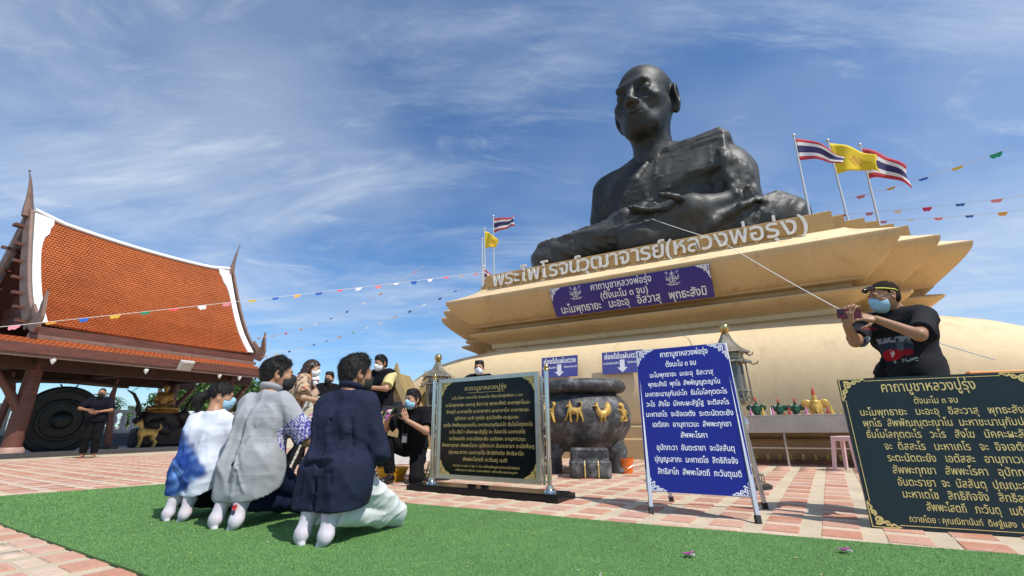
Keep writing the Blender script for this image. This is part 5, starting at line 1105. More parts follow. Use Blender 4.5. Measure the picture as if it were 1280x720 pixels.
def foot(S, J, q, off=0.0):
    s = J['sc']; a, t = J['an' + q], J['to' + q]; d = t - a; o = off
    if abs(d[2]) < .085 * s: heel = a - d / np.linalg.norm(d) * .03 * s + V3_(0, 0, -.045) * s; sole = V3_(0, 0, -1.)
    else: heel = a + (V3_(0, 0, .028) - J['f'] * .020) * s; sole = -J['f']
    dd = t - heel; L_ = np.linalg.norm(dd); n = dd / L_; M = basis(n, -sole); r = M[:, 0]
    S.ell(tuple(heel + n * .012 * s), tuple(np.array([.036, .036, .030]) * s + o), R=M, k=.012); S.cap(heel, t - n * .02 * s - sole * .008 * s, .032 * s + o, .034 * s + o, k=.015)
    S.ell(tuple(t - n * .005 * s), tuple(np.array([.037, .038, .024]) * s + o), R=M, k=.02); S.cap(a, heel * .5 + (a + t) * .25, .036 * s + o, .030 * s + o, k=.02)
    ins = 1 if q == 'r' else -1
    for i in range(5): S.ell(tuple(t + n * (.036 - .005 * i - .002 * i * i) * s + r * (-ins) * (.026 - .0145 * i) * s), tuple(np.array([.0105 - .001 * i + (.004 if i == 0 else 0), .015, .011]) * s + o * .8), R=M, k=.008)
def jb(J, m=.25):
    A = np.array([v for k, v in J.items() if isinstance(v, np.ndarray) and k not in ('f', 'r', 'hf')]); return A.min(0) - m, A.max(0) + m
PEOPLE = [0]
def figure(label, J, skin=None, vox=.013, hands=None, hair='short', hairm=None, mask=None, shirt=None, trousers=None, shoes=None, jacket=None, base=None, group=None, face=True, strands=0):
    """hands: dict l/r -> (fdir, back, curl)"""
    skin = skin or m_skin; s = J['sc']; base = base if base is not None else np.array([J['pel'][0], J['pel'][1], 0.]); t = empty('person', tuple(base), 0, label, 'person', group); PEOPLE[0] += 1; sd = PEOPLE[0]
    lo, hi = jb(J, .22); 
    def emit(S_or_parts, name, m, ang=60, cols=None, par=None):
        V, F = S_or_parts.mesh() if isinstance(S_or_parts, Sdf) else join_meshes(S_or_parts)
        if not len(F): return None
        c = cols(V) if cols else None; return np_mesh(name, V - base, F, m, par or t, ang, cols=c)
    S = Sdf(lo, hi, vox); torso(S, J, -.006)
    for q in 'lr': arm(S, J, q); leg(S, J, q); foot(S, J, q)
    M = basis(J['hf']); S.at(J['hd'], M, s); S.ell((0, -.012, .03), (.066, .088, .076), k=.02); S.ell((0, .02, -.03), (.052, .055, .07), k=.02); S.at()
    S.cap(J['nk'], J['hd'] - M[:, 1] * .02 * s, .054 * s, .050 * s, k=.04); parts = [S.mesh()]
    hc = J['hd']; S = Sdf(hc - .17 * s, hc + .17 * s, .0048 if vox < .02 else .008); head_ops(S, hc, J['hf'], s); S.cap(J['nk'], J['hd'] - M[:, 1] * .02 * s, .055 * s, .051 * s, k=.03); parts.append(S.mesh())
    hnd = {'l': (J['wrl'] - J['ell'], J['r'] * -1, .5), 'r': (J['wrr'] - J['elr'], J['r'], .5)}; hnd.update(hands or {})
    for q in 'lr':
        w_ = J['wr' + q]; S = Sdf(w_ - .22 * s, w_ + .22 * s, .0036 if vox < .02 else .007); fd, bk_, cu = hnd[q]; hand_ops(S, w_ + np.array(fd) / np.linalg.norm(fd) * .008, fd, bk_, side=-1 if q == 'l' else 1, sc=s * .98, curl=cu); parts.append(S.mesh())
    emit(parts, 'body', skin)
    # eyes (dark discs) and brows as hair-coloured strokes
    if face:
        for sx in (-1, 1):
            b = MB(); p = hc + s * (M @ V3_(sx * .031, .0885, .000)); b.sphere(tuple(p - base), .0055 * s, 8, 5, sc=(1, 1, .7)); b.build('eye', m_hair, t, 60); b = MB()
            q = [hc + s * (M @ V3_(sx * (.016 + .010 * i), .095 - .006 * i * i * .5, .024 + .003 * (i > 0) - .003 * (i > 2))) for i in range(4)]; b.tube([tuple(x - base) for x in q], [.003 * s, .0035 * s, .003 * s, .0015 * s], 6); b.build('eyebrow', m_hair, t, 60)
    hm = hairm or (m_crop if hair == 'crop' else m_hair)
    S = Sdf(hc - V3_(.3, .3, .45) * s, hc + V3_(.3, .3, .2) * s, .006 if vox < .02 else .01); S.at(hc, M, s)
    if hair in ('short', 'neat'):
        S.ell((0, -.014, .036), (.084, .105, .092), k=0, cut=[((0, 0, .000), (0, .86, -1))]); S.ell((0, -.052, -.020), (.066, .054, .062), k=.02, cut=[((0, -.03, 0), (0, 1, 0))]); S.ell((0, .045, .088), (.058, .04, .022 if hair == 'neat' else .028), k=.02); S.cap((-.05, .0, .105), (.05, .01, .105), .03, k=.03)
        for sx in (-1, 1): S.box((sx * .078, .012, .010), (.006, .012, .022), rnd=.004, k=.006)
    elif hair == 'crop': S.ell((0, -.013, .033), (.0765, .0975, .0865), k=0, cut=[((0, 0, .004), (0, .85, -1))]); S.ell((0, -.050, -.018), (.062, .050, .054), k=.02, cut=[((0, -.03, 0), (0, 1, 0))])
    elif hair == 'bob':
        S.ell((0, -.020, .034), (.090, .108, .096), k=0, cut=[((0, 0, -.01), (0, .75, -1))])
    elif hair == 'long':
        S.ell((0, -.020, .036), (.090, .110, .096), k=0, cut=[((0, 0, .0), (0, .7, -1))])
        for x, y in ((-.07, -.03), (-.035, -.085), (.035, -.085), (.07, -.03)): S.cap((x, y, .0), (x * 1.3, y * 1.1 - .02, -.13), .048, .04, k=.04); S.cap((x * 1.3, y * 1.1 - .02, -.13), (x * 1.15, y - .04, -.25), .042, .018, k=.04)
    elif hair == 'tied':
        S.ell((0, -.014, .034), (.083, .104, .091), k=0, cut=[((0, 0, -.006), (0, .85, -1))]); S.cap((0, -.105, .02), (0, -.15, -.03), .030, .045, k=.02); S.cap((0, -.15, -.03), (.01, -.145, -.13), .048, .02, k=.03)
    S.at(); S.wrinkle(.0035 if hair in ('short', 'neat', 'crop') else .007, .03 if hair in ('short', 'neat', 'crop') else .05, sd, tuple(M[:, 0] * .9)); Vh, Fh = S.mesh(); ho = np_mesh('hair', Vh - base, Fh, hm, t, 70)
    if strands and len(Fh):
        rgh = np.random.default_rng(sd + 5); fi = rgh.integers(0, len(Fh), strands); q4 = Vh[Fh[fi]]; wq = rgh.random((strands, 4)); wq /= wq.sum(1)[:, None]; c_ = (q4 * wq[:, :, None]).sum(1); nn = np.cross(q4[:, 2] - q4[:, 0], q4[:, 3] - q4[:, 1]); nn /= np.linalg.norm(nn, axis=1)[:, None] + 1e-9
        ctr = hc + s * (M @ V3_(0, -.02, .03)); out = (c_ - ctr); nn *= np.sign((nn * out).sum(1))[:, None]; crown = hc + s * (M @ V3_(0, -.05, .125)); fl = c_ - crown; fl -= nn * (fl * nn).sum(1)[:, None]; fl /= np.linalg.norm(fl, axis=1)[:, None] + 1e-9
        fl = fl + rgh.normal(size=fl.shape) * .30; sdv = np.cross(fl, nn); sdv /= np.linalg.norm(sdv, axis=1)[:, None] + 1e-9; ln = (s * rgh.uniform(.010, .026, strands))[:, None]; wv = sdv * .0009 * s; tip = c_ + fl * ln + nn * ln * rgh.uniform(.08, .30, strands)[:, None]; root = c_ - nn * .002
        np_mesh('hair_strands', np.stack([root - wv, root + wv, tip], 1).reshape(-1, 3) - base, np.arange(strands * 3).reshape(-1, 3), hm, t)['kind'] = 'stuff'
    if mask:
        S = Sdf(hc - .16 * s, hc + .16 * s, .005 if vox < .02 else .008); S.at(hc, M, s); S.ell((0, .026, -.055), (.072, .092, .070), k=0, cut=[((0, .030, 0), (0, -1, 0)), ((0, .10, .002), (0, -.30, 1)), ((0, .08, -.118), (0, .2, -1))]); S.ell((0, .098, -.026), (.016, .028, .030), k=.02, cut=[((0, .10, .004), (0, -.30, 1))])
        for z in (-.042, -.058, -.074):
            pl = [(x, .026 + .092 * math.sqrt(max(1 - (x / .072) ** 2 - ((z + .055) / .07) ** 2, 0)), z - .004 * (1 - (x / .05) ** 2)) for x in (-.052, -.035, -.015, .0, .015, .035, .052)]
            for p_, q_ in zip(pl[:-1], pl[1:]): S.cap(p_, q_, .0036, k=.003, mode='s')
        mo = emit(S, 'face_mask', mask, 60)
        for sx in (-1, 1):
            b = MB()
            for z0, z1 in ((-.020, .010), (-.075, -.022)):
                q = [V3_(sx * .058, .045, z0), V3_(sx * .070, .012, (z0 + z1) / 2), V3_(sx * .082, -.018, z1)]; b.tube([tuple(hc + s * (M @ x) - base) for x in q], .0016, 5)
            b.build('ear_loop', m_cord if mask is not m_maskk else m_maskk, mo)
    if trousers:
        S = Sdf(lo, hi, vox); r = J['r'] * s; S.cap(J['pel'] - r * .085, J['pel'] + r * .085, .112 * s + .012, k=.05); S.cap(J['wst'] * .6 + J['pel'] * .4 - r * .06, J['wst'] * .6 + J['pel'] * .4 + r * .06, .10 * s + .012, k=.05)
        for q in 'lr': leg(S, J, q, trousers.get('off', .014), trousers.get('t', 1.93), trousers.get('k', .03))
        if trousers.get('ops'): trousers['ops'](S)
        S.wrinkle(trousers.get('wr', .006) * 1.3, .20, sd + 40); S.wrinkle(.003, .09, sd + 90); S.cut((0, 0, .008), (0, 0, -1)) if trousers.get('floor') else None; emit(S, 'trousers', trousers['m'], 60, trousers.get('cols'))
    if shoes:
        for q in 'lr':
            S = Sdf(np.minimum(J['an' + q], J['to' + q]) - .15, np.maximum(J['an' + q], J['to' + q]) + .16, .0065 if vox < .02 else .011); foot(S, J, q, .008)
            if shoes is not m_white_sock: S.cut((0, 0, base[2]), (0, 0, -1))
            emit(S, 'shoe' if shoes is not m_white_sock else 'sock', shoes, 60)
    for nm, sh in (('shirt', shirt), ('jacket', jacket)):
        if not sh: continue
        S = Sdf(lo - .03, hi + .03, sh.get('vox', vox)); o = sh.get('off', .02); torso(S, J, o, w=sh.get('w', 1.0))
        for q in 'lr':
            if sh.get('sleeve', .75): arm(S, J, q, o + sh.get('so', .008), sh.get('sleeve', .75), k=.014, flare=sh.get('flare', .012))
        if sh.get('hem') is not None: r = J['r'] * s; S.cap(J['pel'] - r * .085, J['pel'] + r * .085, .115 * s + o, k=.05); S.cap(J['pel'] - r * .09 - Z3 * .10 * s, J['pel'] + r * .09 - Z3 * .10 * s, .115 * s + o, k=.05)
        if sh.get('ops'): sh['ops'](S)
        nkr = J['nk'] + Z3 * .045 * s + J['f'] * .02 * s
        S.wrinkle(sh.get('wr', .007) * 1.3, sh.get('wl', .13) * 1.6, sd + 7, tuple(J['r'] * .9 + J['f'] * .3 + Z3 * .25) if sh.get('kw') else None, 6, .45 if sh.get('kw') else 1.0); S.wrinkle(.0030, .10, sd + 70, (0, 0, .9), 4, .6); 
        if sh.get('hem') is not None: S.cut(np.array([0, 0, sh['hem']]) + V3_(*J['pel'][:2], 0), sh.get('hn', (0, 0, -1)))
        S.cap(J['nk'] + Z3 * .02 * s + J['f'] * .012 * s, J['hd'], .056 * s, .075 * s, k=.004, mode='s')
        so = emit(S, nm, sh['m'], 60, sh.get('cols'))
        if sh.get('collar'):
            b = MB(); pts = []; 
            for k in range(15):
                a = rad(-155 + 310 * k / 14) + math.pi; pts.append(tuple(J['nk'] + Z3 * (.050 - .018 * math.cos(a)) * s + J['r'] * math.sin(a) * .063 * s + J['f'] * math.cos(a) * .063 * s + J['f'] * .012 - base))
            b.tube(pts, .021 * s, 8, flat=.5); b.build('collar', sh['collar'], so, 60)
    return t, base, J
def snoise(V, f, seed=0):
    rg = np.random.default_rng(seed); o = 0
    for i in range(6):
        v = rg.normal(size=3); v /= np.linalg.norm(v); o = o + np.sin(V @ v * f * (.6 + .25 * i) + rg.random() * 6.28 + 1.5 * np.sin(V @ np.roll(v, 1) * f * .5))
    return o / 3
CR = V3_(.93, .36, 0)       # image-right seen from the camera at the kneeling group
m_paint = mat('printed_cloth', (1, 1, 1), .85, attr=True, noise=[(8, .05)], bump=[(9, .003), (250, .001)], spec=.2)

# ---- kneeling woman in tie-dye
J = pose((-2.47, 3.68, .022), 74, .93, 'kneel', lean=.02, head_az=30, head_up=-.08); P = J['P']; J['hd'] = P(-.02, .27, .955)
arms(J, P(-.04, .44, .48), P(.06, .44, .46), (-.9, -.2, -.8), (1, -.2, -.8)); C0 = J['pel'].copy()
def dye(V):
    u = (V - C0) @ CR; z = V[:, 2]; n = snoise(V, 26, 3) * .03 + snoise(V, 60, 4) * .012; bb = np.where(z > .34, -.175 + (.72 - z) * .68, .085 - (.34 - z) * 1.0); w_ = 1 / (1 + np.exp(-(bb - u + n) / .012)); sh = .5 + .5 * snoise(V, 45, 8)
    blue = np.stack([.012 + .10 * sh ** 3, .045 + .18 * sh ** 3, .22 + .28 * sh ** 3], 1); wh = np.stack([.60 + 0 * u, .64 + 0 * u, .74 + 0 * u], 1); lw = np.clip((.20 - z) / .06 + n * 8, 0, 1) * .35; wh = wh * (1 - lw[:, None] * .25); return blue * w_[:, None] + wh * (1 - w_[:, None])
def trace_back(S, x, z):
    o = J['pel'] * (1, 1, 0) + J['r'] * x + Z3 * z - J['f'] * .45
    for k in range(90):
        q = o + J['f'] * .006 * k; i = np.round((q - S.lo) / S.vox).astype(int)
        if np.all(i >= 0) and np.all(i < S.n) and S.F[tuple(i)] < 0: return q
    return None
def back_line(S, pts, r, k=.010, mode='s'):
    q = [x for x in (trace_back(S, *p) for p in pts) if x is not None]
    for a, c in zip(q[:-1], q[1:]):
        if np.linalg.norm(a - c) < .12: S.cap(tuple(a), tuple(c), r, k=k, mode=mode)
def kneel_ops(r0, r1, low=.20, seams=()):
    def f(S):
        for q in (-1, 1): S.cap(tuple(J['ch'] + J['r'] * q * .055 - Z3 * .02), tuple(J['pel'] + J['r'] * q * .075 - Z3 * .02 + J['f'] * .01), r0, r1, k=.07); S.cap(tuple(J['pel'] + J['r'] * q * .075 + J['f'] * .01), tuple(J['pel'] + J['r'] * q * .080 - Z3 * low - J['f'] * .02), r1, r1 + .008, k=.06)
        S.cap(tuple(J['pel'] + J['f'] * .08), tuple(J['pel'] + J['f'] * .16 - Z3 * .10), r1 * .9, r1 * .8, k=.08)
        for (pts, r_, md) in seams: back_line(S, pts, r_, .014, md)
    return f
Jw = J; t, base, _ = figure('kneeling woman in blue and white tie-dye t-shirt with tied black hair and blue mask', J, m_skin, .010, strands=9000, hair='tied', mask=m_maskb, hands={'l': (J['f'] + Z3 * .6, -J['r'], .2), 'r': (J['f'] + Z3 * .6, J['r'], .2)},
    shirt=dict(m=m_paint, off=.014, so=.004, sleeve=.80, flare=.014, cols=dye, ops=kneel_ops(.090, .116, seams=[([(-.10 + .01 * i, .64 - .028 * i) for i in range(10)], .009, 'u'), ([(.09 - .005 * i, .60 - .03 * i) for i in range(11)], .010, 'u'), ([(-.10 + .02 * i, .42 - .016 * i) for i in range(10)], .009, 'u'), ([(-.08 + .018 * i, .36 - .018 * i) for i in range(9)], .008, 's')]), hem=.238, hn=tuple(J['f'] * .42 - Z3), wr=.008, kw=1), trousers=dict(m=m_blacktr, off=.016, t=1.99), shoes=m_white_sock)
def head_local(J, p): return tuple(J['hd'] + J['sc'] * (basis(J['hf']) @ V3_(*p)))
def rel(p, base): return tuple(np.array(p) - base)
m_clip = mat('cream_flower_clip', (.72, .62, .36), .6)
b = MB()
for k in range(5): a = k * 1.257; b.sphere(rel(head_local(J, (-.01 + .022 * math.cos(a), -.112, .03 + .022 * math.sin(a))), base), .014, 8, 5)
for k in range(4): b.sphere(rel(head_local(J, (.02, -.12, .0 - .018 * k)), base), .010, 8, 5)
b.build('flower_hair_clip', m_clip, t, 60)

# ---- kneeling man, grey shirt
J = pose((-1.93, 3.37, .022), 70, 1.09, 'kneel', lean=.03, head_az=33, head_up=.03); P = J['P']
arms(J, P(.06, .46, .56), P(.13, .46, .55), (-.9, -.3, -.8), (1, -.3, -.8)); C1 = J['elr'].copy(); Cs = J['shr'].copy(); Cp = J['pel'].copy()
def batik(V):
    d = np.linalg.norm(V - (C1 * .8 + Cs * .2), axis=1); tt = (V - Cs) @ (C1 - Cs) / ((C1 - Cs) @ (C1 - Cs)); side = (V - Cp) @ J['r']; m_ = ((tt > .42) & (d < .17) & (side > .13)).astype(float); p = (np.sin(V[:, 2] * 150 + 2 * np.sin((V @ CR) * 120)) * np.sin((V @ CR) * 130 + 3 * np.sin(V[:, 2] * 70)) > -.15).astype(float)
    g_ = .34 * (1 + .05 * snoise(V, 40, 5)) * (1 + .05 * np.sin(V[:, 2] * 900)); grey = np.stack([g_ * .96, g_, g_ * 1.05], 1); pat = np.where(p[:, None] > 0, V3_(.06, .055, .27), V3_(.50, .50, .58)); return grey * (1 - m_[:, None]) + pat * m_[:, None]
t, base, _ = figure('kneeling man in light grey shirt with purple batik sleeve and black mask', J, m_skin, .010, strands=9000, hair='short', mask=m_maskk, hands={'l': (J['f'] + Z3 * .35, -J['r'], .35), 'r': (J['f'] + Z3 * .35, J['r'], .35)},
    shirt=dict(m=m_paint, off=.012, sleeve=.98, flare=.018, so=.006, cols=batik, ops=kneel_ops(.104, .136, seams=[([(-.02, .78 - .03 * i) for i in range(18)], .0045, 's'), ([(.015, .78 - .03 * i) for i in range(16)], .006, 'u'), ([(-.155 - .004 * i, .44 - .03 * i) for i in range(9)], .008, 's'), ([(.10 - .006 * i, .70 - .03 * i) for i in range(12)], .009, 'u'), ([(-.12 + .004 * i, .66 - .03 * i) for i in range(9)], .008, 'u'), ([(.02 + .012 * i, .46 - .022 * i) for i in range(11)], .010, 'u')]), kw=1, hem=.238, hn=tuple(J['f'] * .42 - Z3), wr=.008, collar=mat('grey_collar', (.34, .35, .37), .85)), trousers=dict(m=mat('navy_trousers', (.008, .012, .034), .85, spec=.12, noise=(10, .15)), off=.016, t=1.99, k=.010), shoes=m_white_sock)
# sock print
m_redp = mat('red_print', (.55, .03, .03), .7); m_navp = mat('navy_print', (.03, .03, .08), .7)
hz = J['anr']; tz = J['tor']; m_sg = mat('grey_sock_heel', (.10, .10, .12), .8)
def onsole(q, u, v, lift=.0): a = J['an' + q] + Z3 * .02 - J['f'] * .066 * J['sc']; b_ = J['to' + q] - J['f'] * .036; return a + (b_ - a) * v + J['r'] * u - J['f'] * lift
for (u0, v0, u1, v1, mm) in ((.016, .22, .014, .44, m_redp), (.004, .24, .003, .44, m_redp), (-.008, .26, -.008, .44, m_redp), (-.020, .28, -.012, .44, m_navp), (-.016, .52, .016, .52, m_navp), (-.014, .60, .014, .60, m_navp)):
    b = MB(); b.tube([rel(onsole('r', u0, v0), base), rel(onsole('r', (u0 + u1) / 2, (v0 + v1) / 2, -.004), base), rel(onsole('r', u1, v1), base)], .0055, 6); b.build('sock_print', mm, t, 60)

# ---- kneeling man, navy blazer
J = pose((-1.15, 2.90, .022), 68, 1.04, 'kneel', lean=.0, head_az=46, head_up=.0); P = J['P']; J['hd'] = P(0, .25, .935)
arms(J, P(-.02, .40, .52), P(.05, .40, .51), (-.9, -.3, -.8), (.8, -.5, -.8)); Jb = J
m_navy = mat('navy_blazer', (.011, .016, .040), .82, noise=[(9, .12), (120, .12)], bump=[(7, .003), (300, .001)], spec=.25)
def blz(S):
    kneel_ops(.106, .140)(S)
    bk = lambda x, z: J['pel'] * (1, 1, 0) + J['r'] * x + Z3 * z
    def trace(x, z):
        o = bk(x, z) - J['f'] * .45
        for k in range(90):
            q = o + J['f'] * .006 * k; i = np.round((q - S.lo) / S.vox).astype(int)
            if np.all(i >= 0) and np.all(i < S.n) and S.F[tuple(i)] < 0: return q
        return None
    def groove(pts, r, k=.010):
        q = [trace(*p) for p in pts]; q = [x for x in q if x is not None]
        for a, c in zip(q[:-1], q[1:]):
            if np.linalg.norm(a - c) < .12: S.cap(tuple(a), tuple(c), r, k=k, mode='s')
    groove([(.0, .76 - .03 * i) for i in range(20)], .0045); back_line(S, [(-.12 + .025 * i, .475 + .006 * math.sin(i)) for i in range(10)], .009, .016, 'u'); back_line(S, [(-.10 + .025 * i, .44 + .01 * math.sin(i * .7)) for i in range(8)], .008, .016, 's'); back_line(S, [(.004, .34 - .02 * i) for i in range(9)], .009, .006, 's'); back_line(S, [(-.13 + .006 * i, .70 - .03 * i) for i in range(9)], .009, .02, 'u'); back_line(S, [(.13 - .006 * i, .66 - .03 * i) for i in range(9)], .009, .02, 'u')
    for q_ in (-1, 1): groove([(q_ * (.150 + .004 * i), .70 - .03 * i) for i in range(8)], .006, .014); groove([(q_ * (.10 + .004 * i), .40 - .02 * i) for i in range(8)], .004)
t, base, _ = figure('kneeling man in navy blazer and white trousers, nearest of the three kneeling', J, m_skin2, .009, strands=10000, hair='neat', mask=m_maskk, hands={'l': (J['f'] * .5 + Z3, -J['r'], .12), 'r': (J['f'] * .5 + Z3, J['r'], .12)},
    jacket=dict(m=m_navy, off=.016, so=.004, sleeve=1.93, ops=blz, kw=1, hem=.205, hn=(.04, .10, -1), wr=.007, vox=.009, collar=m_navy), trousers=dict(m=mat('white_trousers', (.60, .62, .61), .8, noise=(6, .05), bump=(12, .003)), off=.022, t=1.99, wr=.008, k=.010), shoes=m_white_sock)
m_stem = mat('green_stem', (.10, .22, .05), .6); m_bloom = mat('magenta_orchid', (.45, .05, .32), .6); m_cand = mat('yellow_candle', (.70, .50, .15), .5); m_lot = mat('pale_bud', (.62, .5, .45), .6)
def posy(J, lab):
    c = (J['wrl'] + J['wrr']) / 2 + J['f'] * .06 + Z3 * .06; o = empty('flower_offering', tuple(c), 0, lab, 'flowers', 'orchid and candle offerings held in prayer'); rg = random.Random(4)
    d = J['f'] * .7 + Z3 * .75
    for k in range(3):
        e = d + J['r'] * (k - 1) * .25; b = MB(); b.tube([tuple(-e * .06), tuple(e * .10), tuple(e * .19 + Z3 * .01 * k)], .0035, 6); b.build('stem', m_stem if k else m_cand, o)
    for k in range(9):
        p = d * (.06 + .014 * k) + V3_(rg.uniform(-.03, .03), rg.uniform(-.03, .03), rg.uniform(-.02, .03)); b = MB(); b.sphere(tuple(p), .014, 7, 5, sc=(1, .6, 1)); b.sphere(tuple(p + V3_(.012, .006, .008)), .010, 6, 4); b.build('bloom', m_bloom if k % 4 else m_lot, o, 60)
posy(Jb, 'magenta orchids and incense stick held by the man in the navy blazer')
J = pose((-1.93, 3.37, .022), 70, 1.09, 'kneel', lean=.06); P = J['P']; J['wrl'] = P(.06, .46, .56); J['wrr'] = P(.13, .46, .55); posy(J, 'magenta orchids and candle held by the man in the grey shirt')

# ---- man photographing at right
ax = V3_(2.96, 3.55, 0); f = azv(205); r = V3_(f[1], -f[0], 0)
J = pose(tuple(ax), 206, 1.03, 'stand', lean=.02, head_az=174, head_up=-.16); P = J['P']
J['pel'] = J['pel'] + V3_(.04, 0, 0); J['hd'] = V3_(2.905, 3.50, 1.585); J['nk'] = V3_(2.985, 3.53, 1.475); J['ch'] = V3_(3.01, 3.55, 1.30); J['shl'] = V3_(3.085, 3.40, 1.395); J['shr'] = V3_(2.83, 3.66, 1.39); J['wst'] = V3_(3.035, 3.55, 1.10)
J['ell'] = V3_(2.835, 3.20, 1.225); J['wrl'] = V3_(2.685, 3.36, 1.375); J['elr'] = V3_(2.60, 3.50, 1.235); J['wrr'] = V3_(2.505, 3.42, 1.345)
tw = J['shl'] - J['shr']; Cc = J['ch'].copy()
def carprint(V):
    ez = Z3; ex_ = np.cross(ez, J['f']); ex_ = -ex_ / np.linalg.norm(ex_)    # along the chest, image right positive when facing
    q = V - (Cc + J['f'] * .12); u = q @ (-ex_); u = (V - Cc) @ J['r'] * -1; v = V[:, 2]; front = ((V - Cc) @ J['f'] > .03)
    c = np.tile(V3_(.014, .014, .017), (len(V), 1)); n = snoise(V, 60, 2); n2 = snoise(V, 160, 6)
    def put(mk, col, a=1.0): c[mk & front] = c[mk & front] * (1 - a) + np.array(col) * a
    put((np.abs(u + .01) < .11) & (np.abs(v - 1.245) < .018) & (n2 > -.4), (.30, .36, .50)); put((np.abs(u + .02) < .115) & (v < 1.225) & (v > 1.16), (.03, .05, .09)); put((np.abs(u + .02) < .115) & (v < 1.225) & (v > 1.16) & (n > .5), (.10, .13, .18))
    put(((u + .055) / .075) ** 2 + ((v - 1.135) / .045) ** 2 < 1, (.42, .012, .02)); put(((u - .045) / .045) ** 2 + ((v - 1.145) / .026) ** 2 < 1, (.30, .015, .03)); put((((u + .055) / .02) ** 2 + ((v - 1.145) / .03) ** 2 < 1) & (n2 > .4), (.75, .6, .6)); put((np.abs(u - .03) < .08) & (v < 1.10) & (v > 1.07) & (n2 > .2), (.34, .38, .34)); put((np.abs(u + .09) < .015) & (np.abs(v - 1.34) < .012), (.25, .02, .03), .6); put((np.abs(v - 1.355) < .012) & (np.abs(u - .0) < .06) & (n > 0), (.20, .015, .03)); return c
t, base, _ = figure('standing man in black t-shirt with red car print taking a photo over the granite slab', J, m_skin2, .009, hair='crop', mask=m_maskb, hands={'l': (V3_(-.95, .12, .22), V3_(.1, -.75, .6), .55), 'r': (V3_(.05, -.35, .95), V3_(-.8, -.5, .1), .75)},
    shirt=dict(m=m_paint, w=.85, off=.010, sleeve=.84, flare=.012, so=.008, vox=.0075, cols=carprint, hem=.86, wr=.010, wl=.17), trousers=dict(m=m_blacktr, off=.02, t=1.95), shoes=m_shoe, base=ax)
m_frame = mat('yellow_green_frame', (.62, .66, .05), .4); m_lens = mat('dark_sunglass_lens', (.03, .012, .008), .06, spec=.9)
sg = empty('sunglasses', tuple(J['hd']), 0, 'yellow-green sunglasses pushed up on the forehead of the photographing man', 'sunglasses'); b = MB(); HB = J['hd']
hl = lambda p: tuple(J['sc'] * (basis(J['hf']) @ V3_(*p)))
for sx in (-1, 1):
    b = MB(); b.tube([hl((sx * .066, .085, .066)), hl((sx * .082, .04, .052)), hl((sx * .087, -.03, .030)), hl((sx * .085, -.05, .012))], [.0045, .005, .004, .003], 6); b.build('temple', m_frame, sg, 60)
    b = MB(); b.sphere(hl((sx * .035, .095, .072)), .030, 14, 8, sc=(1, .45, .62)); b.build('lens', m_lens, sg, 60)
b = MB(); b.tube([hl((-.066, .088, .082)), hl((-.03, .106, .088)), hl((.03, .106, .088)), hl((.066, .088, .082))], .0035, 6); b.build('brow_bar', m_lens, sg, 60)
ph = empty('mobile_phone', (2.515, 3.385, 1.425), 0, 'dark red mobile phone held up by the man in black', 'phone'); Rp = Matrix.Rotation(rad(8), 3, 'Y') @ Matrix.Rotation(rad(62), 3, 'Z')
b = MB(); b.box((0, 0, 0), (.010, .150, .074), R=Rp, bev=.004); b.build('phone_body', mat('dark_red_case', (.10, .008, .012), .3), ph); b = MB(); b.box(tuple(Rp @ Vector((-.0065, .05, .015))), (.006, .030, .030), R=Rp, bev=.002); b.build('camera_bump', m_shoe, ph); b = MB(); b.box(tuple(Rp @ Vector((.0056, 0, 0))), (.002, .142, .066), R=Rp); b.build('screen', m_lens, ph)

# ---- kneeling cameraman
def camera_prop(c, f, lab, sc=1.0):
    o = empty('camera', tuple(c), math.atan2(f[1], f[0]) - math.pi / 2, lab, 'camera'); m_ = mat('camera_body', (.012, .012, .013), .45)
    b = MB(); b.box((0, 0, 0), (.14 * sc, .09 * sc, .10 * sc), bev=.012); b.box((0, .0, .065 * sc), (.06 * sc, .07 * sc, .04 * sc), bev=.008); b.build('camera_body', m_, o)
    R_ = Matrix.Rotation(-math.pi / 2, 3, 'X'); b = MB(); b.lathe([(.038 * sc, 0), (.040 * sc, .06 * sc), (.045 * sc, .12 * sc), (.040 * sc, .125 * sc)], (0, .04 * sc, 0), 18, R=R_); b.build('lens', m_, o, 40); b = MB(); b.lathe([(.036 * sc, 0), (.02 * sc, .006), (.002, .008)], (0, .163 * sc, 0), 16, R=R_); b.build('lens_glass', m_lens, o, 40)
    b = MB(); b.box((-.055 * sc, .03 * sc, -.01), (.035 * sc, .06 * sc, .09 * sc), bev=.012); b.build('grip', m_, o); return o
def card(c, f, lab):
    o = empty('press_card', tuple(c), math.atan2(f[1], f[0]) + math.pi / 2, lab, 'card', 'press cards on lanyards'); b = MB(); b.box((0, 0, 0), (.075, .004, .11)); b.build('card', mat('card_dark', (.03, .03, .035), .5), o); b = MB(); b.box((0, -.003, -.012), (.062, .003, .07)); b.build('card_photo', mat('card_pale', (.5, .48, .46), .5), o); b = MB(); b.tube([(-.03, 0, .05), (-.06, .03, .30)], .004, 5); b.tube([(.03, 0, .05), (.06, .03, .30)], .004, 5); b.build('lanyard', m_blackc, o)
J = pose((-1.28, 6.15, .006), -118, 1.0, 'stand', head_az=-125, head_up=-.05); P = J['P']; o3 = V3_(-1.28, 6.15, 0)
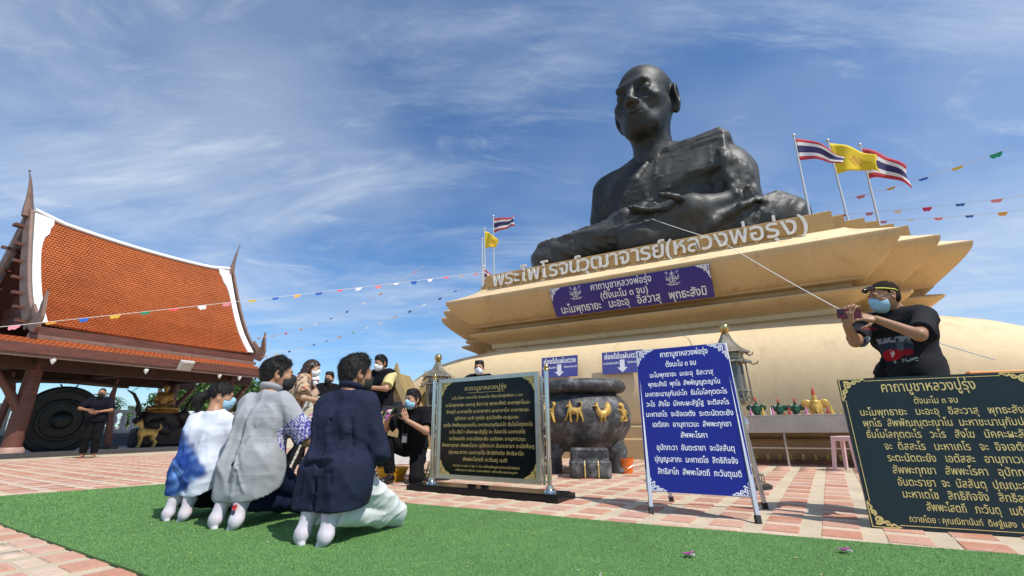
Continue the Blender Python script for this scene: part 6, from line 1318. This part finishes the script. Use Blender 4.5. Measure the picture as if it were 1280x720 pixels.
J.update(pel=V3_(-1.30, 6.24, .42), wst=V3_(-1.29, 6.20, .53), ch=V3_(-1.27, 6.12, .70), nk=V3_(-1.26, 6.08, .865), hd=V3_(-1.27, 6.02, .985), shl=V3_(-1.09, 6.05, .80), shr=V3_(-1.43, 6.15, .81), hpl=V3_(-1.21, 6.22, .40), hpr=V3_(-1.39, 6.27, .40), knl=V3_(-1.17, 5.93, .07), knr=V3_(-1.54, 5.95, .47), anl=V3_(-1.20, 6.32, .08), anr=V3_(-1.50, 6.02, .09), tol=V3_(-1.20, 6.42, .04), tor=V3_(-1.55, 5.84, .035))
J['ell'] = V3_(-1.06, 5.86, .60); J['wrl'] = V3_(-1.29, 5.82, .73); J['elr'] = V3_(-1.60, 6.0, .62); J['wrr'] = V3_(-1.52, 5.86, .77)
figure('kneeling cameraman in black with blue mask aiming a camera from one knee', J, m_skin, .011, strands=3000, hair='short', mask=m_maskb, hands={'l': (V3_(-.35, -.15, .9), V3_(.3, -.9, 0), .5), 'r': (V3_(.3, -.3, .8), V3_(-.9, -.3, 0), .7)}, shirt=dict(m=m_blackc, off=.022, sleeve=.8, hem=.40), trousers=dict(m=m_blacktr, off=.02, t=1.9), shoes=m_shoe, base=V3_(-1.3, 6.2, 0))
camera_prop(V3_(-1.42, 5.86, .845), azv(-125), 'black video camera held by the kneeling cameraman', 1.25); card(V3_(-1.33, 5.93, .52), azv(-105), 'press card hanging on the chest of the kneeling cameraman')
# ---- standing cameraman in vest
J = pose((-1.98, 7.05, 0), -112, .985, 'stand', head_az=-125, head_up=-.18); P = J['P']; arms(J, P(-.02, .30, 1.22), P(.08, .30, 1.20), (-1, 0, -.6), (1, 0, -.8))
m_yel = mat('pale_yellow_shirt', (.62, .50, .22), .8, noise=(8, .06))
figure('standing cameraman in black vest over pale yellow shirt with white mask', J, m_skin, .012, strands=3000, hair='short', mask=m_maskw, hands={'l': (J['f'] * .2 + Z3 - J['r'] * -.4, -J['r'] + J['f'], .6), 'r': (J['f'] * .2 + Z3, J['r'] + J['f'], .6)}, shirt=dict(m=m_yel, off=.016, sleeve=.8, hem=.92), jacket=dict(m=m_blackc, off=.030, sleeve=None, hem=.86, ops=None), trousers=dict(m=m_blacktr, off=.02, t=1.95), shoes=m_shoe)
camera_prop(P(.03, .37, 1.33), J['f'], 'dark camera held at the chest of the cameraman in the vest', 1.0); card(P(.04, .17, 1.12), J['f'], 'press card hanging on the black vest of the standing cameraman')
# ---- woman with handbag
J = pose((-2.98, 6.35, 0), 15, .93, 'stand', lean=.35, head_az=5, head_up=-.2); P = J['P']; J['knl'] = P(-.1, .20, .47); J['knr'] = P(.1, .24, .50); J['anr'] = P(.1, .10, .09); J['tor'] = P(.1, .27, .03); J['anl'] = P(-.1, -.12, .09); J['tol'] = P(-.1, .05, .03)
for q in ('pel', 'hpl', 'hpr', 'wst', 'ch', 'nk', 'hd', 'shl', 'shr'): J[q] = J[q] - Z3 * .05
arms(J, P(.02, .42, 1.12), P(.14, .40, 1.08), (-.8, 0, -1), (.8, 0, -1))
def floral(V):
    n = snoise(V, 75, 5); c = np.where((n > .35)[:, None], V3_(.16, .07, .05), V3_(.46, .34, .24)); return np.where((snoise(V, 95, 9) > .7)[:, None], V3_(.55, .25, .12), c)
Cst = J['hpr'].copy()
def stripe(V): s_ = np.abs((V - J['pel']) @ J['f'] - .0); a = (V - J['pel']) @ J['r']; d = np.abs(np.sin(1)) ; c = np.tile(V3_(.010, .010, .012), (len(V), 1)); kn = J['knr']; hp = J['hpr']; an = J['anr']; tt = np.clip((hp[2] - V[:, 2]) / (hp[2] - kn[2]), 0, 1); t2 = np.clip((kn[2] - V[:, 2]) / (kn[2] - an[2]), 0, 1); ctr = hp + (kn - hp) * tt[:, None] + (an - kn) * t2[:, None]; off = (V - ctr) @ J['f']; m_ = (np.abs(off) < .012) & (a > .12); c[m_] = (.6, .58, .5); return c
figure('stooping woman in floral brown blouse with long brown hair', J, m_skin3, .012, strands=4000, hair='long', hairm=m_hairb, mask=m_maskw, hands={'l': (J['f'], Z3, .5), 'r': (J['f'], Z3, .5)}, shirt=dict(m=m_paint, off=.024, sleeve=.85, flare=.03, cols=floral, hem=.86), trousers=dict(m=m_paint, off=.014, t=1.93, cols=stripe), shoes=m_shoe)
hbp = empty('handbag', tuple(P(.14, .36, .93)), rad(15), 'cream straw handbag hanging from the arm of the stooping woman', 'handbag'); m_bag = mat('cream_straw', (.52, .46, .33), .8, noise=(30, .2), bump=(60, .004)); b = MB(); b.box((0, 0, -.04), (.30, .12, .20), taper=.86, bev=.02); b.build('bag_body', m_bag, hbp, 40)
for s_ in (-1, 1): b = MB(); b.tube([(-.09, s_ * .04, .05), (-.07, s_ * .03, .16), (0, s_ * .02, .20), (.07, s_ * .03, .16), (.09, s_ * .04, .05)], .008, 6); b.build('strap', m_bag, hbp, 60)
# ---- background people
def bg(label, x, y, az, sc, hair, mask, top, haz=None, tr=None, sleeve=.8, jacket=None, hup=0.0, hm=None):
    J = pose((x, y, 0), az, sc, 'stand', head_az=haz if haz is not None else az, head_up=hup); P = J['P']; arms(J, P(-.22, .12, .86), P(.22, .12, .86), (-.6, -.3, 0), (.6, -.3, 0)); t, b_, J = figure(label, J, m_skin, .021, hair=hair, hairm=hm, mask=mask, shirt=dict(m=top, off=.022, sleeve=sleeve, hem=.84 * sc), trousers=dict(m=tr or m_blacktr, off=.02, t=1.95), shoes=m_shoe, jacket=jacket); return t, b_, J
bg('man in dark jacket with black mask walking behind the navy blazer', -3.53, 9.0, -50, .975, 'short', m_maskk, m_blackc, -95)
bg('man in orange-collared shirt far back beside the shrine with blue mask', -2.22, 10.0, -100, .955, 'crop', m_maskb, mat('orange_shirt', (.55, .18, .06), .8))
bg('man in black with white mask standing behind the steel-framed sign', -.60, 8.4, -95, 1.03, 'short', m_maskw, m_blackc)
t, b_, J = bg('person in white cap and pale shirt behind the stooping woman', -4.05, 9.6, -60, .975, 'crop', m_maskw, mat('pale_shirt', (.5, .48, .45), .8))
b = MB(); hc = J['hd'] - b_; b.lathe([(.096, .03), (.096, .07), (.07, .115), (.01, .125)], tuple(hc), 16); b.build('cap', m_maskw, t, 50)
# ---- guard at the pavilion
J = pose((-10.72, 12.35, 0), -62, 1.0, 'stand', head_az=-60, head_up=-.05); P = J['P']; arms(J, P(-.06, .20, 1.12), P(.16, .26, 1.16), (-1, 0, -.5), (1, 0, -.6))
t, b_, J = figure('barefoot man in dark polo shirt standing in front of the big gong', J, m_skin2, .022, hair='crop', mask=m_maskk, shirt=dict(m=mat('dark_polo', (.008, .008, .014), .85, spec=.1), off=.024, sleeve=.85, hem=.86), trousers=dict(m=m_blacktr, off=.03, t=1.93))
S = Sdf(J['shr'] - .3, J['shr'] + .2, .014); S.cap(J['shr'] - Z3 * .06, J['shr'] * .45 + J['elr'] * .55, .085, .07, k=0, flat=3); V_, F_ = S.mesh(); np_mesh('red_armband', V_ - b_, F_, mat('red_cloth', (.45, .03, .03), .8), t, 60)
# ================================================================== FLAGS, BUNTING, THREAD
m_pole = mat('flagpole_paint', (.62, .62, .62), .35, metal=.3); F_R = mat('flag_red', (.50, .035, .05), .75); F_W = mat('flag_white', (.75, .72, .72), .75); F_B = mat('flag_navy', (.03, .025, .11), .75); F_Y = mat('flag_yellow', (.78, .56, .02), .75); F_E = mat('flag_emblem', (.60, .33, .03), .75)
def flagpole(a, b_, z0, h, lean, flag, wd, ht, wave, lab, droop=.25, az=PA_DEG, twist=0.0, drop0=.08):
    x, y, z = Pm(a, b_, z0); t = empty('flagpole', (x, y, z), rad(az), lab, 'flag'); b = MB(); b.tube([(0, 0, 0), (lean * .5, 0, h * .5), (lean, 0, h)], [.028, .024, .018], 8); b.sphere((lean, 0, h + .03), .04, 10, 6); b.build('pole', m_pole, t, 50)
    if flag:
        NX, NY = 22, 12; vs = []; fs = []; mi = []
        for j in range(NY + 1):
            for i in range(NX + 1):
                u, v = i / NX, j / NY; X = lean * (1 - (drop0 + v * ht) / h) + .02 + u * wd * (1 - .10 * u); Zf = h - drop0 - v * ht * (1 - twist * u) - droop * u ** 1.4 * wd + .03 * wd * math.sin(u * 7 + v * 2 + wave); Yf = wd * .13 * math.sin(u * 8.5 + wave + v * 1.6) * u ** .6
                vs.append((X + .03 * math.sin(v * 5 + wave) * u, Yf, Zf))
        for j in range(NY):
            for i in range(NX):
                fs.append((j * (NX + 1) + i, (j + 1) * (NX + 1) + i, (j + 1) * (NX + 1) + i + 1, j * (NX + 1) + i + 1))
                if flag == 'thai': mi.append(0 if j in (0, 1, 10, 11) else 1 if j in (2, 3, 8, 9) else 2)
                else: mi.append(1 if ((i - 12) / 4.2) ** 2 + ((j - 6) / 2.7) ** 2 < 1 and (i * 7 + j * 5) % 4 else 0)
        b = MB(); b.v = vs; b.f = fs; b.mi = mi; o = b.build('flag_cloth', [F_R, F_W, F_B] if flag == 'thai' else [F_Y, F_E], t, 80); md = o.modifiers.new('thickness', 'SOLIDIFY'); md.thickness = .006
flagpole(1.23, 11.55, 4.7, 2.42, .02, 'thai', .88, .58, .3, 'red white and blue striped flag on the first pole right of the statue', .80, twist=.6)
flagpole(2.00, 12.2, 4.7, 2.42, -.03, 'yellow', .84, .80, 1.7, 'yellow flag with faint emblem on the middle pole right of the statue', .72, twist=.5)
flagpole(2.63, 12.7, 4.7, 2.36, .02, 'thai', .76, .80, 2.9, 'red white and blue striped flag on the rightmost pole', .95, twist=.35)
flagpole(-7.74, 12.0, 4.7, 1.86, -.01, None, 0, 0, 0, 'bare thin pole at the left end of the pedestal')
flagpole(-7.82, 12.3, 4.7, 2.36, -.04, 'yellow', .55, .62, .6, 'yellow flag on the left end of the pedestal', .75, twist=.55)
flagpole(-7.66, 12.6, 4.7, 2.92, -.03, 'thai', .95, .50, 2.0, 'red white and blue striped flag at the left end of the pedestal', .12, twist=.30)
flagpole(-6.88, 10.74, 4.45, .62, .0, 'thai', .22, .34, .6, 'tiny striped flag stuck at the left corner of the parapet', .8)
cols = [mat('pennant_' + n_, c_, .7) for n_, c_ in (('pink', (.75, .25, .30)), ('orange', (.80, .36, .04)), ('blue', (.02, .12, .55)), ('yellow', (.80, .50, .05)), ('green', (.02, .32, .16)), ('red', (.65, .04, .05)), ('white', (.80, .78, .76)), ('magenta', (.62, .04, .16)))]
m_str = mat('bunting_string', (.70, .66, .62), .7)
def bunting(P0, P1, n, sagz, order, lab, size=.17, off=.5, edge=.0):
    P0 = Vector(P0); P1 = Vector(P1); t = empty('bunting_string', P0, 0, lab, 'bunting'); D = P1 - P0; pt = lambda u: D * u - Vector((0, 0, sagz * 4 * u * (1 - u)))
    b = MB(); b.tube([pt(i / 24) for i in range(25)], .006, 4); b.build('string', m_str, t); dx = D.normalized(); rg = random.Random(int(abs(P0.x) * 100))
    for k in range(n):
        u = (k + off) / n; p = pt(u); s_ = size * rg.uniform(.9, 1.1); hs = rg.uniform(.3, .6); sw = Vector((rg.uniform(-.35, .35), rg.uniform(-.35, .35), 0)) * s_; q = []
        pr = [(-.5, 0), (.5, 0), (.44, -hs * .55), (.22, -hs), (0, -hs * .8), (-.22, -hs), (-.44, -hs * .55)]
        for (x_, z_) in pr: q.append(p + dx * x_ * s_ + Vector((0, 0, z_ * s_)) + sw * (-z_))
        b = MB(); off_ = Vector((-dx.y, dx.x, 0)) * .002; b._add([v + off_ for v in q] + [v - off_ for v in q], [(6, 5, 4, 3, 2, 1, 0), (7, 8, 9, 10, 11, 12, 13)] + [(i, (i + 1) % 7, 7 + (i + 1) % 7, 7 + i) for i in range(7)]); b.build('pennant', cols[order[k % len(order)]], t)
O1 = [0, 1, 2, 3, 4, 5, 6, 0, 3, 2, 1, 2, 5, 6, 0, 6, 2, 6, 5, 6]
bunting((-10.1, 8.9, 2.62), (-.9, 14.0, 5.35), 21, .04, O1, 'long bunting string crossing the pavilion roof up to the pedestal corner', .175)
bunting((-8.8, 15.5, 3.6), (-2.6, 13.0, 5.25), 11, .45, [1, 6, 5, 6, 6, 2, 2, 6], 'faint bunting string sagging in the sky, upper one at mid left', .13)
bunting((-9.0, 16.5, 3.1), (-1.5, 13.6, 4.75), 15, .25, [6, 3, 2, 6, 2, 2, 1, 4, 6], 'faint bunting string rising to the left end of the cornice', .13)
bunting((9.1, 11.4, 6.45), (11.35, 8.3, 6.42), 6, .12, [0, 1, 2, 3, 4, 7], 'bunting string with orange and green pennants running past the right flags', .20)
bunting((8.9, 13.6, 6.95), (11.5, 8.8, 5.25), 9, .10, [3, 4, 7, 0, 6, 7, 2, 0, 1], 'pale bunting string low behind the right flags', .19)
bunting((9.2, 12.5, 6.25), (11.4, 8.8, 4.90), 8, .08, [2, 1, 0, 6, 0], 'lowest bunting string right of the pedestal flags', .17)
t = empty('sacred_thread', (3.57, 10.79, 5.64), 0, 'thin white sacred thread stretched from the statue hands down to the right', 'thread'); base = Vector((3.57, 10.79, 5.64))
p0 = Vector((3.57, 10.79, 5.64)); p1 = Vector((4.42, 9.10, 4.33)); p2 = Vector((4.35, 6.0, 2.08)); p3 = Vector((4.75, 4.6, 1.22)); b = MB(); pts = [p0 - base]
for (a, c, s_) in ((p0, p1, .02), (p1, p2, .03), (p2, p3, .02)):
    for k in range(1, 9): u = k / 8; pts.append(a.lerp(c, u) - Vector((0, 0, s_ * 4 * u * (1 - u))) - base)
b.tube(pts, .0065, 6); b.build('thread', mat('white_thread', (.80, .78, .74), .7), t, 60)

# ================================================================== TREES, HILL, FAR WALL
m_leaf = [mat('leaf_' + n_, c_, .6, noise=[(1.2, .35), (14, .25)], coord='World', spec=.3) for n_, c_ in (('mid', (.055, .12, .022)), ('dark', (.030, .075, .018)), ('bright', (.10, .19, .04)))]; m_bark = mat('bark', (.10, .07, .05), .9, noise=(8, .3), bump=(20, .02))
def tree(x, y, h, rad_, lab, n=2600, leaf=.11, mi=0, seed=0):
    t = empty('leafy_tree', (x, y, 0), 0, lab, 'tree', 'trees beyond the plaza'); rg = np.random.default_rng(seed); b = MB(); b.tube([(0, 0, 0), (.1, 0, h * .35), (.0, .1, h * .7)], [.16, .12, .05], 8)
    cl = []
    for k in range(11):
        a = rg.uniform(0, 6.28); rr = rad_ * rg.uniform(.2, .85); z = h * rg.uniform(.35, .95); cl.append((math.cos(a) * rr, math.sin(a) * rr, z, rad_ * rg.uniform(.28, .5))); b.tube([(0, 0, h * .3), tuple(np.array(cl[-1][:3]) * (.6, .6, .8)), cl[-1][:3]], [.05, .03, .012], 5)
    b.build('trunk', m_bark, t, 50); ci = rg.integers(0, len(cl), n); C = np.array(cl)[ci]; d = rg.normal(size=(n, 3)); d /= np.linalg.norm(d, axis=1)[:, None]; R_ = C[:, 3] * rg.uniform(.55, 1.12, n); c = C[:, :3] + d * R_[:, None] * (1, 1, .8)
    u = rg.normal(size=(n, 3)); u /= np.linalg.norm(u, axis=1)[:, None]; v = np.cross(u, rg.normal(size=(n, 3))); v /= np.linalg.norm(v, axis=1)[:, None]; s_ = (leaf * rg.uniform(.6, 1.3, n))[:, None]
    V = np.stack([c - u * s_, c - v * s_ * .4, c + u * s_, c + v * s_ * .4], 1).reshape(-1, 3); o = np_mesh('crown', V, np.arange(n * 4).reshape(-1, 4), m_leaf[mi], t); o.data.materials.append(m_leaf[1]); o.data.materials.append(m_leaf[2]); o.data.polygons.foreach_set('material_index', rg.choice([0, 0, 1, 2], n).astype(np.int32))
tree(-19.5, 29.5, 3.6, 1.6, 'loose bright green tree beyond the right end of the pavilion', 3200, .13, 0, 1)
tree(-17.6, 29.0, 4.3, 2.0, 'tall green tree behind the kneeling woman, right of the pavilion', 4200, .13, 0, 2)
tree(-16.0, 28.0, 3.7, 1.7, 'dark green bushy tree behind the grey-shirted man', 3600, .13, 1, 3)
tree(-21.6, 31, 3.0, 1.5, 'low round green bush left of the tall tree', 2600, .13, 0, 4)
tree(-30.5, 34, 3.1, 1.8, 'low dark tree seen through the balustrade behind the gong', 2600, .14, 1, 5)
tree(-27.5, 36, 3.2, 2.0, 'low dark tree seen through the balustrade near the golden figure', 2600, .14, 1, 6)
def palm(x, y, h, lab, seed, L_=1.9):
    t = empty('palm_tree', (x, y, 0), 0, lab, 'tree', 'palms beyond the balustrade'); b = MB(); b.tube([(0, 0, 0), (.1, 0, h * .5), (.05, 0, h)], [.16, .12, .1], 8); b.build('trunk', m_bark, t, 50); rg = random.Random(seed)
    for k in range(15):
        a = k * 2.4; el = rg.uniform(.1, 1.1); b = MB(); d = Vector((math.cos(a) * math.cos(el), math.sin(a) * math.cos(el), math.sin(el))); s_ = Vector((-math.sin(a), math.cos(a), 0)); P_ = [Vector((.05, 0, h)) + d * L_ * u - Vector((0, 0, 1)) * L_ * .75 * u * u for u in [i / 9 for i in range(10)]]; b.tube(P_, [.022 - .002 * i for i in range(10)], 4)
        for i in range(1, 10):
            for sg in (-1, 1):
                w_ = L_ * .26 * (1 - abs(i / 9 - .45)); tip = P_[i] + (s_ * sg + d * .5 - Vector((0, 0, .45))).normalized() * w_; e = d * .035; b._add([P_[i] - e, P_[i] + e, tip], [(0, 1, 2)])
        b.build('frond', m_leaf[0], t)
palm(-28.4, 33, 2.7, 'small palm showing above the white balustrade beside the gong', 3, 1.7)
palm(-20.6, 27.5, 3.1, 'feathery palm behind the tied-hair woman', 5, 1.5)
m_hill = mat('brown_hillside', (.30, .235, .17), .9, noise=[(.05, .15), (.6, .08)], coord='World')
vs = []; fs = []; nx = 40
for j, (dy, hz) in enumerate(((0, -1), (10, .75), (25, 1.0), (60, .9), (90, -1))):
    for i in range(nx + 1):
        x = -75 + 115 * i / nx; prof_h = 7.0 * min(1, max(0, (x + 72) / 8)) * (1 - .06 * math.sin(x * .13)); vs.append((x, 78 + dy, hz * prof_h if hz > 0 else -1))
for j in range(4):
    for i in range(nx): fs.append((j * (nx + 1) + i, j * (nx + 1) + i + 1, (j + 1) * (nx + 1) + i + 1, (j + 1) * (nx + 1) + i))
b = MB(); b._add(vs, fs); tag(b.build('hill', m_hill, None, 60), kind='structure')
# white bollard fence pieces at the plaza edge
m_fence = mat('cream_fence', (.60, .58, .45), .7, noise=(4, .08)); t = empty('plaza_fence', Pm(-7.6, 15.6), rad(PA_DEG), 'low cream fence rail along the far plaza edge behind the kneeling group', 'fence')
b = MB(); b.box((-3.6, 0, .88), (8.6, .10, .09)); b.box((-3.6, 0, .35), (8.6, .08, .08)); b.build('rail', m_fence, t)
for k in range(12): b = MB(); b.box((.4 - k * .74, 0, .5), (.12, .12, 1.0), bev=.02); b.build('post', m_fence, t)
